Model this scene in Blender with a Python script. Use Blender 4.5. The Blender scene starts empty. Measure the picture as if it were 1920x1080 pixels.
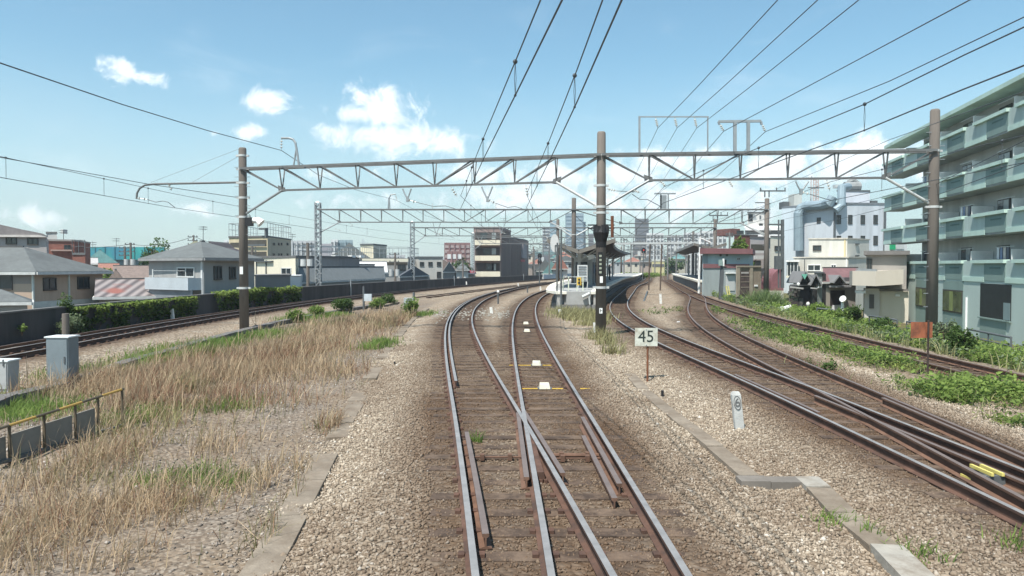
import bpy, bmesh, math, random
import numpy as np
from mathutils import Vector, Matrix

scene = bpy.context.scene
COL = scene.collection
rnd = random.Random(7)
rng = np.random.default_rng(11)
R = math.radians

# ------------------------------------------------------------------ camera
FPX, HCAM = 1400.0, 2.55                   # focal length in photo pixels (1920 wide), eye above rail top
PITCH = math.atan(41 / FPX)
cam_d = bpy.data.cameras.new('camera')
cam = bpy.data.objects.new('camera', cam_d)
COL.objects.link(cam)
cam_d.sensor_width = 36.0
cam_d.lens = 36.0 * FPX / 1920.0
cam_d.clip_start, cam_d.clip_end = 0.1, 20000
cam.location = (0, 0, HCAM)
cam.rotation_euler = (R(90) - PITCH, 0, 0)
scene.camera = cam

def ray(px, py):
    u, t = (px - 960) / FPX, (540 - py) / FPX
    c, s = math.cos(PITCH), math.sin(PITCH)
    return u, c + s * t, -s + c * t

def G(px, py, z=-0.3):                     # photo pixel -> point on the level z
    u, y, w = ray(px, py)
    k = (z - HCAM) / w
    return Vector((u * k, y * k, z))

def at(px, py, Y):                         # photo pixel -> point at distance Y
    u, y, w = ray(px, py)
    k = Y / y
    return Vector((u * k, Y, HCAM + w * k))

def zat(py, Y):
    return at(960, py, Y).z

# ------------------------------------------------------------------ world, sun, exposure
SUN_EL, SUN_AZ = R(60), R(212)             # azimuth clockwise from +Y: behind the camera, to its left
world = bpy.data.worlds.new('World')
scene.world = world
world.use_nodes = True
wt = world.node_tree
for n in list(wt.nodes):
    wt.nodes.remove(n)
wout = wt.nodes.new('ShaderNodeOutputWorld')
bg = wt.nodes.new('ShaderNodeBackground')
wt.links.new(bg.outputs[0], wout.inputs[0])
bg.inputs[1].default_value = 0.106
sky = wt.nodes.new('ShaderNodeTexSky')
sky.sky_type = 'NISHITA'
sky.sun_disc = False
sky.sun_elevation = SUN_EL
sky.sun_rotation = SUN_AZ
sky.altitude = 0
sky.air_density, sky.dust_density, sky.ozone_density = 1.0, 0.9, 0.6

def wmath(op, a, b=None, clamp=False):
    n = wt.nodes.new('ShaderNodeMath'); n.operation = op; n.use_clamp = clamp
    for i, v in enumerate((a, b)):
        if v is None: continue
        if isinstance(v, (int, float)): n.inputs[i].default_value = v
        else: wt.links.new(v, n.inputs[i])
    return n.outputs[0]

def wvec(op, a, b):
    n = wt.nodes.new('ShaderNodeVectorMath'); n.operation = op
    for i, v in enumerate((a, b)):
        if isinstance(v, tuple): n.inputs[i].default_value = v
        else: wt.links.new(v, n.inputs[i])
    return n

tc = wt.nodes.new('ShaderNodeTexCoord')
sep = wt.nodes.new('ShaderNodeSeparateXYZ')
wt.links.new(tc.outputs['Generated'], sep.inputs[0])
az = wmath('ARCTAN2', sep.outputs[0], sep.outputs[1])
el = wmath('ARCSINE', sep.outputs[2])
comb = wt.nodes.new('ShaderNodeCombineXYZ')
wt.links.new(az, comb.inputs[0]); wt.links.new(el, comb.inputs[1])

def wnoise(scale, detail, rough, vec, dist=0.0):
    n = wt.nodes.new('ShaderNodeTexNoise')
    n.inputs['Scale'].default_value = scale; n.inputs['Detail'].default_value = detail
    n.inputs['Roughness'].default_value = rough; n.inputs['Distortion'].default_value = dist
    wt.links.new(vec, n.inputs['Vector'])
    return n.outputs['Fac']

# cumulus: where each cloud stands in the sky as (azimuth, elevation, half width, half height, density), degrees
def cloud(px, py, rx, ry, dens=1.0):
    d = Vector(ray(px, py)).normalized()
    return (math.atan2(d.x, d.y), math.asin(d.z), rx / FPX, ry / FPX, dens)
CLOUDS = [cloud(715, 202, 80, 40), cloud(728, 182, 34, 24), cloud(672, 212, 40, 22), cloud(765, 200, 32, 14, .6),
          cloud(755, 262, 140, 33, .9), cloud(690, 250, 90, 20, .7), cloud(830, 266, 60, 30, .75),
          cloud(228, 134, 32, 24, .85), cloud(272, 145, 34, 15, .8), cloud(508, 193, 44, 22, .95), cloud(462, 247, 32, 12, .6),
          cloud(400, 250, 18, 9, .5), cloud(1250, 300, 95, 26, .9), cloud(1320, 292, 60, 22, .8), cloud(1180, 330, 110, 34, .85),
          cloud(1440, 322, 70, 34, .95), cloud(1490, 305, 40, 22, .9), cloud(1610, 290, 80, 36, 1.0), cloud(1680, 300, 80, 40, .9), cloud(1560, 330, 90, 34, .8),
          cloud(1050, 330, 120, 30, .75), cloud(900, 330, 120, 26, .55), cloud(990, 372, 180, 36, .8), cloud(1300, 375, 220, 40, .85),
          cloud(640, 375, 110, 16, .5), cloud(360, 388, 60, 14, .35), cloud(60, 408, 60, 16, .5), cloud(600, 330, 60, 14, .3),
          cloud(-300, 300, 160, 60, .9), cloud(2300, 200, 200, 90, .9)]
warp = wnoise(9.0, 3.0, 0.55, comb.outputs[0])
n1 = wnoise(26.0, 10.0, 0.66, comb.outputs[0], 0.5)
cur = None
for (a0, e0, ra, re, dens) in CLOUDS:
    v = wvec('SUBTRACT', comb.outputs[0], (a0, e0, 0)).outputs[0]
    v = wvec('MULTIPLY', v, (1 / ra, 1 / re, 0)).outputs[0]
    ln = wt.nodes.new('ShaderNodeVectorMath'); ln.operation = 'LENGTH'
    wt.links.new(v, ln.inputs[0])
    f = wmath('MULTIPLY', wmath('SUBTRACT', 1.15, ln.outputs['Value']), dens)
    cur = f if cur is None else wmath('SMOOTH_MAX', cur, f)
    if cur.node.operation == 'SMOOTH_MAX': cur.node.inputs[2].default_value = 0.12
puff = wmath('ADD', cur, wmath('MULTIPLY', wmath('SUBTRACT', n1, 0.5), 2.9))
mr = wt.nodes.new('ShaderNodeMapRange'); mr.interpolation_type = 'SMOOTHSTEP'
wt.links.new(puff, mr.inputs['Value'])
mr.inputs['From Min'].default_value = 0.0; mr.inputs['From Max'].default_value = 0.85
wv = wt.nodes.new('ShaderNodeVectorMath'); wv.operation = 'MULTIPLY'; wt.links.new(comb.outputs[0], wv.inputs[0]); wv.inputs[1].default_value = (1, 3.2, 1)
wisp = wt.nodes.new('ShaderNodeMapRange'); wisp.interpolation_type = 'SMOOTHSTEP'
wt.links.new(wnoise(4.5, 9.0, 0.62, wv.outputs[0], 0.6), wisp.inputs['Value'])
wisp.inputs['From Min'].default_value = 0.52; wisp.inputs['From Max'].default_value = 0.80
wisp.inputs['To Max'].default_value = 0.16
cloud_mask = wmath('MAXIMUM', mr.outputs['Result'], wisp.outputs['Result'])
# thin milky veil low in the sky
hz = wt.nodes.new('ShaderNodeMapRange'); hz.interpolation_type = 'SMOOTHSTEP'
wt.links.new(el, hz.inputs['Value'])
hz.inputs['From Min'].default_value = R(16); hz.inputs['From Max'].default_value = R(0)
hz.inputs['To Min'].default_value = 0.0; hz.inputs['To Max'].default_value = 0.62
veil = wmath('MULTIPLY', hz.outputs['Result'], wmath('ADD', 0.55, wmath('MULTIPLY', warp, 0.8)), True)
tint = wt.nodes.new('ShaderNodeMix'); tint.data_type = 'RGBA'; tint.blend_type = 'MULTIPLY'
tint.inputs[0].default_value = 1.0
wt.links.new(sky.outputs[0], tint.inputs[6]); tint.inputs[7].default_value = (0.84, 1.13, 1.08, 1)
mx1 = wt.nodes.new('ShaderNodeMix'); mx1.data_type = 'RGBA'
wt.links.new(veil, mx1.inputs[0]); wt.links.new(tint.outputs[2], mx1.inputs[6])
mx1.inputs[7].default_value = (4.9, 5.55, 5.75, 1)
mx2 = wt.nodes.new('ShaderNodeMix'); mx2.data_type = 'RGBA'
wt.links.new(wmath('MULTIPLY', cloud_mask, 0.93, True), mx2.inputs[0]); wt.links.new(mx1.outputs[2], mx2.inputs[6])
ccol = wt.nodes.new('ShaderNodeMix'); ccol.data_type = 'RGBA'
n2 = wnoise(16.0, 5.0, 0.6, comb.outputs[0])
wt.links.new(wmath('MULTIPLY_ADD', n2, 2.2, True), ccol.inputs[0])
ccol.inputs[0].links[0].from_node.inputs[2].default_value = -0.6
ccol.inputs[6].default_value = (6.2, 7.0, 7.4, 1); ccol.inputs[7].default_value = (10.0, 10.2, 10.2, 1)
wt.links.new(ccol.outputs[2], mx2.inputs[7])
wt.links.new(mx2.outputs[2], bg.inputs[0])

sun_d = bpy.data.lights.new('sun', 'SUN')
sun_d.energy = 4.6; sun_d.angle = R(0.55); sun_d.color = (1.0, 0.95, 0.87)
sun = bpy.data.objects.new('sun', sun_d)
COL.objects.link(sun)
sd = Vector((math.sin(SUN_AZ) * math.cos(SUN_EL), math.cos(SUN_AZ) * math.cos(SUN_EL), math.sin(SUN_EL)))
sun.rotation_euler = sd.to_track_quat('Z', 'Y').to_euler()
sun.location = (-20, -30, 60)
scene.view_settings.view_transform = 'Standard'
scene.view_settings.look = 'None'
scene.view_settings.exposure = 0.64
scene.view_settings.gamma = 1
scene.view_settings.use_curve_mapping = False
scene.cycles.max_bounces = 6
scene.cycles.transparent_max_bounces = 12

# ------------------------------------------------------------------ materials
MATS = {}
def M(name, rgb, rough=0.75, var=0.18, scale=2.0, metal=0.0, bump=0.0, streak=False, alt=None, alt_amt=0.5, alt_scale=0.6, spec=0.35, attr=None):
    """noise-varied surface; alt = second colour in patches (rust, dirt, moss)"""
    if name in MATS: return MATS[name]
    m = bpy.data.materials.new(name); m.use_nodes = True
    nt = m.node_tree; b = nt.nodes['Principled BSDF']
    b.inputs['Roughness'].default_value = rough; b.inputs['Metallic'].default_value = metal
    b.inputs['Specular IOR Level'].default_value = spec
    t = nt.nodes.new('ShaderNodeTexCoord')
    mp = nt.nodes.new('ShaderNodeMapping'); nt.links.new(t.outputs['Object'], mp.inputs[0])
    if streak: mp.inputs['Scale'].default_value = (1, 1, 0.12)
    n = nt.nodes.new('ShaderNodeTexNoise'); n.inputs['Scale'].default_value = scale
    n.inputs['Detail'].default_value = 6; n.inputs['Roughness'].default_value = 0.65
    nt.links.new(mp.outputs[0], n.inputs['Vector'])
    ramp = nt.nodes.new('ShaderNodeValToRGB')
    lo = [c * (1 - var) for c in rgb]; hi = [min(1, c * (1 + var)) for c in rgb]
    ramp.color_ramp.elements[0].position = 0.3; ramp.color_ramp.elements[1].position = 0.7
    ramp.color_ramp.elements[0].color = (*lo, 1); ramp.color_ramp.elements[1].color = (*hi, 1)
    if attr:
        a = nt.nodes.new('ShaderNodeAttribute'); a.attribute_name = attr
        nt.links.new(a.outputs['Fac'], ramp.inputs[0])
        ramp.color_ramp.elements[0].position = 0.0; ramp.color_ramp.elements[1].position = 1.0
    else:
        nt.links.new(n.outputs['Fac'], ramp.inputs[0])
    out = ramp.outputs[0]
    if alt:
        n2 = nt.nodes.new('ShaderNodeTexNoise'); n2.inputs['Scale'].default_value = alt_scale
        n2.inputs['Detail'].default_value = 8; n2.inputs['Roughness'].default_value = 0.7
        nt.links.new(mp.outputs[0], n2.inputs['Vector'])
        r2 = nt.nodes.new('ShaderNodeMapRange'); r2.inputs['From Min'].default_value = 0.62 - 0.3 * alt_amt
        r2.inputs['From Max'].default_value = 0.85 - 0.3 * alt_amt
        nt.links.new(n2.outputs['Fac'], r2.inputs['Value'])
        mx = nt.nodes.new('ShaderNodeMix'); mx.data_type = 'RGBA'
        nt.links.new(r2.outputs['Result'], mx.inputs[0]); nt.links.new(out, mx.inputs[6])
        mx.inputs[7].default_value = (*alt, 1)
        out = mx.outputs[2]
    nt.links.new(out, b.inputs['Base Color'])
    if bump:
        bp = nt.nodes.new('ShaderNodeBump'); bp.inputs['Strength'].default_value = min(1, bump); bp.inputs['Distance'].default_value = 0.02
        n3 = nt.nodes.new('ShaderNodeTexNoise'); n3.inputs['Scale'].default_value = scale * 12
        nt.links.new(t.outputs['Object'], n3.inputs['Vector'])
        nt.links.new(n3.outputs['Fac'], bp.inputs['Height']); nt.links.new(bp.outputs[0], b.inputs['Normal'])
    MATS[name] = m
    return m

def leafmat(name, lo, hi, trans=0.35):
    if name in MATS: return MATS[name]
    m = bpy.data.materials.new(name); m.use_nodes = True
    nt = m.node_tree; b = nt.nodes['Principled BSDF']
    b.inputs['Roughness'].default_value = 0.65; b.inputs['Specular IOR Level'].default_value = 0.2
    a = nt.nodes.new('ShaderNodeAttribute'); a.attribute_name = 'rnd'
    ramp = nt.nodes.new('ShaderNodeValToRGB')
    ramp.color_ramp.elements[0].color = (*lo, 1); ramp.color_ramp.elements[1].color = (*hi, 1)
    nt.links.new(a.outputs['Fac'], ramp.inputs[0]); nt.links.new(ramp.outputs[0], b.inputs['Base Color'])
    tr = nt.nodes.new('ShaderNodeBsdfTranslucent'); nt.links.new(ramp.outputs[0], tr.inputs[0])
    mx = nt.nodes.new('ShaderNodeMixShader'); mx.inputs[0].default_value = trans
    nt.links.new(b.outputs[0], mx.inputs[1]); nt.links.new(tr.outputs[0], mx.inputs[2])
    nt.links.new(mx.outputs[0], nt.nodes['Material Output'].inputs[0])
    MATS[name] = m
    return m

concrete = M('pole_concrete', (.165, .142, .124), .85, .25, 1.6, streak=True, alt=(.08, .068, .06), alt_amt=.4)
galv = M('galvanised_steel', (.30, .32, .33), .5, .15, 3, metal=.35)
galv_light = M('bright_galvanised', (.50, .51, .50), .5, .1, 3, metal=.1)
steel_dark = M('dark_painted_steel', (.10, .11, .115), .6, .2, 4)
truss_m = M('truss_grey_paint', (.135, .138, .138), .55, .18, 2.5)
black_m = M('black_plastic', (.02, .02, .022), .5, .3, 5)
wire_m = M('wire_dark', (.07, .08, .09), .5, .2, 1)
insul = M('insulator_porcelain', (.55, .55, .52), .3, .1, 5)
white_p = M('white_paint', (.78, .78, .76), .6, .06, 3)
cream_p = M('cream_plastic', (.66, .62, .50), .5, .06, 3)
rust_m = M('rust', (.19, .075, .038), .9, .35, 6, alt=(.07, .035, .025), alt_amt=.5, alt_scale=3)
railside = M('rail_side', (.105, .058, .042), .85, .35, 3, alt=(.05, .035, .03), alt_amt=.5, alt_scale=2)
railrust = M('rail_side_rusty', (.145, .082, .056), .9, .3, 3, alt=(.07, .042, .032), alt_amt=.4, alt_scale=2)
railtop = M('rail_head', (.31, .295, .285), .48, .2, 4, metal=.35)
railtop_b = M('rail_head_brown', (.22, .17, .15), .5, .15, 4, metal=.4)
wood_m = M('sleeper_wood', (.082, .056, .041), .95, .45, 5, bump=.6, alt=(.17, .12, .085), alt_amt=.55, alt_scale=2.5)
conc_sl = M('trough_concrete', (.235, .195, .152), .92, .25, 3, bump=.4, alt=(.15, .115, .083), alt_amt=.65, alt_scale=1.2)
conc_pale = M('trough_pale', (.33, .305, .265), .9, .2, 3, bump=.3, alt=(.20, .165, .13), alt_amt=.5, alt_scale=2.5)
glass = M('window_glass', (.035, .045, .05), .12, .5, .7, spec=.6)
glass_l = M('window_curtain', (.28, .31, .31), .25, .3, .8, spec=.5)
alu_d = M('window_frame_dark', (.06, .055, .05), .5, .2, 3)
alu_l = M('window_frame_light', (.55, .56, .55), .5, .1, 3)
yellow_p = M('yellow_paint', (.62, .40, .06), .6, .15, 4)

# ------------------------------------------------------------------ mesh builder
class MB:
    def __init__(s): s.v = []; s.f = []; s.m = []
    def add(s, vs, fs, mi=0):
        o = len(s.v); s.v += [tuple(p) for p in vs]
        s.f += [tuple(i + o for i in f) for f in fs]; s.m += [mi] * len(fs)
        return s
    def hexa(s, b, t, mi=0):                # four bottom points, four top points, both counter-clockwise from above
        return s.add(list(b) + list(t), [(3, 2, 1, 0), (4, 5, 6, 7), (0, 1, 5, 4), (1, 2, 6, 5), (2, 3, 7, 6), (3, 0, 4, 7)], mi)
    def box(s, x0, y0, z0, x1, y1, z1, mi=0):
        return s.hexa([(x0, y0, z0), (x1, y0, z0), (x1, y1, z0), (x0, y1, z0)], [(x0, y0, z1), (x1, y0, z1), (x1, y1, z1), (x0, y1, z1)], mi)
    def bar(s, p, q, w, h=None, mi=0, up=(0, 0, 1)):   # rectangular bar from p to q
        p, q = Vector(p), Vector(q); h = h or w
        d = (q - p).normalized(); up = Vector(up)
        if abs(d.dot(up)) > .97: up = Vector((0, 1, 0))
        sx = d.cross(up).normalized() * (w / 2); uz = sx.cross(d).normalized() * (h / 2)
        return s.hexa([p - sx - uz, p + sx - uz, q + sx - uz, q - sx - uz], [p - sx + uz, p + sx + uz, q + sx + uz, q - sx + uz], mi)
    def tube(s, pts, r, n=8, mi=0, cap=True):
        pts = [Vector(p) for p in pts]; k = len(pts)
        rr = r if isinstance(r, (list, tuple)) else [r] * k
        vs = []; ref = None
        for i, p in enumerate(pts):
            d = (pts[min(i + 1, k - 1)] - pts[max(i - 1, 0)]).normalized()
            if ref is None: ref = d.cross(Vector((0, 0, 1))) if abs(d.z) < .9 else d.cross(Vector((0, 1, 0)))
            a = (ref - d * ref.dot(d)).normalized(); ref = a; b = d.cross(a)
            for j in range(n):
                t = 2 * math.pi * j / n
                vs.append(p + (a * math.cos(t) + b * math.sin(t)) * rr[i])
        fs = [(i * n + j, i * n + (j + 1) % n, (i + 1) * n + (j + 1) % n, (i + 1) * n + j) for i in range(k - 1) for j in range(n)]
        if cap: fs += [tuple(range(n))[::-1], tuple(range((k - 1) * n, k * n))]
        return s.add(vs, fs, mi)
    def ball(s, c, r, n=8, mi=0, sz=1.0):
        c = Vector(c)
        return s.tube([c + Vector((0, 0, -r * sz * math.cos(math.pi * i / 6))) for i in range(7)], [max(.001, r * math.sin(math.pi * i / 6)) for i in range(7)], n, mi)
    def prism(s, poly, vec, mi=0):           # polygon of 3D points extruded along vec
        n = len(poly); vec = Vector(vec); a = [Vector(p) for p in poly]
        return s.add(a + [p + vec for p in a], [tuple(range(n))[::-1], tuple(range(n, 2 * n))] + [(i, (i + 1) % n, n + (i + 1) % n, n + i) for i in range(n)], mi)
    def build(s, name, mat, parent=None, smooth=False):
        me = bpy.data.meshes.new(name)
        o = Vector(origin(parent)) if parent is not None else Vector((0, 0, 0))
        me.from_pydata([(p[0] - o.x, p[1] - o.y, p[2] - o.z) for p in s.v], [], s.f)
        for m_ in (mat if isinstance(mat, (list, tuple)) else [mat]): me.materials.append(m_)
        if any(s.m): me.polygons.foreach_set('material_index', s.m)
        if smooth: me.polygons.foreach_set('use_smooth', [True] * len(s.f))
        bm = bmesh.new(); bm.from_mesh(me); bmesh.ops.recalc_face_normals(bm, faces=bm.faces); bm.to_mesh(me); bm.free()
        ob = bpy.data.objects.new(name, me); COL.objects.link(ob)
        if parent is not None: ob.parent = parent; ORG[ob.name] = tuple(o)
        return ob
ORG = {}
def origin(o): return ORG.get(o.name, (0, 0, 0))
def tag(o, label=None, cat=None, group=None, kind=None):
    if label: o['label'] = label
    if cat: o['category'] = cat
    if group: o['group'] = group
    if kind: o['kind'] = kind
    return o
def thing(name, label, cat, loc=(0, 0, 0), group=None):
    o = bpy.data.objects.new(name, None); COL.objects.link(o)
    o.location = loc; o.empty_display_size = .2; ORG[o.name] = tuple(loc)
    return tag(o, label, cat, group)
def part(name, mat, parent, fn, smooth=False):
    mb = MB(); fn(mb); return mb.build(name, mat, parent, smooth)
def solo(name, label, cat, mat, fn, group=None, smooth=False):  # a thing that is one mesh, its origin at its lowest point's centre
    mb = MB(); fn(mb)
    a = np.array(mb.v); c = ((a[:, 0].min() + a[:, 0].max()) / 2, (a[:, 1].min() + a[:, 1].max()) / 2, a[:, 2].min())
    mb.v = [(p[0] - c[0], p[1] - c[1], p[2] - c[2]) for p in mb.v]
    o = mb.build(name, mat, None, smooth); o.location = c
    return tag(o, label, cat, group)
def copy_tree(o, parent=None, loc=None):
    c = o.copy(); COL.objects.link(c); c.parent = parent
    if loc is not None: c.location = loc
    for ch in o.children: copy_tree(ch, c)
    return c
def text(s, size, mat, parent, loc, rot, name='lettering', ext=.003, sx=1.0, bold=0.0):
    cu = bpy.data.curves.new('lettering_curve', 'FONT'); cu.body = s; cu.size = size; cu.extrude = ext; cu.offset = bold
    cu.align_x = 'CENTER'; cu.align_y = 'CENTER'
    tmp = bpy.data.objects.new('lettering_curve', cu); COL.objects.link(tmp)
    bpy.context.view_layer.update()
    me = bpy.data.meshes.new_from_object(tmp.evaluated_get(bpy.context.evaluated_depsgraph_get()))
    bpy.data.objects.remove(tmp)
    ob = bpy.data.objects.new(name, me); COL.objects.link(ob)
    me.materials.clear(); me.materials.append(mat)
    o = Vector(origin(parent)); ob.parent = parent; ob.location = Vector(loc) - o; ob.rotation_euler = rot; ob.scale = (sx, 1, 1)
    return ob

# ------------------------------------------------------------------ track alignments: X of the centre line by distance Y
ALIGN = {
 'A': [(1, .80), (3, .58), (5, .37), (7, .18), (9, -.02), (11, -.23), (13, -.44), (15, -.66), (17, -.88), (20, -1.19), (23, -1.49), (26, -1.77), (30, -2.11), (34, -2.39), (38, -2.60), (42, -2.74), (46, -2.81), (50, -2.80), (55, -2.69), (60, -2.45), (66, -2.03), (72, -1.47), (80, -.52), (90, .92), (100, 2.59), (110, 4.48), (120, 6.65), (140, 11), (170, 18), (220, 30.5), (300, 52)],
 'B': [(1, .95), (3, .93), (5, .91), (7, .88), (9, .84), (11, .81), (13, .77), (15, .73), (17, .70), (20, .65), (23, .62), (26, .59), (30, .58), (34, .60), (38, .66), (42, .75), (46, .89), (50, 1.07), (55, 1.37), (60, 1.74), (66, 2.30), (72, 3.00), (80, 4.16), (90, 5.9), (100, 7.9), (120, 12.4), (150, 19.5), (200, 31), (300, 56)],
 'C': [(1, 5.86), (5, 5.86), (9, 5.85), (13, 5.80), (17, 5.72), (20, 5.61), (23, 5.50), (26, 5.43), (30, 5.42), (34, 5.53), (38, 5.77), (42, 6.13), (46, 6.60), (50, 7.16), (55, 7.97), (60, 8.86), (66, 9.98), (72, 11.11), (80, 12.6), (90, 14.48), (100, 16.51), (110, 18.88), (120, 21.2), (135, 24.3), (150, 27.3), (200, 37), (300, 60)],
 'D': [(1, 5.90), (4, 5.92), (7, 6.08), (9, 6.30), (11, 6.50), (13, 6.67), (15, 6.84), (17, 7.00), (20, 7.25), (23, 7.52), (26, 7.83), (30, 8.33), (34, 8.95), (38, 9.67), (42, 10.5), (46, 11.43), (50, 12.42), (55, 13.69), (60, 14.93), (66, 16.2)],
 'E': [(1, 11.1), (9, 11.18), (15, 11.34), (20, 11.54), (26, 11.84), (30, 12.1), (34, 12.39), (38, 12.73), (42, 13.12), (46, 13.54), (50, 14.01), (55, 14.65), (60, 15.35), (66, 16.26), (72, 17.22), (80, 18.57), (90, 20.4), (100, 22.1), (120, 25.6), (135, 28.1), (150, 31), (200, 41), (300, 64)],
 'L': [(1, -14.3), (10, -14.6), (20, -14.9), (26, -15.12), (30, -15.2), (34, -15.2), (38, -15.13), (42, -14.98), (46, -14.76), (50, -14.47), (55, -14.02), (60, -13.48), (66, -12.71), (72, -11.82), (80, -10.47), (90, -8.52), (100, -6.33), (110, -3.9), (120, -1.28), (135, 3.01), (150, 7.67), (200, 21.5), (300, 46)],
 'M': [(62, -8.4), (66, -7.4), (72, -6.1), (80, -4.45), (90, -2.3), (100, 0.0), (110, 2.2), (118, 4.2), (126, 6.4)],
}
def dense(tab, step=.5):
    """Catmull-Rom through the table, sampled on a regular Y grid"""
    ys = np.array([a for a, _ in tab], float); xs = np.array([b for _, b in tab], float)
    m = np.gradient(xs, ys)
    Y = np.arange(ys[0], ys[-1] + 1e-6, step)
    i = np.clip(np.searchsorted(ys, Y, side='right') - 1, 0, len(ys) - 2)
    h = ys[i + 1] - ys[i]; t = (Y - ys[i]) / h
    X = (2*t**3-3*t**2+1)*xs[i] + (t**3-2*t**2+t)*h*m[i] + (-2*t**3+3*t**2)*xs[i+1] + (t**3-t**2)*h*m[i+1]
    k = np.ones(9) / 9
    Xs = np.convolve(np.pad(X, 4, mode='reflect', reflect_type='odd'), k, 'valid')
    return Y, Xs
LINE = {k: dense(t) for k, t in ALIGN.items()}
def cx(k, y): return float(np.interp(y, *LINE[k]))
def cslope(k, y): return (cx(k, y + .6) - cx(k, y - .6)) / 1.2
def wallx(y): return cx('L', y) - 2.95

GAUGE2 = .5335 + .0325                     # rail centre from track centre
PROF = [(-.0325, 0), (.0325, 0), (.0325, -.03), (.009, -.045), (.009, -.125), (.0625, -.142), (.0625, -.153), (-.0625, -.153), (-.0625, -.142), (-.009, -.125), (-.009, -.045), (-.0325, -.03)]
def sweep_rail(mb, k, off, y0, y1, dz=0.0, flare=0.0, prof=PROF):
    ys = []; y = y0
    while y < y1: ys.append(y); y += .8 if y < 40 else (2.0 if y < 120 else 5.0)
    ys.append(y1); vs = []; n = len(prof)
    for i, y in enumerate(ys):
        sl = cslope(k, y); nx, ny = 1 / math.hypot(1, sl), -sl / math.hypot(1, sl)
        o = off
        if flare and (i == 0 or i == len(ys) - 1): o += flare
        c = (cx(k, y) + nx * o, y + ny * o)
        for (px, pz) in prof: vs.append((c[0] + nx * px, c[1] + ny * px, pz + dz))
    fs = []; ms = []
    for i in range(len(ys) - 1):
        for j in range(n):
            fs.append((i * n + j, i * n + (j + 1) % n, (i + 1) * n + (j + 1) % n, (i + 1) * n + j)); ms.append(0 if j == 0 else 1)
    fs += [tuple(range(n)), tuple(range((len(ys) - 1) * n, len(ys) * n))]; ms += [1, 1]
    o = len(mb.v); mb.v += vs; mb.f += [tuple(a + o for a in f) for f in fs]; mb.m += ms

def sleeper_box(mb, k, y, half_l, half_r, w=.21, z1=-.155, chairs=True):
    sl = cslope(k, y); d = Vector((1, -sl, 0)).normalized(); q = Vector((sl, 1, 0)).normalized()
    c = Vector((cx(k, y), y, 0)); j = rnd.uniform(-.012, .008)
    a, b = c - d * half_l, c + d * half_r
    pts = [a - q * w / 2, b - q * w / 2, b + q * w / 2, a + q * w / 2]
    mb.hexa([p + Vector((0, 0, -.27)) for p in pts], [p + Vector((0, 0, z1 + j)) for p in pts])
    if chairs:
        for o in (-.66, -.47, .47, .66):
            e = c + d * o
            pp = [e - d * .055 - q * .06, e + d * .055 - q * .06, e + d * .055 + q * .06, e - d * .055 + q * .06]
            mb.hexa([p + Vector((0, 0, z1 - .02)) for p in pp], [p + Vector((0, 0, z1 + .035)) for p in pp], 1)

def track(k, label, y0, y1, ys0, ys1, rusty=False, dz=0.0, sleepers=True):
    base = (cx(k, y0), y0, -.3)
    t = thing('railway_track', label, 'railway track', base)
    side = railrust if rusty else railside; top = railtop_b if rusty else railtop
    for o in (-GAUGE2, GAUGE2):
        mb = MB(); sweep_rail(mb, k, o, y0, y1, dz); mb.build('rail', [top, side], t)
    if sleepers:
        y = ys0; i = 0; far = MB()
        while y < ys1:
            if i < 70:
                mb = MB(); sleeper_box(mb, k, y, 1.05 + rnd.uniform(-.05, .05), 1.05 + rnd.uniform(-.05, .05)); mb.build('sleeper', [wood_m, railside], t)
            else: sleeper_box(far, k, y, 1.05, 1.05, chairs=False)
            y += rnd.uniform(.57, .63); i += 1
        if far.v: tag(far.build('sleepers_beyond', [wood_m, railside], t), kind='stuff')
    return t

tA = track('A', 'left-hand shiny track that crosses the other rails in front and curves off past the platform', 1.5, 260, 22.6, 150)
tB = track('B', 'track straight ahead with white transponder boxes between its rails, curving right to the platform', 1.5, 240, 22.9, 150, dz=-.003)
tC = track('C', 'brown-sided track right of the speed sign, bending behind the platform to the right', 1.5, 240, 18.0, 150)
tD = track('D', 'rusty turnout branch between the two right-hand tracks', 1.5, 66, 18.3, 50, rusty=True, dz=-.004)
tE = track('E', 'rusty track furthest right beside the green weeds and the apartment block', 4, 240, 8, 150, rusty=True)
tL = track('L', 'track furthest left running along the dark concrete wall', 6, 240, 14, 140)
tM = track('M', 'half buried rusty siding between the wall track and the curving left track', 64, 126, 66, 66, rusty=True, dz=-.11, sleepers=False)
# turnout timbers shared by two crossing tracks
y = 2.2
while y < 22.4:
    mb = MB(); l, r_ = cx('A', y) - .95 + rnd.uniform(-.12, .04), cx('B', y) + .95 + rnd.uniform(-.04, .16)
    mb.box(l, y - .115, -.29, r_, y + .115, -.155 + rnd.uniform(-.012, .006))
    for k in ('A', 'B'):
        for o in (-.66, -.47, .47, .66): mb.box(cx(k, y) + o - .03, y - .05, -.17, cx(k, y) + o + .03, y + .05, -.125, 1)
    mb.build('sleeper', [wood_m, railside], tA); y += rnd.uniform(.56, .63)
y = 4.0
while y < 17.8:
    mb = MB(); l, r_ = cx('C', y) - .95 + rnd.uniform(-.1, .05), cx('D', y) + .95 + rnd.uniform(-.05, .15)
    mb.box(l, y - .115, -.29, r_, y + .115, -.155 + rnd.uniform(-.012, .006)); mb.build('sleeper', wood_m, tC); y += rnd.uniform(.56, .63)
y = 50.5
while y < 65:
    mb = MB(); mb.box(cx('D', y) - 1.0, y - .1, -.27, cx('E', y) + 1.05, y + .1, -.157); mb.build('sleeper', wood_m, tE); y += .62
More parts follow.
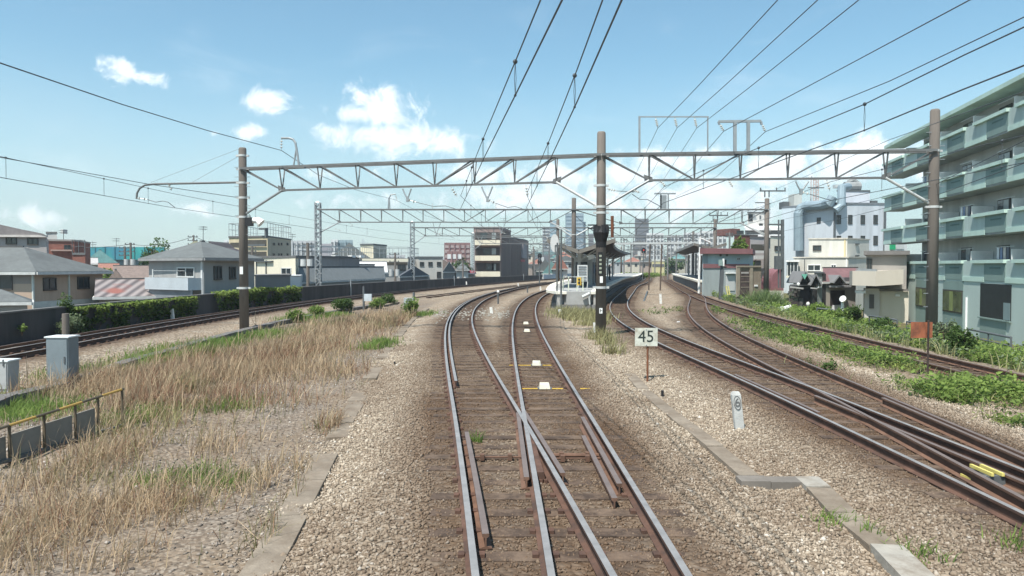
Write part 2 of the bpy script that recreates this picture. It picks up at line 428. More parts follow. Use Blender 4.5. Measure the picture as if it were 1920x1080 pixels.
# guard and check rails
def guard(k, off, y0, y1, t, dz=0.0, fl=.05, mats=None):
    mb = MB(); sweep_rail(mb, k, off, y0, y1, dz, 0); mb.build('check_rail', mats or [railtop_b, railrust], t)
guard('A', -GAUGE2 + .145, 7.1, 11.5, tA, -.004)
guard('A', -GAUGE2 + .15, 16.6, 88, tA, 0, .0, [railtop, railside])
guard('B', GAUGE2 - .15, 8.7, 12.6, tB, -.004)
guard('B', GAUGE2 - .27, 8.3, 11.4, tB, -.05)
guard('A', GAUGE2 + .10, 9.1, 13.4, tA, -.006, .06)      # wing rails of the frog
guard('B', -GAUGE2 - .10, 9.0, 13.0, tB, -.008, -.06)
guard('C', -GAUGE2 + .14, 13.0, 17.6, tC, -.004)
guard('D', GAUGE2 - .14, 9.5, 14.5, tD, -.006)
guard('C', GAUGE2 - .30, 6.5, 14.8, tC, -.02, 0, [railtop_b, railrust])
part('frog_casting', [railtop, railside], tA, lambda mb: mb.hexa([(.21, 9.3, -.14), (.42, 9.3, -.14), (.33, 11.6, -.14), (.26, 11.6, -.14)], [(.23, 9.3, -.035), (.40, 9.3, -.035), (.31, 11.6, -.02), (.275, 11.6, -.02)], 1))
# rods across the turnout
def rod(y, x0, x1, t, r=.018, m=railrust, z=-.115):
    def f(mb):
        mb.tube([(x0, y, z), (x1, y, z)], r, 8)
        for u in (.25, .72): mb.box(x0 + (x1 - x0) * u - .03, y - .04, z - .04, x0 + (x1 - x0) * u + .03, y + .04, z + .045)
    part('stretcher_rod', m, t, f)
rod(10.35, -.62, .20, tA, .014); rod(10.45, .50, 1.28, tB, .03)
rod(10.28, .52, 1.25, tB, .012)

# spare rail along the wall
def spare(mb): sweep_rail(mb, 'L', -1.75, 13, 70, -.08)
o = solo('spare_rail', 'rusty spare rail lying between the wall and the left-hand track', 'rail', [railtop_b, railrust], lambda mb: spare(mb))

# ------------------------------------------------------------------ ground
def bed_dist(X, Y):
    d = np.full(X.shape, 99.0)
    for k in ('A', 'B', 'C', 'D', 'E', 'L', 'M'):
        yy, xx = LINE[k]
        dx = np.abs(X - np.interp(Y, yy, xx))
        dx = np.where((Y < yy[0] - 1) | (Y > yy[-1] + 1), 99, dx)
        if k == 'M': dx = dx + 1.2
        d = np.minimum(d, dx)
    return d
_h = np.random.default_rng(5).random((64, 64))
def vnoise(x, y):
    xi, yi = np.floor(x).astype(int), np.floor(y).astype(int); fx, fy = x - xi, y - yi
    fx, fy = fx * fx * (3 - 2 * fx), fy * fy * (3 - 2 * fy)
    g = lambda a, b: _h[a % 64, b % 64]
    return (g(xi, yi) * (1 - fx) + g(xi + 1, yi) * fx) * (1 - fy) + (g(xi, yi + 1) * (1 - fx) + g(xi + 1, yi + 1) * fx) * fy
def fbm(x, y): return (vnoise(x, y) + .5 * vnoise(2.1 * x + 9, 2.1 * y) + .25 * vnoise(4.3 * x, 4.3 * y + 5)) / 1.75
def ground_z(X, Y):
    X = np.asarray(X, float); Y = np.asarray(Y, float)
    d = bed_dist(X, Y)
    z = np.interp(d, [0, .45, .75, 1.35, 2.5, 4.0], [-.176, -.172, -.166, -.163, -.27, -.30])
    z = z + (fbm(X * 1.3, Y * 1.3) - .5) * np.interp(d, [0, 1.2, 2, 5], [.02, .035, .09, .16])
    ex = np.interp(Y, *LINE['E'])
    z = z - np.interp(X - ex, [0, 2.2, 5, 9, 16], [0, 0.05, .55, 1.15, 1.5])
    mid = (np.interp(Y, *LINE['C']) + np.interp(Y, *LINE['B'])) / 2
    hump = np.exp(-((X - mid) / 1.3) ** 2) * np.interp(Y, [0, 8, 20, 40], [0, .0, .05, .05])
    z = z + hump
    return z
def gz(x, y): return float(ground_z(np.array([x]), np.array([y]))[0])

gy = np.concatenate([np.arange(1.5, 14, .09), np.arange(14, 32, .16), np.arange(32, 80, .5), np.arange(80, 160, 1.5), np.arange(160, 301, 7)])
gxs = np.concatenate([np.arange(-17.6, -6, .2), np.arange(-6, 9, .1), np.arange(9, 16, .2), np.arange(16, 48, .8)])
shift = np.interp(gy, *LINE['L']) + 14.9
GX = gxs[None, :] + shift[:, None] * 1.0
GX[:, 0] = np.array([wallx(v) + .02 for v in gy])
GY = np.repeat(gy[:, None], len(gxs), 1)
GZ = ground_z(GX, GY)
nr, nc = GX.shape
me = bpy.data.meshes.new('railway_ground')
idx = np.arange(nr * nc).reshape(nr, nc)
quads = np.stack([idx[:-1, :-1], idx[:-1, 1:], idx[1:, 1:], idx[1:, :-1]], -1).reshape(-1, 4)
def np_mesh(me, verts, faces, smooth=False):
    n, w = faces.shape
    me.vertices.add(len(verts)); me.vertices.foreach_set('co', np.ascontiguousarray(verts, dtype=np.float32).ravel())
    me.loops.add(n * w); me.loops.foreach_set('vertex_index', np.ascontiguousarray(faces, dtype=np.int32).ravel())
    me.polygons.add(n); me.polygons.foreach_set('loop_start', np.arange(0, n * w, w, dtype=np.int32))
    if smooth: me.polygons.foreach_set('use_smooth', np.ones(n, dtype=bool))
    me.update(calc_edges=True)
np_mesh(me, np.stack([GX, GY, GZ], -1).reshape(-1, 3), quads, True)
D = bed_dist(GX, GY)
ex = np.interp(GY, *LINE['E']); axx = np.interp(GY, *LINE['A']); lx = np.interp(GY, *LINE['L']); ccx = np.interp(GY, *LINE['C'])
# material weights: soil of the dry field, oily brown between rails, green verge
TRP = [G(a_, b_, -.23) for a_, b_ in ((470, 1100), (548, 965), (612, 850), (668, 752), (706, 688), (738, 640), (768, 602), (800, 578))]
TRX = lambda y: np.interp(y, [p.y for p in TRP], [p.x for p in TRP])
soil = np.clip((TRX(GY) + .1 - GX) / .5, 0, 1) * np.clip((GX - lx - 2.6) / .8, 0, 1) * np.clip((66 - GY) / 10, 0, 1)
soil = np.maximum(soil, np.clip((GX - ex - 1.7) / 1.0, 0, 1))
oil = np.interp(D, [0, .9, 1.25, 1.9], [1, .9, .55, 0])
oil = oil * np.clip(.55 + .9 * fbm(GX * .6, GY * .35), 0, 1.1)
green = np.clip((GX - ex - 2.2) / 1.0, 0, 1)
for nm, arr in (('soil', soil), ('oil', np.clip(oil, 0, 1)), ('green', green)):
    a = me.attributes.new(nm, 'FLOAT', 'POINT'); a.data.foreach_set('value', arr.astype(np.float32).ravel())

def ground_mat():
    m = bpy.data.materials.new('ballast_ground'); m.use_nodes = True
    nt = m.node_tree; b = nt.nodes['Principled BSDF']; L = nt.links.new
    b.inputs['Roughness'].default_value = .95; b.inputs['Specular IOR Level'].default_value = .15
    t = nt.nodes.new('ShaderNodeTexCoord')
    def vor(scale):
        v = nt.nodes.new('ShaderNodeTexVoronoi'); v.inputs['Scale'].default_value = scale
        L(t.outputs['Object'], v.inputs['Vector']); return v
    def noi(scale, det=6, rough=.65):
        v = nt.nodes.new('ShaderNodeTexNoise'); v.inputs['Scale'].default_value = scale; v.inputs['Detail'].default_value = det; v.inputs['Roughness'].default_value = rough
        L(t.outputs['Object'], v.inputs['Vector']); return v.outputs['Fac']
    def ramp(f, *st):
        r = nt.nodes.new('ShaderNodeValToRGB'); e = r.color_ramp.elements
        while len(e) < len(st): e.new(.5)
        for q, (p, c) in zip(e, st): q.position = p; q.color = (*c, 1)
        L(f, r.inputs[0]); return r.outputs[0]
    def mix(f, a, c, bl='MIX'):
        x = nt.nodes.new('ShaderNodeMix'); x.data_type = 'RGBA'; x.blend_type = bl
        if isinstance(f, float): x.inputs[0].default_value = f
        else: L(f, x.inputs[0])
        for s_, v in ((6, a), (7, c)):
            if isinstance(v, tuple): x.inputs[s_].default_value = (*v, 1)
            else: L(v, x.inputs[s_])
        return x.outputs[2]
    def att(n):
        a = nt.nodes.new('ShaderNodeAttribute'); a.attribute_name = n; return a.outputs['Fac']
    v1 = vor(15.0)
    sx = nt.nodes.new('ShaderNodeSeparateXYZ'); L(v1.outputs['Color'], sx.inputs[0])
    stone = ramp(sx.outputs[0], (0, (.155, .122, .09)), (.45, (.31, .252, .19)), (.8, (.41, .345, .27)), (1, (.54, .48, .40)))
    stone = mix(ramp(noi(.9), (.35, (0, 0, 0)), (.7, (1, 1, 1))), stone, mix(.5, stone, (.235, .155, .09)))
    gap = nt.nodes.new('ShaderNodeMapRange'); L(v1.outputs['Distance'], gap.inputs['Value'])
    gap.inputs['From Min'].default_value = .35; gap.inputs['From Max'].default_value = .75; gap.inputs['To Min'].default_value = 0; gap.inputs['To Max'].default_value = .35
    stone = mix(gap.outputs['Result'], stone, (.06, .045, .035))
    oilc = mix(.85, stone, (.088, .052, .031))
    oilc = mix(ramp(noi(2.2), (.42, (0, 0, 0)), (.62, (.8, .8, .8))), oilc, (.07, .05, .038))
    col = mix(att('oil'), stone, oilc)
    v2 = vor(26.0); s2 = nt.nodes.new('ShaderNodeSeparateXYZ'); L(v2.outputs['Color'], s2.inputs[0])
    so = ramp(s2.outputs[1], (0, (.12, .095, .075)), (.6, (.20, .165, .135)), (1, (.30, .26, .215)))
    so = mix(ramp(noi(.55), (.4, (0, 0, 0)), (.66, (1, 1, 1))), so, mix(.6, so, (.21, .15, .095)))
    grn = mix(ramp(noi(3.0), (.35, (0, 0, 0)), (.6, (1, 1, 1))), (.075, .085, .03), (.16, .125, .07))
    so = mix(att('green'), so, grn)
    sm = nt.nodes.new('ShaderNodeMath'); sm.operation = 'MULTIPLY'; L(att('soil'), sm.inputs[0])
    L(ramp(noi(1.6), (.2, (.75, .75, .75)), (.5, (1, 1, 1))), sm.inputs[1])
    col = mix(sm.outputs[0], col, so)
    L(col, b.inputs['Base Color'])
    bp = nt.nodes.new('ShaderNodeBump'); bp.inputs['Strength'].default_value = .9; bp.inputs['Distance'].default_value = .035
    inv = nt.nodes.new('ShaderNodeMath'); inv.operation = 'SUBTRACT'; inv.inputs[0].default_value = 1.0; L(v1.outputs['Distance'], inv.inputs[1])
    L(inv.outputs[0], bp.inputs['Height']); L(bp.outputs[0], b.inputs['Normal'])
    return m
gm = ground_mat()
me.materials.append(gm)
go = bpy.data.objects.new('railway_ground', me); COL.objects.link(go); tag(go, kind='structure')

# lower street level, one sheet to the horizon
me = bpy.data.meshes.new('ground')
gq = np.array([-9000, -2500, -800, -300, -120, -40, 0, 40, 120, 300, 800, 2500, 9000], float)
QX, QY = np.meshgrid(gq, np.concatenate([[-200, -40], np.array([20, 80, 160, 300, 600, 1200, 2500, 5000, 12000])]))
r0, c0 = QX.shape; ii = np.arange(r0 * c0).reshape(r0, c0)
np_mesh(me, np.stack([QX, QY, np.full(QX.shape, -3.6)], -1).reshape(-1, 3), np.stack([ii[:-1, :-1], ii[:-1, 1:], ii[1:, 1:], ii[1:, :-1]], -1).reshape(-1, 4))
me.materials.append(M('town_ground', (.16, .155, .14), .95, .3, .02, alt=(.07, .085, .045), alt_amt=.5, alt_scale=.01))
o = bpy.data.objects.new('ground', me); COL.objects.link(o); tag(o, kind='structure')

# loose ballast stones near the camera
def scatter_stones(name, pts, size, mat, seed):
    g = np.random.default_rng(seed); n = len(pts)
    base = np.array([(1, 0, 0), (-1, 0, 0), (0, 1, 0), (0, -1, 0), (0, 0, 1), (0, 0, -1)], float)
    f0 = np.array([(0, 2, 4), (2, 1, 4), (1, 3, 4), (3, 0, 4), (2, 0, 5), (1, 2, 5), (3, 1, 5), (0, 3, 5)])
    V = np.repeat(base[None], n, 0) * (1 + g.uniform(-.35, .35, (n, 6, 1))) + g.uniform(-.3, .3, (n, 6, 3))
    V *= g.uniform(.6, 1.25, (n, 1, 3)) * np.asarray(size).reshape(-1, 1, 1)
    th = g.uniform(0, 6.283, n); c, s = np.cos(th)[:, None], np.sin(th)[:, None]
    x, y = V[:, :, 0] * c - V[:, :, 1] * s, V[:, :, 0] * s + V[:, :, 1] * c
    V = np.stack([x, y, V[:, :, 2] * .8], -1) + pts[:, None, :]
    F = (f0[None] + (np.arange(n) * 6)[:, None, None]).reshape(-1, 3)
    me = bpy.data.meshes.new(name); np_mesh(me, V.reshape(-1, 3), F)
    a = me.attributes.new('rnd', 'FLOAT', 'POINT'); a.data.foreach_set('value', np.repeat(g.random(n), 6).astype(np.float32))
    return me, g
def stone_mat(name, stops):
    m = bpy.data.materials.new(name); m.use_nodes = True; nt = m.node_tree; b = nt.nodes['Principled BSDF']
    b.inputs['Roughness'].default_value = .92; b.inputs['Specular IOR Level'].default_value = .2
    a = nt.nodes.new('ShaderNodeAttribute'); a.attribute_name = 'rnd'
    r = nt.nodes.new('ShaderNodeValToRGB'); e = r.color_ramp.elements
    while len(e) < len(stops): e.new(.5)
    for q, (p, c) in zip(e, stops): q.position = p; q.color = (*c, 1)
    o2 = nt.nodes.new('ShaderNodeAttribute'); o2.attribute_name = 'oil'
    mx = nt.nodes.new('ShaderNodeMix'); mx.data_type = 'RGBA'
    mm = nt.nodes.new('ShaderNodeMath'); mm.operation = 'MULTIPLY'; mm.inputs[1].default_value = .86
    nt.links.new(o2.outputs['Fac'], mm.inputs[0]); nt.links.new(mm.outputs[0], mx.inputs[0])
    nt.links.new(a.outputs['Fac'], r.inputs[0]); nt.links.new(r.outputs[0], mx.inputs[6]); mx.inputs[7].default_value = (.095, .054, .031, 1)
    nt.links.new(mx.outputs[2], b.inputs['Base Color'])
    return m
N = 260000
py_ = 2.2 + rng.random(N) ** 1.5 * 24
px_ = rng.uniform(-4.6, 9.5, N)
ax_ = np.interp(py_, *LINE['A'])
keep = (px_ > TRX(py_) + .12 - rng.random(N) ** 3 * .8) & (np.abs(px_) < py_ * .75 + 1.0)
px_, py_ = px_[keep], py_[keep]
dd = bed_dist(px_, py_)
between = dd < .98
keep = ~between | (rng.random(len(px_)) < .55)
px_, py_, dd = px_[keep], py_[keep], dd[keep]
zz = ground_z(px_, py_)
sz = rng.uniform(.012, .028, len(px_)) * np.where(rng.random(len(px_)) < .06, 1.5, 1) * np.where(dd < .98, .8, 1)
me, g = scatter_stones('ballast_stones', np.stack([px_, py_, zz + sz * .25], -1), sz, None, 3)
oil_v = np.clip(np.interp(dd, [0, .9, 1.25, 2.0], [1, .9, .6, 0]) * (.55 + .9 * fbm(px_ * .6, py_ * .35)), 0, 1)
oil_v = np.maximum(oil_v, np.clip((fbm(px_ * .5 + 7, py_ * .4) - .44) * 2.4, 0, .5))
a = me.attributes.new('oil', 'FLOAT', 'POINT'); a.data.foreach_set('value', np.repeat(oil_v, 6).astype(np.float32))
me.materials.append(stone_mat('ballast_stone', [(0, (.19, .15, .112)), (.4, (.305, .248, .188)), (.8, (.40, .335, .26)), (.97, (.49, .42, .335)), (1, (.6, .56, .5))]))
o = bpy.data.objects.new('ballast_stones', me); COL.objects.link(o); tag(o, kind='stuff')
# grey gravel and crumbs in the dry field
N = 42000
py_ = 3.5 + rng.random(N) ** 1.6 * 26; px_ = rng.uniform(-13, -2.0, N)
keep = (px_ < TRX(py_) + .1) & (px_ > -py_ * .75 - 1) & (rng.random(N) < np.clip(fbm(px_ * .5, py_ * .5) * 1.4 - .1, .1, 1))
px_, py_ = px_[keep], py_[keep]; sz = rng.uniform(.008, .028, len(px_))
me, g = scatter_stones('field_gravel', np.stack([px_, py_, ground_z(px_, py_) + sz * .2], -1), sz, None, 8)
me.materials.append(stone_mat('field_stone', [(0, (.12, .095, .078)), (.5, (.20, .168, .14)), (.93, (.29, .25, .215)), (1, (.52, .48, .44))]))
o = bpy.data.objects.new('field_gravel', me); COL.objects.link(o); tag(o, kind='stuff')

# patch of grey shingle laid across the left curve
def shingle(mb):
    g = random.Random(4)
    for i in range(420):
        px, py = g.uniform(810, 955), g.gauss(589, 6)
        p = G(px, py, -.2); r = g.uniform(.03, .065); 
        mb.ball((p.x, p.y, gz(p.x, p.y) + r * .2), r, 5, 0, .5)
tag(part('grey_shingle', M('grey_shingle', (.30, .285, .25), .9, .25, 3), None, shingle), kind='stuff')

# ------------------------------------------------------------------ catenary gantries
def ground_at(x, y): return gz(x, y) if y < 290 else -.3
class Span:                                # vertical plane between two mast tops; pixel -> point on it
    def __init__(s, A, B): s.A, s.B = Vector(A), Vector(B)
    def t(s, px, py=330):
        u, y, w = ray(px, py); k = u / y; A, B = s.A, s.B
        return (k * A.y - A.x) / ((B.x - A.x) - k * (B.y - A.y))
    def pt(s, px, py):
        t = s.t(px, py); Y = s.A.y + (s.B.y - s.A.y) * t
        return at(px, py, Y)
    def top(s, t): return s.A.lerp(s.B, t)
def truss(g, sp, ts, dirs, depth, w=.085, half=.22, kl=True, kr=True, knee_z=1.05):
    A, B = sp.A, sp.B; n = Vector((-(B - A).y, (B - A).x, 0)).normalized() * half; dn = Vector((0, 0, -depth))
    tops = [sp.top(t) for t in ts]; bots = [p + dn for p in tops]
    def chords(mb):
        for sgn in (-1, 1): mb.bar(A + n * sgn, B + n * sgn, w, w * 1.1)
        mb.bar(bots[0], bots[-1], w * .95, w * .95)
    part('chord', truss_m, g, chords)
    def web(mb):
        for p, q in zip(tops, bots):
            for sgn in (-1, 1): mb.bar(p + n * sgn, q, w * .55, w * .55)
        segs = [(A, bots[0])] + [((tops[i], bots[i + 1]) if d == '\\' else (tops[i + 1], bots[i])) for i, d in enumerate(dirs)] + [(B, bots[-1])]
        for p, q in segs:
            for sgn in (-1, 1): mb.bar(p + n * sgn * .8, q, w * .6, w * .6)
        for q, e in ((bots[0], A), (bots[-1], B)):
            d = (e - q); d.z = 0; d.normalize()
            mb.prism([q + d * .16 + Vector((0, 0, -.1)) - n * .1, q - d * .16 + Vector((0, 0, -.05)) - n * .1, q - d * .12 + Vector((0, 0, .12)) - n * .1, q + d * .2 + Vector((0, 0, .22)) - n * .1], n * .2)
    part('web_bracing', truss_m, g, web)
    for q, e, on in ((bots[0], A, kl), (bots[-1], B, kr)):
        if on: part('knee_brace', galv_light if e is B or w < .08 else galv, g, lambda mb: mb.tube([q, e + Vector((0, 0, -depth - knee_z))], .055, 8))
def conc_pole(g, x, y, z0, z1, r0, r1, bands=(), rungs=None):
    p = part('concrete_pole', concrete, g, lambda mb: mb.tube([(x, y, z0), (x, y, z1 - .06), (x, y, z1)], [r0, r1, r1 * .8], 20), True)
    for z in bands:
        r = r0 + (r1 - r0) * (z - z0) / (z1 - z0) + .012
        part('clamp_band', galv_light, p, lambda mb: (mb.tube([(x, y, z - .045), (x, y, z + .045)], r, 20), mb.box(x - r - .1, y - .05, z - .04, x + r + .1, y + .05, z + .04)))
    if rungs:
        for i, z in enumerate(np.arange(rungs[0], rungs[1], rungs[2])):
            part('step_bolt', galv, p, lambda mb: mb.bar((x - r0 - .14, y - .06, z), (x + r0 + .14, y - .06, z), .022))
    return p
def lattice_mast(g, x, y, z0, z1, w=.3, cap=True):
    def f(mb):
        c = [(x - w / 2, y - w / 2), (x + w / 2, y - w / 2), (x + w / 2, y + w / 2), (x - w / 2, y + w / 2)]
        for a in c: mb.bar((*a, z0), (*a, z1), .095)
        k = int((z1 - z0) / .42)
        for i in range(k):
            za, zb = z0 + (z1 - z0) * i / k, z0 + (z1 - z0) * (i + 1) / k
            for j in range(4):
                a, b = c[j], c[(j + 1) % 4]
                if i % 2: a, b = b, a
                mb.bar((*a, za), (*b, zb), .085)
    m = part('lattice_mast', galv, g, f)
    if cap: part('mast_cap', white_p, m, lambda mb: mb.hexa([(x - .2, y - .2, z1), (x + .2, y - .2, z1), (x + .2, y + .2, z1), (x - .2, y + .2, z1)], [(x - .1, y - .1, z1 + .14), (x + .1, y - .1, z1 + .14), (x + .1, y + .1, z1 + .14), (x - .1, y + .1, z1 + .14)]))
    return m
def insulator(g, p, q, n=3, r=.065):
    p, q = Vector(p), Vector(q); d = q - p
    def f(mb):
        mb.tube([p, q], .014, 6)
        for i in range(n):
            c = p + d * (.25 + .5 * i / max(1, n - 1)); e = d.normalized() * .03
            mb.tube([c - e, c, c + e], [.02, r, .02], 8)
    return part('insulator', insul, g, f)
def vee_hanger(g, a, b, c, arm=()):
    h = part('pull_off_hanger', galv, g, lambda mb: (mb.tube([a, a + (c - a) * .35 + Vector((0, 0, -.02)), c + (a - c) * .12], .03, 6), mb.tube([b, b + (c - b) * .35, c + (b - c) * .12], .03, 6), mb.box(c.x - .05, c.y - .05, c.z - .1, c.x + .05, c.y + .05, c.z + .12)))
    if arm:
        insulator(h, c, arm[0], 2, .07)
        part('registration_arm', wire_m, h, lambda mb: mb.tube(arm, .014, 6))

# first gantry
Y0, Y1, Y2 = 32.9, 28.8, 28.0
pL, pC, pR = at(455, 317, Y0), at(1127.5, 291, Y1), at(1752, 283, Y2)
g1 = thing('catenary_gantry', 'nearest steel truss gantry on three concrete poles spanning all the tracks', 'gantry', (pL.x, pL.y, -.3))
S1, S2 = Span(pL, pC), Span(pC, pR)
truss(g1, S1, [S1.t(x) for x in (529, 600, 671, 743, 815, 890, 965, 1043)], '\\\\\\\\///', .98)
truss(g1, S2, [S2.t(x) for x in (1217, 1302, 1388, 1477, 1568, 1660)], '\\////', .98)
conc_pole(g1, pL.x, pL.y, -.5, zat(277, Y0), .205, .165, [zat(292, Y0), zat(317, Y0), zat(343, Y0), zat(371, Y0), zat(407, Y0), zat(540, Y0)], (zat(440, Y0), zat(300, Y0), .42))
cp = conc_pole(g1, pC.x, pC.y, -.5, zat(247, Y1), .215, .165, [zat(292, Y1), zat(348, Y1), zat(388, Y1), zat(399, Y1), zat(539, Y1)])
conc_pole(g1, pR.x, pR.y, -1.0, zat(205, Y2), .215, .17, [zat(283, Y2), zat(388, Y2)], (zat(575, Y2), zat(225, Y2), .5))
part('pole_plate', white_p, g1, lambda mb: mb.box(pL.x - .09, pL.y - .24, zat(514, Y0), pL.x + .05, pL.y - .215, zat(500, Y0)))
# fittings on the middle pole
P = lambda px, py, dy=-.22: at(px, py, Y1 + dy)
def horn(mb):
    for z0, z1, r0, r1 in ((466, 454, .19, .21), (454, 436, .21, .31), (436, 425, .31, .25)):
        mb.tube([(pC.x, pC.y, zat(z0, Y1)), (pC.x, pC.y, zat(z1, Y1))], [r0, r1], 16)
    for i in range(9):
        a = i * .7; mb.box(pC.x + .24 * math.cos(a) - .06, pC.y + .24 * math.sin(a) - .06, zat(438, Y1), pC.x + .24 * math.cos(a) + .06, pC.y + .24 * math.sin(a) + .06, zat(424, Y1) + .03 * (i % 3))
    for zz_ in (422, 428): mb.bar(P(1102, zz_, 0), P(1152, zz_, 0), .05)
part('cable_cluster', black_m, g1, horn)
part('conduit', rust_m, g1, lambda mb: mb.tube([P(1148, 405, 0), P(1148, 445, 0)], .06, 8))
npl = part('pole_number_plate', black_m, g1, lambda mb: mb.box(P(1123, 0).x, pC.y - .26, zat(516, Y1), P(1131.5, 0).x, pC.y - .225, zat(473, Y1)))
for i in range(5):
    part('plate_marking', M('plate_marking', (.30, .32, .25), .6), npl, lambda mb: mb.box(P(1125, 0).x, pC.y - .268, zat(482 + 7.6 * i, Y1), P(1129.5, 0).x, pC.y - .262, zat(478 + 7.6 * i, Y1)))
part('pole_plate', white_p, g1, lambda mb: mb.box(P(1126.5, 0).x, pC.y - .25, zat(530, Y1), P(1132, 0).x, pC.y - .23, zat(518, Y1)))
pp2 = part('pole_plate', white_p, g1, lambda mb: mb.box(P(1125.5, 0).x, pC.y - .255, zat(587, Y1), P(1131.5, 0).x, pC.y - .235, zat(577, Y1)))
part('plate_marking', black_m, pp2, lambda mb: (mb.box(P(1127, 0).x, pC.y - .26, zat(585, Y1), P(1128, 0).x, pC.y - .256, zat(578.5, Y1)), mb.box(P(1128, 0).x, pC.y - .26, zat(582, Y1), P(1130.5, 0).x, pC.y - .256, zat(581, Y1))))
# left bracket arm with stays, floodlight, feeder arm
B0 = lambda px, py: at(px, py, Y0)
part('bracket_arm', truss_m, g1, lambda mb: mb.tube([B0(447, 342), B0(290, 345), B0(272, 347), B0(262, 353), B0(257, 362), B0(256, 373)], .045, 8))
part('stay_wire', galv, g1, lambda mb: (mb.tube([B0(449, 279), B0(283, 342)], .008, 5), mb.tube([B0(449, 292), B0(360, 342)], .008, 5)))
ia = insulator(g1, B0(256, 371), B0(276, 374), 2, .07)
part('registration_arm', wire_m, g1, lambda mb: mb.tube([B0(276, 374), B0(292, 379), B0(305, 377), B0(315, 379), B0(328, 389)], .016, 6))
insulator(g1, B0(316, 345), B0(322, 357), 2, .07)
fl = part('floodlight', white_p, g1, lambda mb: mb.tube([B0(470, 420), B0(473, 413), B0(483, 413), B0(490, 419)], [.05, .12, .16, .2], 10))
part('bracket', black_m, fl, lambda mb: (mb.box(pL.x + .1, pL.y - .14, zat(424, Y0), pL.x + .42, pL.y + .12, zat(408, Y0)), mb.tube([B0(463, 395), B0(473, 412)], .012, 5)))
part('feeder_arm', galv, g1, lambda mb: (mb.tube([S1.pt(561, 314), S1.pt(557, 285), S1.pt(554, 268), S1.pt(549, 261), S1.pt(541, 259), S1.pt(528, 259)], .05, 8), mb.tube([S1.pt(550, 314), S1.pt(555, 282)], .035, 8), mb.bar(S1.pt(540, 315), S1.pt(572, 314), .2, .05)))
insulator(g1, S1.pt(528, 260), S1.pt(527.5, 281), 3)
vee_hanger(g1, S1.pt(755, 354), S1.pt(771, 354), S1.pt(764, 374), [S1.pt(780, 379), S1.pt(812, 387), S1.pt(835, 386), S1.pt(852, 391), S1.pt(863, 396)])
vee_hanger(g1, S1.pt(903, 350), S1.pt(923.5, 350), S1.pt(914, 374), [S1.pt(929, 381), S1.pt(952, 389), S1.pt(966, 387), S1.pt(978, 391), S1.pt(986, 395)])
insulator(g1, S1.pt(846, 351), S1.pt(857, 369), 3)
insulator(g1, S1.pt(986, 348), S1.pt(990, 369), 3)
insulator(g1, S2.pt(1237, 338), S2.pt(1248, 350), 3)
insulator(g1, S2.pt(1366, 338), S2.pt(1374, 351), 3)
vee_hanger(g1, S2.pt(1492, 340), S2.pt(1516, 340), S2.pt(1502, 360), [S2.pt(1518, 364), S2.pt(1545, 372), S2.pt(1560, 376)])
insulator(g1, S2.pt(1550, 337), S2.pt(1556, 358), 3)
insulator(g1, P(1138, 354, 0), P(1156, 358, 0), 3); insulator(g1, S2.pt(1186, 356), S2.pt(1200, 361), 3)
part('registration_arm', wire_m, g1, lambda mb: (mb.tube([P(1156, 358, 0), S2.pt(1190, 360)], .013, 5), mb.tube([S2.pt(1185, 364), S2.pt(1200, 374), S2.pt(1214, 374), S2.pt(1240, 388)], .014, 5)))
# three-wire feeder frame and T frame standing on the right truss
def fframe(mb):
    mb.bar(S2.pt(1199, 287), S2.pt(1199, 219), .07); mb.bar(S2.pt(1327, 285), S2.pt(1327, 219), .045); mb.bar(S2.pt(1197, 219), S2.pt(1329, 219), .045)
part('feeder_frame', galv, g1, fframe)
for x in (1229, 1265, 1302): insulator(g1, S2.pt(x, 220), S2.pt(x + 4.5, 240), 4, .06)
def tframe(mb):
    for x in (1378, 1403): mb.bar(S2.pt(x, 285), S2.pt(x, 228), .11)
    mb.bar(S2.pt(1347, 228), S2.pt(1427, 227), .09); mb.bar(S2.pt(1347, 228), S2.pt(1349, 234), .07); mb.bar(S2.pt(1427, 228), S2.pt(1428, 234), .07)
part('feeder_frame', galv, g1, tframe)
insulator(g1, S2.pt(1350, 233), S2.pt(1357, 246), 3, .07); insulator(g1, S2.pt(1429, 233), S2.pt(1435, 247), 3, .07)

# second gantry, 70 m out
Y = 70.0
zt = zat(393, Y)
a_, b_, c_ = at(596, 393, Y), at(1076, 393, Y), at(1438, 393, Y)
wx = wallx(Y); a_.x = min(a_.x, wx - .3)
g2 = thing('catenary_gantry', 'second truss gantry from the camera, lattice mast behind the wall at its left end', 'gantry', (a_.x, Y, -.3))
T1, T2 = Span(a_, b_), Span(b_, c_)
lattice_mast(g2, a_.x, Y, -3.6, zat(380, Y), .45)
conc_pole(g2, b_.x, Y, -.4, zat(371, Y), .24, .2, [zat(393, Y), zat(440, Y)])
conc_pole(g2, c_.x, Y, -1.5, zat(372, Y), .26, .21, [zat(393, Y)], (zat(520, Y), zat(390, Y), .5))
truss(g2, T1, [T1.t(x) for x in (636, 676, 715, 755, 793, 832, 871, 910, 948, 990, 1032)], '\\\\\\\\\\\\////'[:10], 1.18, .1, .25)
truss(g2, T2, [T2.t(x) for x in (1165, 1210, 1255, 1300, 1346, 1392)], '\\/////'[:5], 1.3, .1, .25, kl=False)
for q_ in ((1042, 424, 1073, 444), (1080, 442, 1112, 424), (1387, 417, 1436, 443)): part('knee_brace', galv_light, g2, lambda mb: mb.tube([at(q_[0], q_[1], Y), at(q_[2], q_[3], Y)], .07, 8))
part('feeder_arm', galv, g2, lambda mb: (mb.tube([at(728, 392, Y), at(729, 372, Y), at(733, 365, Y), at(742, 364, Y)], .06, 8), mb.tube([at(731, 392, Y), at(730, 372, Y)], .05, 6)))
insulator(g2, at(742, 365, Y), at(744, 375, Y), 3, .09)
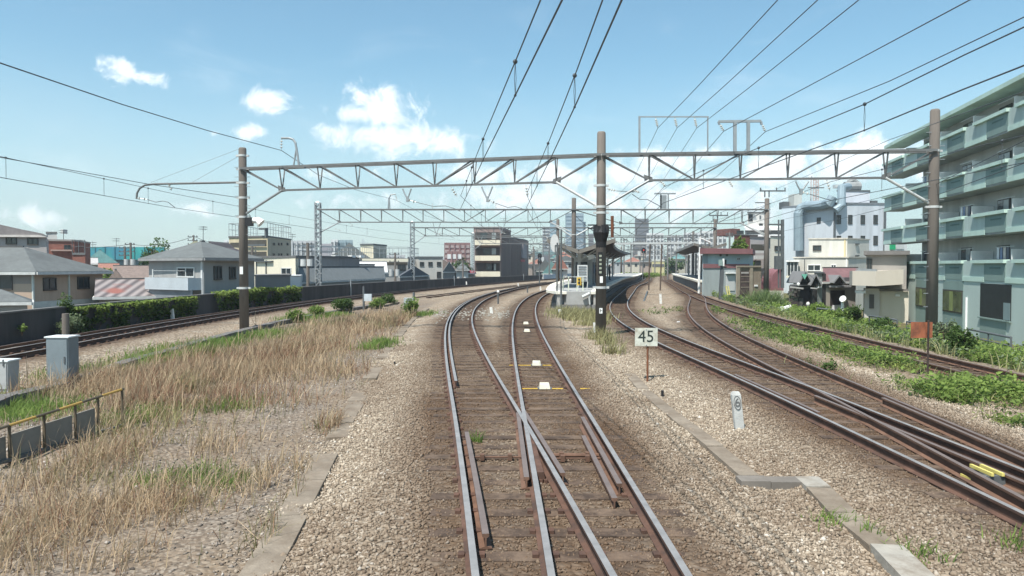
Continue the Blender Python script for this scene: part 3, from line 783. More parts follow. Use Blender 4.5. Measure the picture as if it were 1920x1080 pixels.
vee_hanger(g2, at(812, 418, Y), at(826, 418, Y), at(818, 440, Y), [at(826, 437, Y), at(840, 441, Y), at(852, 447, Y)])
vee_hanger(g2, at(932, 417, Y), at(948, 417, Y), at(940, 436, Y), [at(948, 438, Y), at(962, 443, Y), at(975, 449, Y)])
insulator(g2, at(811, 381, Y), at(811, 392, Y), 2, .1); insulator(g2, at(930, 381, Y), at(930, 392, Y), 2, .1)
insulator(g2, at(655, 416, Y), at(662, 424, Y), 2, .1); insulator(g2, at(626, 428, Y), at(640, 433, Y), 2, .09)
def tbox(mb):
    mb.bar(at(1227, 363, Y), at(1267, 363, Y), .14); 
    for x in (1239, 1253): mb.bar(at(x, 363, Y), at(x, 393, Y), .12)
    mb.box(at(1240, 0, Y).x, Y - .06, zat(391, Y), at(1252, 0, Y).x, Y + .06, zat(366, Y))
part('feeder_frame', galv, g2, tbox)
def xarm(g, px, py, Y, l, r, pins, w=.12):
    def f(mb):
        mb.bar(at(l, py, Y), at(r, py, Y), w)
        for q in pins: mb.tube([at(q, py, Y), at(q, py - 6, Y)], .06, 6)
        mb.bar(at(px - 4, py, Y), at(px - 4, py + 12, Y), .09); mb.bar(at(px + 4, py, Y), at(px + 4, py + 12, Y), .09)
    part('cross_arm', steel_dark, g, f)
xarm(g2, 1438, 358, Y, 1425, 1473, (1426, 1456, 1472))
part('bracket_arm', steel_dark, g2, lambda mb: mb.bar(at(1416, 380, Y), at(1436, 380, Y), .09))

# gantries further on
def far_gantry(Y, label, pxs, pychord, kinds, depth=1.2, arms=()):
    pts = [at(p, pychord, Y) for p in pxs]
    if kinds[0] == 'L': pts[0].x = min(pts[0].x, wallx(Y) - .3)
    g = thing('catenary_gantry', label, 'gantry', (pts[0].x, Y, -.3))
    for p, k in zip(pts, kinds):
        if k == 'L': lattice_mast(g, p.x, Y, -3.6, p.z + .8, .5)
        else: conc_pole(g, p.x, Y, -.4, p.z + 1.2, .27, .22, [p.z])
    for A, B in zip(pts, pts[1:]):
        n = max(5, int((B - A).length / 2.4)); ts = [.09 + .82 * i / (n - 1) for i in range(n)]
        truss(g, Span(A, B), ts, ''.join('\\' if i < n // 2 else '/' for i in range(n - 1)), depth, .12, .3, knee_z=1.3)
    for px in arms:
        vee_hanger(g, at(px - 5, pychord + depth * 1400 / Y, Y), at(px + 5, pychord + depth * 1400 / Y, Y), at(px, pychord + depth * 1400 / Y + 13, Y), [at(px + 7, pychord + depth * 1400 / Y + 14, Y), at(px + 18, pychord + depth * 1400 / Y + 19, Y)])
    return g
g3 = far_gantry(105.0, 'third truss gantry from the camera, starting at a white-capped lattice mast', (773, 1046, 1341), 427, 'LCC', 1.15, (900, 1000))
xarm(g3, 1341, 404, 105.0, 1330, 1365, (1331, 1352, 1364), .16)
g4 = far_gantry(142.0, 'fourth truss gantry, seen in front of the brown apartment house', (887, 1075, 1300), 445, 'LCC', 1.2)
g5 = far_gantry(180.0, 'faint truss gantry furthest off over the station', (960, 1150, 1330), 458, 'CCC', 1.2)

g6 = far_gantry(225.0, 'gantry almost lost in the clutter beyond the platform ends', (1000, 1165, 1300), 470, 'CCC', 1.2)
g7 = far_gantry(270.0, 'last gantry in the distance over the vanishing tracks', (1090, 1210, 1290), 474, 'CCC', 1.2)
for i, (px, pt, Y_) in enumerate(((1150, 452, 135), (1170, 447, 150), (1183, 455, 165), (1200, 450, 205), (1228, 449, 190), (1252, 446, 150), (1268, 440, 175), (1286, 447, 160), (1300, 438, 128), (1322, 442, 118), (1368, 436, 100), (1030, 452, 170), (1018, 461, 205), (1002, 468, 160))):
    t = thing('line_pole', 'slim overhead line pole with cross arms in the clutter behind the platforms', 'pole', Vector((at(px, 499, Y_).x, Y_, -.5)), 'slim line poles beyond the platforms')
    part('shaft', M('line_pole_grey', (.17, .165, .16), .8, .2, 2), t, lambda mb: mb.tube([Vector((at(px, 499, Y_).x, Y_, -.6)), at(px, pt, Y_)], [.17, .12], 8))
    for k in range(1 + i % 3): part('cross_arm', steel_dark, t, lambda mb: (mb.bar(at(px - 6 - i % 4, pt + 3 + 5 * k, Y_), at(px + 7, pt + 3 + 5 * k, Y_), .12), [mb.tube([at(px - 5 + 5 * q, pt + 3 + 5 * k, Y_), at(px - 5 + 5 * q, pt + .8 + 5 * k, Y_)], .09, 6) for q in range(3)]))
    if i % 3 == 0: part('junction_box', galv_light, t, lambda mb: mb.box(at(px - 2.5, 0, Y_).x, Y_ - .5, zat(pt + 30, Y_), at(px + 2.5, 0, Y_).x, Y_ - .2, zat(pt + 21, Y_)))

# ------------------------------------------------------------------ overhead wires
def sagged(p, q, sag, n=14):
    p, q = Vector(p), Vector(q)
    return [p.lerp(q, i / n) - Vector((0, 0, 4 * sag * (i / n) * (1 - i / n))) for i in range(n + 1)]
def wire(label, pts, r=.011, sag=0.0, group='overhead wires'):
    full = []
    for p, q in zip(pts, pts[1:]): full += sagged(p, q, sag)[(1 if full else 0):]
    return solo('overhead_wire', label, 'wire', wire_m, lambda mb: mb.tube(full, r, 6), group, True)
def overhead(label, pts, dYs, r=.0105, sag=.0):
    """pts = (x, y, contact height, carrier height): a carrier wire, the contact wire under it and their droppers"""
    t = thing('overhead_line', label, 'overhead line', (pts[0][0], pts[0][1], pts[0][2]), 'contact lines over the tracks')
    a = [Vector((p[0], p[1], p[2])) for p in pts]; b = [Vector((p[0], p[1], p[3])) for p in pts]
    part('contact_wire', wire_m, t, lambda mb: mb.tube(a, r, 6)); 
    full = []
    for i, (p, q) in enumerate(zip(b, b[1:])): full += sagged(p, q, sag if (q - p).length > 25 else 0)[(1 if full else 0):]
    part('carrier_wire', wire_m, t, lambda mb: mb.tube(full, r * .9, 6))
    ys = [p.y for p in full]
    for y in dYs:
        f = lambda arr, k: float(np.interp(y, [p.y for p in arr], [p[k] for p in arr]))
        c0, c1 = Vector((f(a, 0), y, f(a, 2))), Vector((f(full, 0), y, f(full, 2)))
        d = part('dropper', wire_m, t, lambda mb: (mb.tube([c0, c0.lerp(c1, .5) + Vector((.012, 0, 0)), c1], .004, 4), mb.tube([c0, c0.lerp(c1, .5) - Vector((.012, 0, 0)), c1], .004, 4), mb.ball(c1, .034, 8), mb.ball(c0, .02, 6)))
    return t
overhead('pair of wires over the left-hand curving track, first pair left of the middle pole', [(1.0, 1, 4.9, 5.36), (.45, 6.6, 4.9, 5.36), (.05, 10.3, 4.9, 5.36), (-.63, 16.5, 4.9, 5.36), (-2.1, 30.6, 4.9, 5.42), (-1.2, 70, 5.0, 6.3), (3.4, 105, 5.1, 6.3), (12, 142, 5.1, 6.2), (23, 180, 5.1, 6.2)], [10.35, 16.6, 21.5, 25, 36, 44, 52, 60, 78, 88, 98], sag=.15)
overhead('pair of wires over the track straight ahead, nearest left of the middle pole', [(1.02, 1, 4.9, 5.36), (.97, 6.6, 4.9, 5.36), (.93, 10.8, 4.9, 5.36), (.84, 16.5, 4.9, 5.36), (.58, 30, 4.9, 5.42), (2.9, 70, 5.0, 6.3), (9.1, 105, 5.1, 6.3), (18.5, 142, 5.1, 6.2), (30, 180, 5.1, 6.2)], [11.1, 17.2, 22, 25.5, 38, 48, 58, 80, 92], sag=.15)
overhead('pair of wires over the right-hand platform track, rising to the upper right corner', [(6.0, 2, 4.9, 5.35), (6.0, 10, 4.9, 5.35), (6.1, 13, 4.9, 5.35), (5.75, 28.4, 4.95, 5.55), (10.6, 70, 5.0, 6.4), (17.5, 105, 5.1, 6.4), (27, 142, 5.1, 6.2)], [8, 13, 18.2, 23, 40, 50, 60, 85], sag=.15)
overhead('pair of wires over the rusty track beside the apartment block', [(11.3, 3, 4.9, 5.5), (11.7, 14, 4.9, 5.5), (11.9, 28, 5.0, 5.7), (16.9, 70, 5.0, 6.4), (23.4, 105, 5.1, 6.4)], [12, 18, 24, 38, 48, 58], sag=.2)
overhead('pair of wires over the far-left track beside the wall', [(-14.5, 6, 5.12, 5.75), (-14.8, 20, 5.12, 5.72), (-15.1, 32.9, 5.15, 5.78), (-12.2, 70, 5.15, 5.85), (-5.2, 105, 5.15, 6.0), (5, 142, 5.2, 6.0)], [16, 22, 27.5, 31, 37, 42, 47, 53, 59, 65, 78, 88], sag=.1)
wire('thick feeder wire from the upper left corner to the curved arm on the gantry', [at(-400, -60, 9.5), at(0, 118, 14.6), at(230, 196, 20.5), at(390, 245, 26.5), S1.pt(527.5, 282), at(597, 328, 42), at(667, 356, 54), at(742, 375, 70), at(800, 405, 88), at(853, 420, 105)], .014)
wire('stay wire sloping from the far left edge down to the left concrete pole', [at(-200, 255, 23), at(0, 295, 25.5), at(277, 345, 31), at(443, 370, 32.9)], .013)
for x, x2, xb, lb in ((1233.5, 1458, 1150, 'leftmost'), (1269.5, 1533, 1170, 'middle'), (1306.5, 1610, 1192, 'rightmost')):
    p = S2.pt(x, 240); q = at(x2, 0, 13.7); e = q + (q - p) * .75
    wire(f'{lb} of three feeder wires on the thin white frame above the right truss', [e + Vector((0, 0, .3)), q, (p + q) / 2 - Vector((0, 0, .03)), p, at((x + xb) / 2 - 4, 335, 46), at(xb, 376, 70)], .010)
wire('feeder wire from the left insulator of the T-shaped frame towards the upper right', [at(2300, -170, 8.5), at(1818, 0, 13.2), at(1590, 122, 19.5), S2.pt(1357, 246), at(1295, 318, 45), at(1229, 367, 70)], .012)
wire('feeder wire from the right insulator of the T-shaped frame towards the right edge', [at(2200, -90, 10.5), at(1920, 32, 14), at(1668, 152, 19.8), S2.pt(1435, 247), at(1345, 330, 46), at(1267, 369, 70)], .012)
wire('wire crossing in front of the pale blue building up to the right gantry pole', [at(1466, 412, 70), at(1560, 392, 52), at(1754, 346, 28), at(2050, 200, 15)], .012)
wire('lower wire crossing in front of the pale blue building', [at(1452, 437, 70), at(1600, 405, 46), at(1756, 366, 28), at(2100, 240, 15)], .012)
wire('wire rising from the second right-hand pole across the right truss', [at(1456, 354, 70), at(1540, 318, 50), at(1668, 262, 30), at(1920, 172, 18)], .011)
for i, (a_, b_, lb) in enumerate((((1300, 440, 128), (1341, 408, 105), 'the third right pole to a slim pole behind'), ((1252, 448, 150), (1300, 440, 128), 'two slim poles over the side platform'), ((1076, 402, 70), (1150, 455, 135), 'the second middle pole to a slim pole by the canopy'), ((1150, 455, 135), (1183, 457, 165), 'two slim poles behind the island canopy'), ((1341, 415, 105), (1438, 385, 70), 'the third and second right-hand poles, lower line'))):
    wire('sagging line between ' + lb, [at(*a_), at(*b_)], .025, .4)
wire('sagging wire between the far right-hand poles with cross arms', [at(1341, 402, 105), at(1390, 385, 88), at(1428, 355, 70)], .018)

# ------------------------------------------------------------------ signs, posts, boxes beside the tracks
# speed limit sign
p = G(1214, 713, -.2); p.z = gz(p.x, p.y)
Ys = p.y
sg = thing('speed_sign', 'square off-white speed board reading 45 on a thin rusty post', 'speed sign', p)
part('post', rust_m, sg, lambda mb: mb.tube([(p.x, p.y, p.z - .2), (p.x, p.y, zat(618, Ys))], .025, 8))
q0, q1 = at(1190.5, 649, Ys - .04), at(1233, 615, Ys - .04)
pl = part('plate', M('sign_plate', (.55, .56, .49), .75, .12, 6, alt=(.33, .29, .22), alt_amt=.5, alt_scale=5), sg, lambda mb: mb.box(q0.x, Ys - .045, q0.z, q1.x, Ys - .028, q1.z))
text('45', .40, M('sign_black', (.025, .035, .03), .7), pl, ((q0.x + q1.x) / 2 - .005, Ys - .048, (q0.z + q1.z) / 2 + .005), (R(90), 0, 0), 'numerals', .002, .98)
for dx, dz in ((0, .18), (0, -.19)):
    part('bolt', galv, pl, lambda mb: mb.ball(((q0.x + q1.x) / 2 + dx, Ys - .05, (q0.z + q1.z) / 2 + dz), .014, 6))
# concrete kilometre post with a numeral in an oval
p = G(1388, 806, -.22); p.z = gz(p.x, p.y); kp = thing('marker_post', 'leaning whitewashed concrete marker post with numeral 6 in the ballast', 'marker post', p)
def kpost(mb):
    w, d, t = .075, .05, Vector((-.09, -.02, .74)); b = p - Vector((0, 0, .15))
    lo = [b + Vector(v) for v in ((-w, -d, 0), (w, -d, 0), (w, d, 0), (-w, d, 0))]
    mid = [v + t for v in lo]; top = [m_ + (sum(mid, Vector()) / 4 - m_) * .3 + Vector((0, 0, .05)) for m_ in mid]
    mb.hexa(lo, mid); mb.hexa(mid, top)
kpo = part('stone', M('whitewashed_concrete', (.50, .50, .48), .85, .12, 6, bump=.4, alt=(.30, .29, .28), alt_amt=.35, alt_scale=5), kp, kpost)
n6 = p + Vector((-.073, -.0595, .46)); lean = math.atan2(-.09, .74)
text('6', .20, M('worn_black', (.12, .12, .12), .8), kp, n6 + Vector((0, -.012, 0)), (R(90) - .02, -lean * -1, 0), 'numeral', .002)
def ring(mb):
    pts = []
    for i in range(21):
        a_ = 2 * math.pi * i / 20; v = Vector((.058 * math.cos(a_), -.012, .115 * math.sin(a_))); v.x += v.z * -.12; pts.append(n6 + v)
    mb.tube(pts, .005, 5, cap=False)
part('oval_mark', MATS['worn_black'], kp, ring)
# rusty square sign seen from behind
p = G(1739, 716, -.3); p.z = gz(p.x, p.y); Yr = p.y
rs = thing('rusty_sign', 'back of a rusty brown square sign on a thin post by the weeds', 'sign', p)
part('post', M('dark_rusty_post', (.05, .035, .03), .8), rs, lambda mb: mb.tube([p - Vector((0, 0, .2)), at(1741, 600, Yr)], .024, 8))
part('plate', M('rusty_plate', (.30, .10, .05), .85, .25, 5, alt=(.13, .055, .035), alt_amt=.55, alt_scale=4), rs, lambda mb: mb.box(at(1719, 0, Yr).x, Yr + .03, zat(634, Yr), at(1760, 0, Yr).x, Yr + .045, zat(604, Yr)))
# transponders on the sleepers with yellow marks
for i, (px, py, lb) in enumerate(((1021, 726, 'nearest of the white transponder boxes between the rails, yellow bars beside it'), (1006, 683, 'second white transponder box from the camera between the rails'), (988, 621, 'third white transponder box from the camera, small between the rails'), (986, 607, 'fourth and furthest white transponder box between the rails'))):
    g_ = G(px, py, -.14); t = thing('transponder', lb, 'transponder', (g_.x, g_.y, -.17), 'transponder boxes between the rails')
    part('case', cream_p, t, lambda mb: (mb.hexa([(g_.x - .12, g_.y - .21, -.15), (g_.x + .12, g_.y - .21, -.15), (g_.x + .12, g_.y + .21, -.15), (g_.x - .12, g_.y + .21, -.15)], [(g_.x - .1, g_.y - .19, -.06), (g_.x + .1, g_.y - .19, -.06), (g_.x + .1, g_.y + .19, -.06), (g_.x - .1, g_.y + .19, -.06)])))
    part('mounting_plate', steel_dark, t, lambda mb: mb.box(g_.x - .16, g_.y - .12, -.165, g_.x + .16, g_.y + .12, -.151))
    if i < 2:
        for s0, s1 in ((-.50, -.16), (.16, .40)) + (((.78, 1.0),) if i == 0 else ((-.75, -.62),)):
            part('yellow_bar', yellow_p, t, lambda mb: mb.box(g_.x + s0, g_.y - .18, -.152, g_.x + s1, g_.y - .12, -.140))
# yellow fitting between the right-hand rails
p = G(1855, 893, -.1); yf = thing('rail_clamp', 'yellow cage fitting between the right-hand rails close to the right edge', 'rail fitting', (p.x, p.y, -.17))
part('yellow_bars', M('bright_yellow', (.62, .52, .16), .6, .2), yf, lambda mb: [mb.bar((p.x + dx, p.y - .22, -.02), (p.x + dx, p.y + .22, -.02), .035, .04) for dx in (-.10, .03)] + [mb.bar((p.x - .26, p.y - .2, -.12), (p.x - .26, p.y + .15, -.12), .035, .03)])
for dy in (-.15, .15): part('foot', steel_dark, yf, lambda mb: mb.box(p.x - .2, p.y + dy - .04, -.17, p.x + .12, p.y + dy + .04, -.046))
# trackside cabinets
def cabinet(px0, px1, pytop, pybase, label, depth=.4, m=None):
    g_ = G((px0 + px1) / 2, pybase, -.3); Yc = g_.y; x0, x1 = at(px0, pybase, Yc).x, at(px1, pybase, Yc).x; z1 = zat(pytop, Yc)
    t = thing('trackside_cabinet', label, 'cabinet', (g_.x, Yc, -.3), 'trackside cabinets')
    m = m or M('cabinet_grey', (.18, .215, .235), .5, .1, 2, alt=(.13, .155, .17), alt_amt=.4)
    part('body', m, t, lambda mb: mb.box(x0, Yc, -.4, x1, Yc + depth, z1 - .03))
    part('lid', M('cabinet_lid', (.66, .69, .70), .5), t, lambda mb: mb.box(x0 - .03, Yc - .03, z1 - .03, x1 + .03, Yc + depth + .03, z1))
    d = part('door', m, t, lambda mb: mb.box(x0 + .02, Yc - .02, -.22, x1 - .02, Yc - .001, z1 - .07))
    part('handle', steel_dark, d, lambda mb: mb.box(x1 - .09, Yc - .04, .3, x1 - .06, Yc - .021, .45))
    return t
cabinet(88, 129, 631, 729, 'tall grey trackside cabinet in front of a concrete post at left', .42)
cabinet(-45, 15, 676, 736, 'grey cabinet cut off by the left edge of the picture', .4, M('cabinet_pale', (.36, .37, .37), .6))
solo('concrete_post', 'short round concrete post standing behind the grey cabinet', 'post', concrete, lambda mb: mb.tube([at(123, 700, 19.2) - Vector((0, 0, .5)), at(123, 588, 19.2)], .085, 12))
def postbox(pxp, pt, pb, bx0, by0, bx1, by1, label, m):
    g_ = G(pxp, pb, -.3); Yc = g_.y; t = thing('signal_box', label, 'junction box', (g_.x, Yc, -.3))
    part('post', steel_dark, t, lambda mb: mb.tube([(g_.x, Yc, -.5), (g_.x, Yc, zat(pt, Yc))], .07, 8))
    part('box', m, t, lambda mb: mb.box(at(bx0, 0, Yc).x, Yc - .3, zat(by1, Yc), at(bx1, 0, Yc).x, Yc - .08, zat(by0, Yc)))
    part('bracket', steel_dark, t, lambda mb: mb.bar((g_.x, Yc - .09, zat((by0 + by1) / 2, Yc)), (at(bx0 + 4, 0, Yc).x, Yc - .09, zat((by0 + by1) / 2, Yc)), .08))
postbox(682, 537, 582, 681, 551, 695, 564, 'pale grey junction box on a post among bushes near the far-left track', M('box_pale', (.50, .55, .58), .5))
postbox(776, 548, 592, 756, 558, 774, 573, 'grey junction box on a low post right of the dry grass', M('box_grey', (.36, .39, .40), .5))
# slim posts and stakes
def stake(px, pt, pb, r, label, m, cap=None, z=-.25):
    g_ = G(px, pb, z); t = thing('marker_stake', label, 'stake', (g_.x, g_.y, z), 'stakes beside the rails')
    part('stake_shaft', m, t, lambda mb: mb.tube([(g_.x, g_.y, z - .15), (g_.x, g_.y, zat(pt, g_.y))], r, 8))
    if cap: part('stake_cap', cap, t, lambda mb: mb.ball((g_.x, g_.y, zat(pt, g_.y)), r * 1.7, 8))
stake(934, 547, 571, .06, 'dark stake with a white knob between the two left curves', steel_dark, white_p)
stake(989, 537, 549, .07, 'dark stake without a knob further along the left curve', steel_dark)
stake(1242, 732, 746, .03, 'stubby black stake in the ballast below the speed sign', black_m)
stake(740, 678, 685, .025, 'thin dark stake at the edge of the left concrete trough', black_m)
stake(1052, 430, 590, .055, 'tall slim dark pole standing before the platform end', steel_dark)
for px, pt, pb, lb in ((922, 576, 588, 'white stump on the grey shingle between the left curves'), (1014, 537, 545, 'white stump left of the platform end'), (875, 528, 535, 'tiny white marker at the foot of the far wall'), (972, 531, 537, 'tiny white marker on the far left curve'), (1051, 580, 592, 'white stump at the foot of the slim dark pole'), (1118, 605, 625, 'white stub leaning at the foot of the middle concrete pole'), (324, 579, 597, 'white stub by the spare rail under the ivy'), (1239, 551, 568, 'white stub leaning between the right-hand tracks')):
    g_ = G(px, pb, -.2); h = zat(pt, g_.y)
    solo('white_marker', lb, 'marker', M('marker_white', (.66, .66, .63), .8, .12, 8, alt=(.4, .38, .35), alt_amt=.4, alt_scale=6), lambda mb: (mb.hexa([(g_.x - .09, g_.y - .07, -.35), (g_.x + .09, g_.y - .07, -.35), (g_.x + .09, g_.y + .07, -.35), (g_.x - .09, g_.y + .07, -.35)], [(g_.x - .13, g_.y - .06, h), (g_.x + .03, g_.y - .06, h), (g_.x + .03, g_.y + .06, h), (g_.x - .13, g_.y + .06, h)])), 'white marker stubs beside the tracks')
solo('iron_bar', 'dark iron bar leaning beside the white stub between right-hand tracks', 'bar', steel_dark, lambda mb: mb.bar(G(1207, 566, -.25), G(1214, 546, -.1), .12))
solo('white_stone', 'white stone lying between the two right-hand tracks', 'stone', white_p, lambda mb: mb.ball(G(1272, 605, -.2), .12, 7, 0, .5))
# cable troughs
def trough(label, pix, w, m, z=-.16, gaps=0.0):
    pts = [G(a, b, z) for a, b in pix]; t = thing('cable_trough', label, 'cable trough', (pts[0].x, pts[0].y, -.3))
    d = 0
    for p, q in zip(pts, pts[1:]):
        L_ = (q - p).length; n = max(1, int(L_ / .95)); v = (q - p) / n; s_ = Vector((-v.y, v.x, 0)).normalized() * w / 2
        for i in range(n):
            a_, b_ = p + v * (i + .006), p + v * (i + .994); j = rnd.uniform(-.016, .012)
            k = rnd.uniform(-.012, .012); d += 1
            if rnd.random() < gaps and 11 < a_.y < 30: continue
            mb = MB(); mb.hexa([a_ - s_ + Vector((k, 0, -.2)), a_ + s_ + Vector((k, 0, -.2)), b_ + s_ + Vector((k, 0, -.2)), b_ - s_ + Vector((k, 0, -.2))], [a_ - s_ + Vector((k, 0, j)), a_ + s_ + Vector((k, 0, j)), b_ + s_ + Vector((k, 0, j)), b_ - s_ + Vector((k, 0, j))])
            mb.build('trough_lid', m[d % len(m)] if callable(getattr(m, '__len__', None)) else m, t)
trough('concrete cable trough with worn lids between the dry field and the ballast', [(470, 1100), (548, 965), (612, 850), (668, 752), (706, 688), (738, 640), (768, 602), (800, 578)], .34, [conc_sl], -.23, .45)
trough('concrete cable trough right of the main track, with pale lids near the camera', [(1740, 1100), (1660, 1020), (1580, 958), (1535, 912), (1512, 893)], .30, [conc_sl, conc_pale, conc_sl, conc_sl, conc_pale], -.17)
trough('dark cross-piece of cable trough between the two trough runs at right', [(1515, 897), (1440, 897), (1385, 897)], .26, [M('trough_dark', (.17, .15, .13), .9, .2, 3)], -.16)
trough('concrete cable trough run from the speed sign down to the cross-piece', [(1405, 890), (1340, 836), (1290, 797), (1240, 757), (1205, 728), (1180, 700)], .26, [conc_sl], -.168, .1)
trough('dark trough edge running beside the far-left track', [(-60, 770), (17, 739), (130, 712), (245, 674), (360, 643), (467, 614), (560, 594), (640, 580), (730, 566)], .35, [M('trough_dark_grey', (.14, .13, .125), .9, .25, 2)], -.12)  # darker grey concrete than the other troughs
trough('short concrete sleeper remnant in the grass near the shingle', [(700, 575), (745, 566)], .35, [conc_sl], -.15)
# yellow and black railing over the culvert at left
stripe = bpy.data.materials.new('hazard_stripe'); stripe.use_nodes = True
_nt = stripe.node_tree; _t = _nt.nodes.new('ShaderNodeTexCoord'); _w = _nt.nodes.new('ShaderNodeTexWave'); _w.bands_direction = 'DIAGONAL'
_w.inputs['Scale'].default_value = .55; _nt.links.new(_t.outputs['Object'], _w.inputs['Vector'])
_r = _nt.nodes.new('ShaderNodeValToRGB'); _r.color_ramp.interpolation = 'CONSTANT'; _r.color_ramp.elements[1].position = .48
_r.color_ramp.elements[0].color = (.10, .08, .05, 1); _r.color_ramp.elements[1].color = (.38, .24, .06, 1)
_nt.links.new(_w.outputs['Fac'], _r.inputs[0]); _nt.links.new(_r.outputs[0], _nt.nodes['Principled BSDF'].inputs['Base Color'])
ra, rb = G(-70, 893, -.28), G(233, 800, -.28)
za, zb = zat(826, ra.y), zat(729, rb.y)
rl = thing('culvert_railing', 'low yellow and black striped railing with grey panels in the dry grass', 'railing', ra)
tp = lambda t: ra.lerp(rb, t) + Vector((0, 0, (za + .28) * (1 - t) + (zb + .28) * t))
part('top_rail', stripe, rl, lambda mb: mb.tube([tp(i / 6) for i in range(7)], .022, 8))
for t_ in (.02, .24, .44, .64, .80, .985): part('post', M('faded_post', (.11, .085, .055), .8, .3, 4), rl, lambda mb: mb.bar(ra.lerp(rb, t_) - Vector((0, 0, .1)), tp(t_), .032))
for t0, t1 in ((.03, .23), (.25, .43), (.45, .63), (.65, .79)):
    def pan(mb):
        a_, b_ = ra.lerp(rb, t0), ra.lerp(rb, t1); n = Vector((-(rb - ra).y, (rb - ra).x, 0)).normalized() * .03
        ta, tb = a_.lerp(tp(t0), .72), b_.lerp(tp(t1), .72)
        mb.hexa([a_ + n, a_ + n * 2, b_ + n * 2, b_ + n], [ta + n, ta + n * 2, tb + n * 2, tb + n])
    part('panel', M('railing_panel', (.22, .205, .18), .85, .15, 4, alt=(.17, .15, .12), alt_amt=.5, alt_scale=2), rl, pan)
part('bottom_rail', steel_dark, rl, lambda mb: mb.bar(ra + Vector((0, 0, .03)), rb + Vector((0, 0, .03)), .05))

# ------------------------------------------------------------------ wall along the left
def wall_z(y): return .86 - max(0, y - 60) * .0022
wl = thing('boundary_wall', 'long dark concrete boundary wall along the far-left track', 'wall', (wallx(20), 20, -.3))
ys_ = list(np.arange(8, 60, 4)) + list(np.arange(60, 156, 5))
wmat = M('wall_dark', (.062, .060, .062), .92, .35, .8, streak=True, alt=(.032, .031, .033), alt_amt=.5, alt_scale=.5)
def wallm(mb):
    for a_, b_ in zip(ys_, ys_[1:]):
        xa, xb = wallx(a_), wallx(b_)
        mb.hexa([(xa - .2, a_, -3.6), (xa, a_, -3.6), (xb, b_, -3.6), (xb - .2, b_, -3.6)], [(xa - .2, a_, wall_z(a_)), (xa, a_, wall_z(a_)), (xb, b_, wall_z(b_)), (xb - .2, b_, wall_z(b_))])
part('wall_face', wmat, wl, wallm)
def coping(mb):
    for a_, b_ in zip(ys_, ys_[1:]):
        xa, xb = wallx(a_), wallx(b_)
        mb.hexa([(xa - .24, a_, wall_z(a_) + .002), (xa + .035, a_, wall_z(a_) + .002), (xb + .035, b_, wall_z(b_) + .002), (xb - .24, b_, wall_z(b_) + .002)], [(xa - .24, a_, wall_z(a_) + .06), (xa + .035, a_, wall_z(a_) + .06), (xb + .035, b_, wall_z(b_) + .06), (xb - .24, b_, wall_z(b_) + .06)])
part('coping', M('wall_coping', (.15, .145, .14), .9, .2, 1), wl, coping)
for px, py0, py1 in ((601, 530, 560), (776, 520, 541), (887, 515, 529)):
    Yp = 69.6 if px < 700 else (104.6 if px < 850 else 141.6)
    solo('earth_rod', f'thin grey conduit on the wall below the {"second" if px < 700 else "third" if px < 850 else "fourth"} gantry mast', 'conduit', galv, lambda mb: mb.tube([(wallx(Yp) + .1, Yp, -.4), (wallx(Yp) + .1, Yp, wall_z(Yp) + .4)], .07, 6))
# pale blue corrugated fence past the end of the wall
bf = thing('blue_fence', 'pale blue metal fence beyond the end of the dark wall', 'fence', (wallx(156), 156, -.3))
part('panel', M('fence_blue', (.30, .40, .50), .6, .15, .4), bf, lambda mb: [mb.bar((wallx(a_), a_, .25), (wallx(a_ + 7), a_ + 7, .25), .12, 1.0) for a_ in range(156, 205, 7)])
for a_ in range(156, 206, 7): part('post', galv_light, bf, lambda mb: mb.bar((wallx(a_), a_, -.4), (wallx(a_), a_, .95), .16))

# ------------------------------------------------------------------ platform between the two middle tracks
def strip(mb, ys, fl, fr, z0, z1, mi=0):   # slab between two curves x = fl(y), fr(y)
    n = len(ys)
    for a, b in zip(ys, ys[1:]):
        mb.hexa([(fl(a), a, z0), (fr(a), a, z0), (fr(b), b, z0), (fl(b), b, z0)], [(fl(a), a, z1), (fr(a), a, z1), (fr(b), b, z1), (fl(b), b, z1)], mi)
pys = list(np.arange(45.5, 100, 3)) + list(np.arange(101, 175, 8))
pl_l = lambda y: cx('B', y) + 1.22 + max(0, 48 - y) ** 2 * .10
pl_r = lambda y: cx('C', y) - 1.12
plat_grey = M('platform_asphalt', (.33, .33, .32), .9, .12, 2)
edge_w = M('platform_edge', (.72, .69, .60), .85, .08, 2)
face_d = M('platform_face', (.17, .165, .16), .9, .3, 1.5, streak=True)
ip = thing('island_platform', 'island platform with white concrete edges between the two middle tracks', 'platform', (4, 46, -.3))
part('deck', plat_grey, ip, lambda mb: strip(mb, pys, lambda y: pl_l(y) + .62, lambda y: pl_r(y) - .62, .2, 1.0))
part('edge_slab', edge_w, ip, lambda mb: strip(mb, pys, pl_l, lambda y: pl_l(y) + .615, .84, 1.004))
part('edge_slab', edge_w, ip, lambda mb: strip(mb, pys, lambda y: pl_r(y) - .615, pl_r, .84, 1.004))
part('side_wall', face_d, ip, lambda mb: strip(mb, pys, lambda y: pl_l(y) + .35, lambda y: pl_r(y) - .35, -.4, .19))
for sx in (pl_l(46) + .25, pl_r(46) - .5):
    part('support_block', M('support_block', (.36, .35, .33), .9, .2, 3), ip, lambda mb: mb.box(sx, 45.6, -.5, sx + .3, 46.2, .83))
part('end_wall', M('end_wall_grey', (.26, .25, .24), .9, .2, 2), ip, lambda mb: mb.box(pl_l(46) + .7, 45.75, -.4, pl_r(46) - .7, 46.0, .83))
part('cable_pipe', galv_light, ip, lambda mb: (mb.tube([at(1092, 557, 45.3), at(1106, 550, 45.3)], .10, 8), mb.tube([at(1104, 549, 45.3), at(1106, 571, 45.3)], .05, 8)))
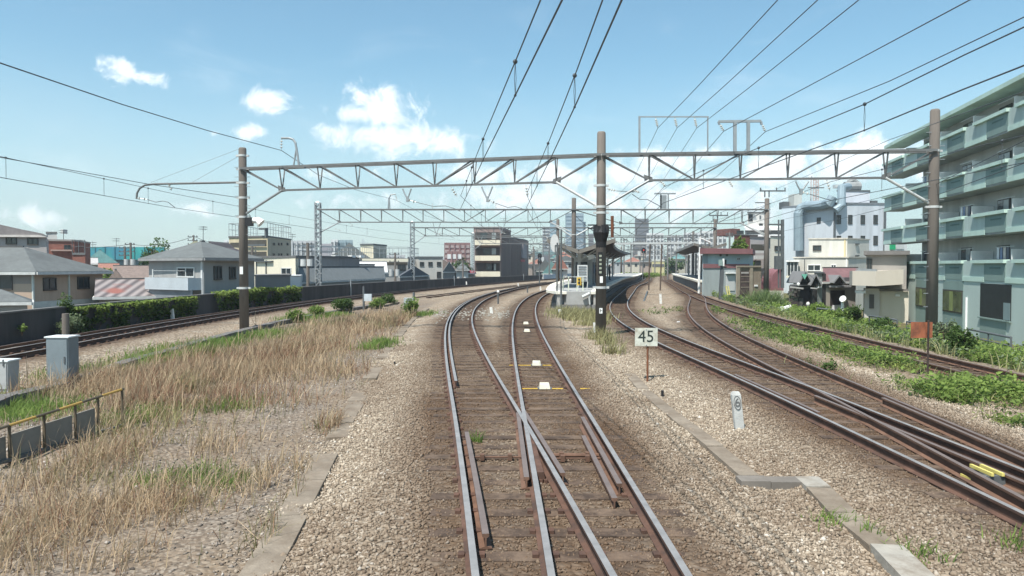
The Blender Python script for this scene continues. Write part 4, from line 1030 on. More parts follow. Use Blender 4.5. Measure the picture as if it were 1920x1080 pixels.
# end fence with yellow board
fe = thing('platform_fence', 'pale railing with a yellow board closing off the platform end', 'fence', at(1073, 546, 47))
Fp = lambda px, py: at(px, py, 47.0)
part('rail', galv_light, fe, lambda mb: (mb.bar(Fp(1056, 519), Fp(1093, 519), .05), mb.bar(Fp(1056, 532), Fp(1093, 532), .04)))
for px in (1056, 1066, 1082, 1093): part('post', M('fence_post_pale', (.55, .58, .45), .6), fe, lambda mb: mb.bar(at(px, 519, 47), Vector((at(px, 519, 47).x, 47, 1.0)), .06))
yb = part('yellow_board', yellow_p, fe, lambda mb: mb.box(Fp(1083, 0).x, 46.9, Fp(0, 535).z, Fp(1091, 0).x, 46.94, Fp(0, 520).z))
part('black_mark', black_m, yb, lambda mb: (mb.ball((Fp(1087, 0).x, 46.89, Fp(0, 524).z), .07, 6), mb.ball((Fp(1087, 0).x, 46.89, Fp(0, 530).z), .08, 6)))
# platform furniture: slatted board, light box, pole mirrors
wb = thing('slatted_board', 'white board with dark horizontal bars standing on the platform end', 'board', at(1095, 546, 49))
Wp = lambda px, py, d=0: at(px, py, 49.0 - d)
part('board', M('board_white', (.55, .56, .55), .6), wb, lambda mb: mb.box(Wp(1084, 0).x, 49, Wp(0, 528).z, Wp(1103, 0).x, 49.08, Wp(0, 497).z))
for py in (500, 504.5, 509.5, 514, 520, 525): part('slat', M('board_slat', (.18, .19, .2), .6), wb, lambda mb: mb.box(Wp(1086, 0).x, 48.96, Wp(0, py + 1).z, Wp(1101, 0).x, 48.995, Wp(0, py - 1).z))
for px in (1085, 1102): part('leg', galv_light, wb, lambda mb: mb.bar(Vector((Wp(px, 0).x, 49.04, .98)), Wp(px, 528, -.04), .05))
lb = thing('light_box', 'white hooded light box hanging under the front of the platform canopy', 'light box', at(1109, 482, 56))
part('hood', white_p, lb, lambda mb: mb.hexa([at(1103, 488, 56), at(1114, 484, 56), at(1116, 482, 57.2), at(1106, 485, 57.2)], [at(1103, 478, 56), at(1112, 477, 56), at(1116, 479, 57.2), at(1106, 478.5, 57.2)]))
part('hanger', steel_dark, lb, lambda mb: mb.tube([at(1108, 479, 56.5), at(1108, 466, 56.5)], .03, 6))
mirror = thing('mirror_pole', 'grey pole frame with an oval white mirror back beside the platform tip', 'mirror', Vector((at(1045, 588, 46.2).x, 46.2, -.3)))
Mp = lambda px, py: at(px, py, 46.2)
part('pole', steel_dark, mirror, lambda mb: mb.tube([Vector((Mp(1045, 0).x, 46.2, -.4)), Mp(1045, 455)], .05, 8))
part('oval_panel', M('mirror_back', (.55, .55, .54), .5, .1, 4), mirror, lambda mb: mb.prism([Mp(1040 + 8 * math.cos(a_) * (1 if abs(math.cos(a_)) < .7 else 1), 456 + 17 * math.sin(a_)) for a_ in [i * math.pi / 10 for i in range(20)]], (0, .12, 0)))
part('box_frame', steel_dark, mirror, lambda mb: [mb.bar(Mp(a, b), Mp(c, d), .06) for a, b, c, d in ((1041, 460, 1061, 460), (1041, 477, 1061, 477), (1041, 460, 1041, 477), (1061, 460, 1061, 477), (1050, 460, 1050, 477))])

def canopy(t, ys, zc, cl, cr, fx, drop=.55, rise=.0, m=None):
    """gull-wing canopy: valley line fx(y), tips fx+cl / fx+cr"""
    m = m or M('canopy_underside', (.06, .057, .055), .8, .15, 1)
    for nm, w_ in (('roof_wing', cl), ('roof_wing', cr)):
        def f(mb):
            for a, b in zip(ys, ys[1:]):
                p = [Vector((fx(a), a, zc - drop)), Vector((fx(a) + w_, a, zc)), Vector((fx(b) + w_, b, zc)), Vector((fx(b), b, zc - drop))]
                if w_ < 0: p = [p[1], p[0], p[3], p[2]]
                mb.hexa([v - Vector((0, 0, .06)) for v in p], [v + Vector((0, 0, .06)) for v in p])
        part(nm, m, t, f)
        part('fascia', M('canopy_fascia', (.24, .235, .22), .7, .1, 2), t, lambda mb: [mb.bar((fx(a) + w_ * 1.01, a, zc - .06), (fx(b) + w_ * 1.01, b, zc - .06), .09, .30) for a, b in zip(ys, ys[1:])])
    a = ys[0]
    part('end_rafter', M('canopy_rafter', (.17, .155, .135), .7, .15, 2), t, lambda mb: (mb.bar((fx(a) + cl, a - .08, zc - .08), (fx(a), a - .08, zc - drop - .1), .12, .26), mb.bar((fx(a), a - .08, zc - drop - .1), (fx(a) + cr, a - .08, zc - .08), .12, .26)))
cys = [52, 56, 60, 64, 68, 72, 76, 80, 84, 88, 92, 96, 100, 106, 112]
cmid = lambda y: (pl_l(y) + pl_r(y)) / 2 + .25
ca = thing('platform_canopy', 'dark gull-wing canopy roof over the island platform', 'canopy', (cmid(52), 52, 1.0))
canopy(ca, cys, 4.42, -2.15, 2.5, cmid, .78)
for y in range(54, 112, 7):
    part('column', M('canopy_column', (.34, .34, .32), .7), ca, lambda mb: (mb.bar((cmid(y), y, .98), (cmid(y), y, 3.55), .2), mb.bar((cmid(y), y, 2.9), (cmid(y) + 1.6, y, 4.05), .1), mb.bar((cmid(y), y, 2.9), (cmid(y) - 1.6, y, 4.05), .1)))
    if y > 57: part('lamp_strip', white_p, ca, lambda mb: mb.box(cmid(y) + .9, y - 1.2, 3.55, cmid(y) + 1.05, y + .2, 3.66))
hut = thing('platform_shelter', 'grey waiting-room block with dark openings under the island canopy', 'shelter', (cmid(60), 60, 1.0))
hs = lambda y: cmid(y)
part('wall', M('shelter_wall', (.42, .42, .40), .8, .1, 1), hut, lambda mb: strip(mb, [62, 68, 74, 80, 86], lambda y: hs(y) - .75, lambda y: hs(y) + .75, .98, 3.3))
for y in (64, 69, 74.5, 80):
    d = part('door', M('shelter_door', (.05, .055, .065), .5), hut, lambda mb: mb.bar((hs(y) + .78, y, 1.95), (hs(y + 1.3) + .78, y + 1.3, 1.95), .06, 1.9))
    part('notice', M('notice_blue', (.20, .26, .36), .6), hut, lambda mb: mb.bar((hs(y + 2.4) + .79, y + 2.4, 2.3), (hs(y + 3.4) + .79, y + 3.4, 2.3), .05, .8))
part('door', M('shelter_door', (.05, .055, .065), .5), hut, lambda mb: mb.box(hs(62) - .35, 61.92, 1.0, hs(62) + .35, 61.99, 2.9))
vm = thing('vending_machine', 'dark vending machine block before the shelter on the platform', 'vending machine', (cmid(55) + .2, 56, 1.0))
part('cabinet', M('vending_dark', (.06, .06, .065), .5), vm, lambda mb: mb.box(cmid(56) - .3, 56, 1.0, cmid(56) + .55, 56.7, 2.85))
part('front_panel', M('vending_panel', (.16, .17, .18), .3), vm, lambda mb: mb.box(cmid(56) - .22, 55.95, 1.5, cmid(56) + .47, 55.99, 2.7))

# people waiting: one skinned figure each
def person(x, y, z, rz, label, top, legs, hair=(.02, .017, .015), h=1.68):
    s = h / 1.7
    J = {'pel': (0, 0, .93), 'wai': (0, .0, 1.1), 'che': (0, -.01, 1.32), 'nec': (0, 0, 1.47), 'hea': (0, -.02, 1.56), 'top': (0, -.01, 1.68),
         'hl': (.10, 0, .88), 'kl': (.11, -.02, .48), 'al': (.11, .02, .08), 'tl': (.12, -.14, .035), 'hr': (-.10, 0, .88), 'kr': (-.11, -.03, .48), 'ar': (-.12, .0, .08), 'tr': (-.13, -.16, .035),
         'sl': (.19, 0, 1.39), 'el': (.235, .02, 1.12), 'wl': (.23, -.07, .88), 'fl': (.22, -.10, .78), 'sr': (-.19, 0, 1.39), 'er': (-.24, .02, 1.12), 'wr': (-.22, -.10, .90), 'fr': (-.20, -.14, .82)}
    rad = {'pel': .135, 'wai': .125, 'che': .145, 'nec': .06, 'hea': .09, 'top': .075, 'hl': .095, 'kl': .062, 'al': .045, 'tl': .035, 'hr': .095, 'kr': .062, 'ar': .045, 'tr': .035, 'sl': .06, 'el': .045, 'wl': .032, 'fl': .03, 'sr': .06, 'er': .045, 'wr': .032, 'fr': .03}
    E_ = ['pel wai', 'wai che', 'che nec', 'nec hea', 'hea top', 'pel hl', 'hl kl', 'kl al', 'al tl', 'pel hr', 'hr kr', 'kr ar', 'ar tr', 'che sl', 'sl el', 'el wl', 'wl fl', 'che sr', 'sr er', 'er wr', 'wr fr']
    ks = list(J); me = bpy.data.meshes.new('body')
    me.from_pydata([tuple(c * s for c in J[k]) for k in ks], [tuple(ks.index(q) for q in e.split()) for e in E_], [])
    r_ = thing('person', label, 'person', (x, y, z)); r_.rotation_euler.z = rz
    o = bpy.data.objects.new('body', me); COL.objects.link(o); o.parent = r_
    sk = o.modifiers.new('skin', 'SKIN'); sk.use_smooth_shade = True
    if not me.skin_vertices: me.skin_vertices.new()
    for i, k in enumerate(ks):
        me.skin_vertices[0].data[i].radius = (rad[k] * s, rad[k] * s * (.75 if k in ('che', 'wai') else 1)); me.skin_vertices[0].data[i].use_root = (k == 'pel')
    o.modifiers.new('sub', 'SUBSURF').levels = 1
    # clothing colour by height on one continuous body
    m = bpy.data.materials.new('clothes'); m.use_nodes = True; nt = m.node_tree
    t = nt.nodes.new('ShaderNodeTexCoord'); sp = nt.nodes.new('ShaderNodeSeparateXYZ'); nt.links.new(t.outputs['Object'], sp.inputs[0])
    rp = nt.nodes.new('ShaderNodeValToRGB'); rp.color_ramp.interpolation = 'CONSTANT'; e = rp.color_ramp.elements
    mp = nt.nodes.new('ShaderNodeMath'); mp.operation = 'DIVIDE'; mp.inputs[1].default_value = 1.75 * s; nt.links.new(sp.outputs[2], mp.inputs[0])
    while len(e) < 5: e.new(.5)
    for q, (pz, c) in zip(e, ((0, (.02, .02, .02)), (.05, legs), (.55, top), (.85, (.45, .29, .22)), (.93, hair))): q.position = pz; q.color = (*c, 1)
    nt.links.new(mp.outputs[0], rp.inputs[0]); nt.links.new(rp.outputs[0], nt.nodes['Principled BSDF'].inputs['Base Color'])
    me.materials.append(m)
    hm = MB(); hm.ball((0, .015 * s, 1.615 * s), .098 * s, 10, 0, 1.05)
    hb = hm.build('hair', M('hair_black', hair, .6), None); hb.parent = r_; ORG[hb.name] = (0, 0, 0)
for (x, y, rz, lb, tp_, lg) in ((pl_r(63) - 1.15, 63, 1.2, 'person in a dark blue top waiting nearest on the platform by the shelter', (.03, .04, .09), (.02, .025, .04)),
                              (pl_r(71) - 1.25, 71, 1.4, 'person in a pale shirt and dark trousers further along the platform', (.45, .47, .5), (.03, .03, .035)),
                              (pl_r(83) - 1.2, 83, 1.1, 'person all in black standing furthest along the platform', (.025, .025, .03), (.02, .02, .022))):
    person(x, y, 1.0, rz, lb, tp_, lg)

# ------------------------------------------------------------------ right-hand platform with its canopy
rys = list(np.arange(78, 130, 4)) + [140, 155]
rp_l = lambda y: cx('E', y) + 1.15
rp = thing('side_platform', 'concrete side platform at right in front of the station building', 'platform', (rp_l(78), 78, -.3))
part('deck', plat_grey, rp, lambda mb: strip(mb, rys, lambda y: rp_l(y) + .5, lambda y: rp_l(y) + 4.2, .75, 1.05))
part('edge_slab', edge_w, rp, lambda mb: strip(mb, rys, rp_l, lambda y: rp_l(y) + .495, .85, 1.054))
part('side_wall', face_d, rp, lambda mb: strip(mb, rys, lambda y: rp_l(y) + .3, lambda y: rp_l(y) + 4.0, -.5, .74))
part('support_block', M('support_block', (.36, .35, .33), .9, .2, 3), rp, lambda mb: mb.box(rp_l(78) + 2.2, 77.7, -.5, rp_l(78) + 2.7, 77.99, .74))
part('end_rail', white_p, rp, lambda mb: mb.tube([(rp_l(79) + 1.6, 79, 1.05), (rp_l(79) + 1.6, 79, 2.1), (rp_l(79) + 2.9, 79, 2.1), (rp_l(79) + 3.1, 79, 1.95), (rp_l(79) + 3.1, 79, 1.05)], .05, 8))
c2 = thing('platform_canopy', 'dark sloping canopy roof over the side platform at right', 'canopy', (rp_l(84), 84, 1.05))
canopy(c2, [81, 88, 96, 102, 110, 120, 130], 5.0, -1.9, 1.6, lambda y: rp_l(y) + 1.7, .45)
for y in range(85, 130, 8): part('column', MATS['canopy_column'], c2, lambda mb: mb.bar((rp_l(y) + 2, y, 1.05), (rp_l(y) + 2, y, 4.4), .22))
part('back_wall', M('platform_back', (.16, .15, .145), .85, .3, .8, alt=(.30, .29, .27), alt_amt=.5), c2, lambda mb: strip(mb, [88, 96, 104, 112, 122], lambda y: rp_l(y) + 3.3, lambda y: rp_l(y) + 3.6, 1.05, 4.2))
# posts and beam between the right-hand tracks
po = thing('signal_portal', 'thin pale portal beam on two rusty posts between the right-hand tracks', 'portal', G(1230, 546, -.3))
Yq = 86.0
for px in (1219, 1241): part('post', M('portal_post', (.10, .075, .06), .8), po, lambda mb: mb.tube([Vector((at(px, 0, Yq).x, Yq, -.4)), at(px, 457, Yq)], .085, 8))
part('beam', galv_light, po, lambda mb: mb.bar(at(1152, 457, Yq), at(1316, 455, Yq), .22))
lp = thing('lamp_post', 'white steel lamp post beside the end of the side platform', 'lamp post', Vector((at(1314, 0, 74).x, 74, -.3)))
part('shaft', white_p, lp, lambda mb: mb.tube([Vector((at(1314, 0, 74).x, 74, -.5)), at(1313, 444, 74)], [.12, .09], 10))
part('arm', white_p, lp, lambda mb: mb.tube([at(1313, 446, 74), at(1333, 455, 74)], .05, 8))
part('collar', steel_dark, lp, lambda mb: mb.tube([at(1313, 463, 74), at(1313, 458, 74)], .14, 10))
for px, pt, pb, Ys_, lb in ((1012, 478, 540, 118, 'black twin-headed railway signal beyond the left curves'), (1207, 468, 520, 128, 'railway signal with a lit red lamp over the middle tracks')):
    t = thing('railway_signal', lb, 'signal', Vector((at(px, 0, Ys_).x, Ys_, -.3)))
    part('post', steel_dark, t, lambda mb: mb.tube([Vector((at(px, 0, Ys_).x, Ys_, -.4)), at(px, pt, Ys_)], .09, 8))
    for k, py in enumerate((pt + 2, pt + 13)):
        if px == 1207 and k: continue
        hd = part('signal_head', black_m, t, lambda mb: mb.prism([at(px + 4.2 * math.cos(a_), py + 5.5 * math.sin(a_), Ys_) for a_ in [i * math.pi / 6 for i in range(12)]], (0, .25, 0)))
        part('lamp', black_m if px != 1207 else None or M('signal_black_lens', (.03, .03, .03), .2), hd, lambda mb: mb.ball(at(px, py, Ys_ - .05), .12, 8))
    if px == 1207:
        lm = bpy.data.materials.new('red_lamp'); lm.use_nodes = True; b = lm.node_tree.nodes['Principled BSDF']
        b.inputs['Base Color'].default_value = (.5, .02, .02, 1); b.inputs['Emission Color'].default_value = (1, .06, .04, 1); b.inputs['Emission Strength'].default_value = .6
        part('red_lamp', lm, t, lambda mb: mb.ball(at(px, pt + 1, Ys_ - .12), .11, 8))
solo('steel_pole', 'slender dark steel pole in front of the pale blue building', 'pole', steel_dark, lambda mb: (mb.bar(at(1467, 540, 60), at(1467, 412, 60), .22), mb.bar(at(1460, 412, 60), at(1460, 540, 60), .1), mb.bar(at(1440, 421, 60), at(1467, 421, 60), .12), mb.box(at(1458, 0, 60).x, 59.8, zat(505, 60), at(1470, 0, 60).x, 60.2, zat(480, 60))))

# ------------------------------------------------------------------ buildings
def plaster(name, rgb, var=.06, **k): return M(name, rgb, .9, var, .5, streak=True, alt=tuple(c * .72 for c in rgb), alt_amt=.42, alt_scale=.45, **k)
class Building:
    """pts: 2 or 3 roof-line points (pixel x, distance) from left to right as seen; facets 0,1 are the faces between them"""
    def __init__(s, name, label, cat, pts, ytop, mat, zbot=-3.6, depth=8, k=0, group=None, zt=None):
        P = [at(px, 499, Y) for px, Y in pts]; P = [Vector((p.x, p.y, 0)) for p in P]
        s.z1 = zt if zt is not None else zat(ytop, pts[k][1]); s.z0 = zbot
        if len(P) == 2:
            n = ((P[0] + P[1]) / 2).normalized()     # sides run back along the line of sight
            P += [P[1] + n * depth]
        P.append(P[0] + P[2] - P[1]); s.P = P
        s.t = thing(name, label, cat, (P[1].x, P[1].y, zbot), group)
        s.mat = mat
        part('wall', mat, s.t, lambda mb: mb.prism([p + Vector((0, 0, zbot)) for p in P], (0, 0, s.z1 - zbot)))
    def facet(s, f):
        a, b = s.P[f], s.P[(f + 1) % 4]; u = (b - a).normalized(); n = Vector((u.y, -u.x, 0)); c = sum(s.P, Vector()) / 4
        if (c - a).dot(n) > 0: n = -n
        return a, u, n, (b - a).length
    def uv(s, f, px, py):                 # where the photo pixel meets facet f
        a, u, n, L = s.facet(f); d = Vector(ray(px, py)); o = Vector((0, 0, HCAM))
        k = (a - o).dot(n) / d.dot(n); h = o + d * k
        return (h - a).dot(u), h.z
    def panel(s, name, f, u0, z0, u1, z1, proud, mat, parent=None, back=-.0):
        a, u, n, L = s.facet(f)
        def fn(mb):
            q = [a + u * u0 + n * back, a + u * u1 + n * back, a + u * u1 + n * proud, a + u * u0 + n * proud]
            mb.hexa([v + Vector((0, 0, z0)) for v in q], [v + Vector((0, 0, z1)) for v in q])
        return part(name, mat, parent or s.t, fn)
    def px(s, name, f, x0, y0, x1, y1, proud, mat, parent=None, back=.0):
        (ua, za), (ub, zb) = s.uv(f, x0, y0), s.uv(f, x1, y1)
        return s.panel(name, f, min(ua, ub), min(za, zb), max(ua, ub), max(za, zb), proud, mat, parent, back)
    def win(s, f, x0, y0, x1, y1, fm=None, gm_=None, mull=1, name='window'):
        (ua, za), (ub, zb) = s.uv(f, x0, y0), s.uv(f, x1, y1); ua, ub = min(ua, ub), max(ua, ub); za, zb = min(za, zb), max(za, zb)
        return s.winu(f, ua, za, ub, zb, fm, gm_, mull, name)
    def winu(s, f, ua, za, ub, zb, fm=None, gm_=None, mull=1, name='window'):
        a, u, n, L = s.facet(f); fm = fm or alu_d; gm_ = gm_ or glass; w = min(.07, (ub - ua) * .12)
        def fr(mb):
            def bx(c0, d0, c1, d1, pr):
                q = [a + u * c0, a + u * c1, a + u * c1 + n * pr, a + u * c0 + n * pr]
                mb.hexa([v + Vector((0, 0, d0)) for v in q], [v + Vector((0, 0, d1)) for v in q])
            bx(ua, za - .02, ub, za + w, .10); bx(ua, zb - w, ub, zb, .08); bx(ua, za + w, ua + w, zb - w, .07); bx(ub - w, za + w, ub, zb - w, .07)
            for i in range(mull): c_ = ua + (ub - ua) * (i + 1) / (mull + 1); bx(c_ - w * .4, za + w, c_ + w * .4, zb - w, .06)
        o = part(name, fm, s.t, fr)
        s.panel('pane', f, ua + w * .9, za + w * .9, ub - w * .9, zb - w * .9, .025, gm_, o)
        return o
    def flat(s, mat=None, h=.25, over=.12):
        c = sum(s.P, Vector()) / 4; q = [p + (p - c).normalized() * over for p in s.P]
        part('roof_edge', mat or M('roof_edge_grey', (.12, .12, .12), .7), s.t, lambda mb: mb.prism([p + Vector((0, 0, s.z1 + .003)) for p in q], (0, 0, h)))
        return s
    def rail(s, h=1.1, mat=None, z=None):
        z = (s.z1 + .25) if z is None else z
        def f(mb):
            for i in range(4):
                a, b = s.P[i], s.P[(i + 1) % 4]; n = max(2, int((b - a).length / 1.2))
                mb.bar(a + Vector((0, 0, z + h)), b + Vector((0, 0, z + h)), .07); mb.bar(a + Vector((0, 0, z + h * .5)), b + Vector((0, 0, z + h * .5)), .04)
                for k in range(n): p = a.lerp(b, k / n); mb.bar(p + Vector((0, 0, z)), p + Vector((0, 0, z + h)), .05)
        part('roof_railing', mat or galv, s.t, f); return s
    def pitched(s, mat, rise, over=.5, hip=True, axis=None, eave_m=None, th=.14):
        P = s.P; c = sum(P, Vector()) / 4; q = [p + (p - c).normalized() * over * 1.3 for p in P]
        l01, l12 = (P[1] - P[0]).length, (P[2] - P[1]).length
        ax = axis if axis is not None else (0 if l01 > l12 else 1)   # ridge runs along edge 0 or edge 1
        if ax == 1: q = [q[1], q[2], q[3], q[0]]
        m0, m1 = (q[0] + q[3]) / 2, (q[1] + q[2]) / 2; hw = (q[0] - q[3]).length / 2
        if hip: d = (m1 - m0).normalized() * min(hw, (m1 - m0).length * .47); m0, m1 = m0 + d, m1 - d
        z = Vector((0, 0, s.z1 + .004)); zr = z + Vector((0, 0, rise + th))
        def f(mb):
            b = [p + z for p in q]; t_ = [p + z + Vector((0, 0, th)) for p in q]
            mb.add(b + t_ + [m0 + zr, m1 + zr], [(3, 2, 1, 0), (0, 1, 5, 4), (1, 2, 6, 5), (2, 3, 7, 6), (3, 0, 4, 7), (4, 5, 9, 8), (6, 7, 8, 9), (5, 6, 9), (7, 4, 8)])
        r = part('roof', mat, s.t, f)
        part('ridge_cap', M('ridge_dark', (.10, .10, .10), .8), r, lambda mb: mb.bar(m0 + zr, m1 + zr, .16, .12))
        em = eave_m or M('eave_white', (.52, .52, .50), .6)
        def g(mb):
            for i in range(4): a, b = q[i] * 1, q[(i + 1) % 4]; o = (a + b) / 2 - c; o = o.normalized() * .05; mb.bar(a + o + z + Vector((0, 0, .03)), b + o + z + Vector((0, 0, .03)), .10, .16)
        part('eave_gutter', em, r, g)
        return r
    def balcony(s, f, u0, u1, z0, z1, proud, mat, slab=None):
        b = s.panel('balcony', f, u0, z0, u1, z1, proud, mat, None, proud - .12)
        s.panel('balcony_slab', f, u0, z0 - .15, u1, z0 - .003, proud, slab or mat, b)
        a, u, n, L = s.facet(f)
        for uu in (u0, u1 - .1):
            s.panel('balcony_side', f, uu, z0, uu + .1, z1 - .003, proud - .122, mat, b)
        return b
def antenna(px, py0, py1, Y, label):
    def f(mb):
        mb.bar(at(px, py1, Y), at(px, py0, Y), .05)
        for k in range(2):
            yy = py0 + 1.5 + k * 4; mb.bar(at(px - 7, yy, Y), at(px + 6, yy + .6, Y), .045)
            for i in range(5): q = at(px - 6 + 2.8 * i, yy, Y); mb.bar(q - Vector((0, .35, 0)), q + Vector((0, .35, 0)), .03)
    solo('tv_antenna', label, 'antenna', steel_dark, f, 'roof antennas')
roof_grey = M('roof_slate', (.125, .135, .135), .85, .15, 2.5, alt=(.09, .095, .095), alt_amt=.4, alt_scale=.5)
roof_blue = M('roof_bluegrey', (.15, .165, .17), .8, .15, 2)

# left: tan house with hipped grey roof
tan = plaster('tan_siding', (.46, .345, .265))
b = Building('house', 'tan two-storey house with a grey hipped roof just behind the wall at far left', 'house', [(-210, 44), (59, 45), (192, 50.5)], 514, tan)
b.pitched(roof_grey, 1.55, .45, True, 0)
b.win(0, -25, 512, 24, 543); b.win(1, 80, 521, 105, 544); b.win(1, 144, 519, 167, 541)
b.px('band', 1, 60, 566, 191, 573, .03, M('trim_pale', (.50, .53, .50), .7)); b.px('downpipe', 1, 127, 516, 130, 590, .1, MATS['trim_pale']); b.px('downpipe', 1, 59, 516, 63, 590, .1, MATS['trim_pale'])
b.px('eave_shadow_panel', 0, -60, 515, 58, 532, .012, plaster('tan_shadowed', (.28, .24, .215)))  # darker strip paints the eave's shadow onto the front wall
lo = Building('porch', 'grey lean-to porch roof with pale gutter in front of the tan house', 'porch', [(-60, 40.5), (50, 41)], 571, plaster('porch_wall', (.30, .28, .26)), depth=3.2)
lo.pitched(roof_grey, .7, .3, True)
b = Building('apartment_house', 'mauve-grey house with a rounded roof edge behind the tan house', 'house', [(-60, 61), (88, 62), (92, 70)], 444, plaster('mauve_wall', (.32, .295, .29)))
b.win(0, 11, 445, 32, 458, alu_d); b.win(0, 51, 446, 72, 459, alu_d)
b.px('parapet_band', 0, -60, 440, 90, 445, .35, M('pale_band', (.50, .46, .43), .8))
def curved(mb):
    pts = [(-60, 412), (0, 421), (40, 430), (66, 435), (80, 438), (85, 440.5), (-60, 440.5)]
    mb.prism([at(px, py, 61.6 if i < 6 else 61.6) for i, (px, py) in enumerate(pts)], at(30, 499, 67) - at(30, 499, 61.6))
part('roof', M('mauve_roof', (.17, .155, .155), .8), b.t, curved)
brick = M('red_brick', (.24, .10, .075), .9, .2, 3, alt=(.17, .07, .055), alt_amt=.4)
b = Building('brick_building', 'red brick building with a rooftop shed behind the mauve house', 'building', [(90, 85), (140, 86), (170, 95)], 452, brick); b.flat(M('brick_top', (.30, .26, .24), .8), .2)
b.win(0, 120, 459, 133, 468); b.px('ledge', 0, 96, 468, 136, 471, .4, plaster('brick_ledge', (.38, .27, .23)))
b = Building('roof_shed', 'pale rooftop shed with a small tank on the red brick building', 'shed', [(88, 89), (108, 89)], 437, plaster('shed_wall', (.40, .40, .39)), zbot=zat(452, 89) + .15, depth=3); b.flat(None, .15)
part('tank', galv_light, b.t, lambda mb: mb.box(at(106, 0, 88.6).x, 88.6, zat(438, 88.6), at(111, 0, 88.6).x, 89.4, zat(430, 88.6)))
b = Building('brick_wing', 'lower red brick wing joined to the right of the brick building', 'building', [(136, 84), (160, 84)], 478, M('red_brick_dark', (.20, .085, .065), .9, .2, 3), depth=6); b.flat()
b.rail(1.4, steel_dark)
# building under teal netting
net = M('teal_netting', (.035, .26, .25), .8, .3, .35, alt=(.06, .16, .30), alt_amt=.55, alt_scale=.12)
b = Building('scaffolded_building', 'building wrapped in teal and blue scaffold netting on the left skyline', 'building', [(160, 140), (311, 142)], 464, M('net_grey', (.16, .22, .24), .9), depth=12)
b.px('netting', 0, 161, 463, 310, 487, .5, net, None, .1)
for i in range(9): b.px('scaffold_pole', 0, 162 + i * 18.4, 462, 162.8 + i * 18.4, 500, .62, steel_dark, None, .5)
# small tiled roofs between the houses
def lowhouse(label, pts, ytop, wall, roof, rise, axis=None, hip=False, over=.4, **k):
    b = Building('house', label, 'house', pts, ytop, wall, **k); b.pitched(roof, rise, over, hip, axis); return b
tile_br = M('roof_brown_tile', (.20, .155, .135), .9, .25, 3)
tile_red = M('roof_red_tile', (.26, .13, .10), .9, .2, 3)
corr = bpy.data.materials.new('corrugated_roof'); corr.use_nodes = True; _nt = corr.node_tree
_t = _nt.nodes.new('ShaderNodeTexCoord'); _w = _nt.nodes.new('ShaderNodeTexWave'); _w.bands_direction = 'X'; _w.inputs['Scale'].default_value = .55; _nt.links.new(_t.outputs['Object'], _w.inputs['Vector'])
_r = _nt.nodes.new('ShaderNodeValToRGB'); _r.color_ramp.elements[0].color = (.10, .085, .085, 1); _r.color_ramp.elements[1].color = (.30, .26, .25, 1); _nt.links.new(_w.outputs['Fac'], _r.inputs[0])
_n = _nt.nodes.new('ShaderNodeTexNoise'); _n.inputs['Scale'].default_value = .35; _nt.links.new(_t.outputs['Object'], _n.inputs['Vector'])
_x = _nt.nodes.new('ShaderNodeMix'); _x.data_type = 'RGBA'; _g = _nt.nodes.new('ShaderNodeMapRange'); _g.inputs['From Min'].default_value = .56; _g.inputs['From Max'].default_value = .64; _nt.links.new(_n.outputs['Fac'], _g.inputs['Value'])
_nt.links.new(_g.outputs[0], _x.inputs[0]); _nt.links.new(_r.outputs[0], _x.inputs[6]); _x.inputs[7].default_value = (.26, .10, .075, 1); _nt.links.new(_x.outputs[2], _nt.nodes['Principled BSDF'].inputs['Base Color'])
lowhouse('low house with a striped rusty and grey corrugated roof before the grey house', [(185, 47), (285, 48.5)], 560, plaster('low_wall', (.30, .28, .25)), corr, 1.05, 0, depth=5)
lowhouse('low tiled house with a small front gable left of the grey house', [(196, 62), (238, 62)], 538, plaster('gable_wall', (.26, .24, .22)), tile_br, 1.3, 1, depth=9)
lowhouse('low brown tiled roof behind the front gable', [(215, 72), (286, 74)], 524, plaster('low_wall', (.30, .28, .25)), tile_br, 1.2, 0, depth=7)
lowhouse('small red tiled roof beside the tan house', [(186, 80), (222, 80)], 517, plaster('low_wall', (.30, .28, .25)), tile_red, 1.2, 0, depth=7)
lowhouse('pale flat-pitched roof between brick wing and teal netting', [(138, 100), (182, 101)], 496, plaster('low_wall', (.30, .28, .25)), M('roof_pale', (.40, .38, .37), .8), .8, 0, depth=8)
# grey house with balcony
gw = plaster('grey_siding', (.32, .318, .31)); gw2 = gw
b = Building('house', 'grey two-storey house with a small balcony behind the ivy-covered wall', 'house', [(279, 50), (382, 46.5), (477, 52)], 488, gw)
b.pitched(roof_grey, 1.15, .45, True, 1, M('eave_grey', (.25, .25, .25), .6))
b.win(0, 333, 501, 366, 520, alu_l); b.win(1, 400, 499, 415, 524, alu_d); b.win(1, 429, 500, 441, 523, alu_d); b.px('corner_pipe', 0, 378, 490, 382, 560, .08, M('pipe_pale', (.52, .53, .53), .6))
(u0, z0_), (u1, z1_) = b.uv(0, 299, 537), b.uv(0, 380, 521)
b.balcony(0, u0, u1, z0_, z1_, 1.0, M('balcony_acrylic', (.42, .46, .49), .35, .1, 1))
b.px('lower_screen', 0, 301, 540, 381, 560, .8, M('screen_dark', (.20, .22, .24), .4, .25, .6), None, .7)
b.px('laundry_pole', 0, 315, 507, 374, 508, 1.0, galv_light, None, .96); b.px('post', 0, 312, 505, 314, 521, .98, galv_light, None, .92)
b.px('white_panel', 0, 279, 545, 298, 560, .05, M('panel_white', (.62, .62, .60), .8))
def fin(mb): mb.prism([at(391, 452, 58), at(396, 455, 58), at(404, 463, 58), (at(412, 466, 58)), at(425, 475, 58), at(391, 478, 58)], (0, 4, 0))
solo('roof_fin', 'dark curved roof fin rising behind the grey house', 'roof', M('fin_dark', (.08, .07, .075), .8), fin)
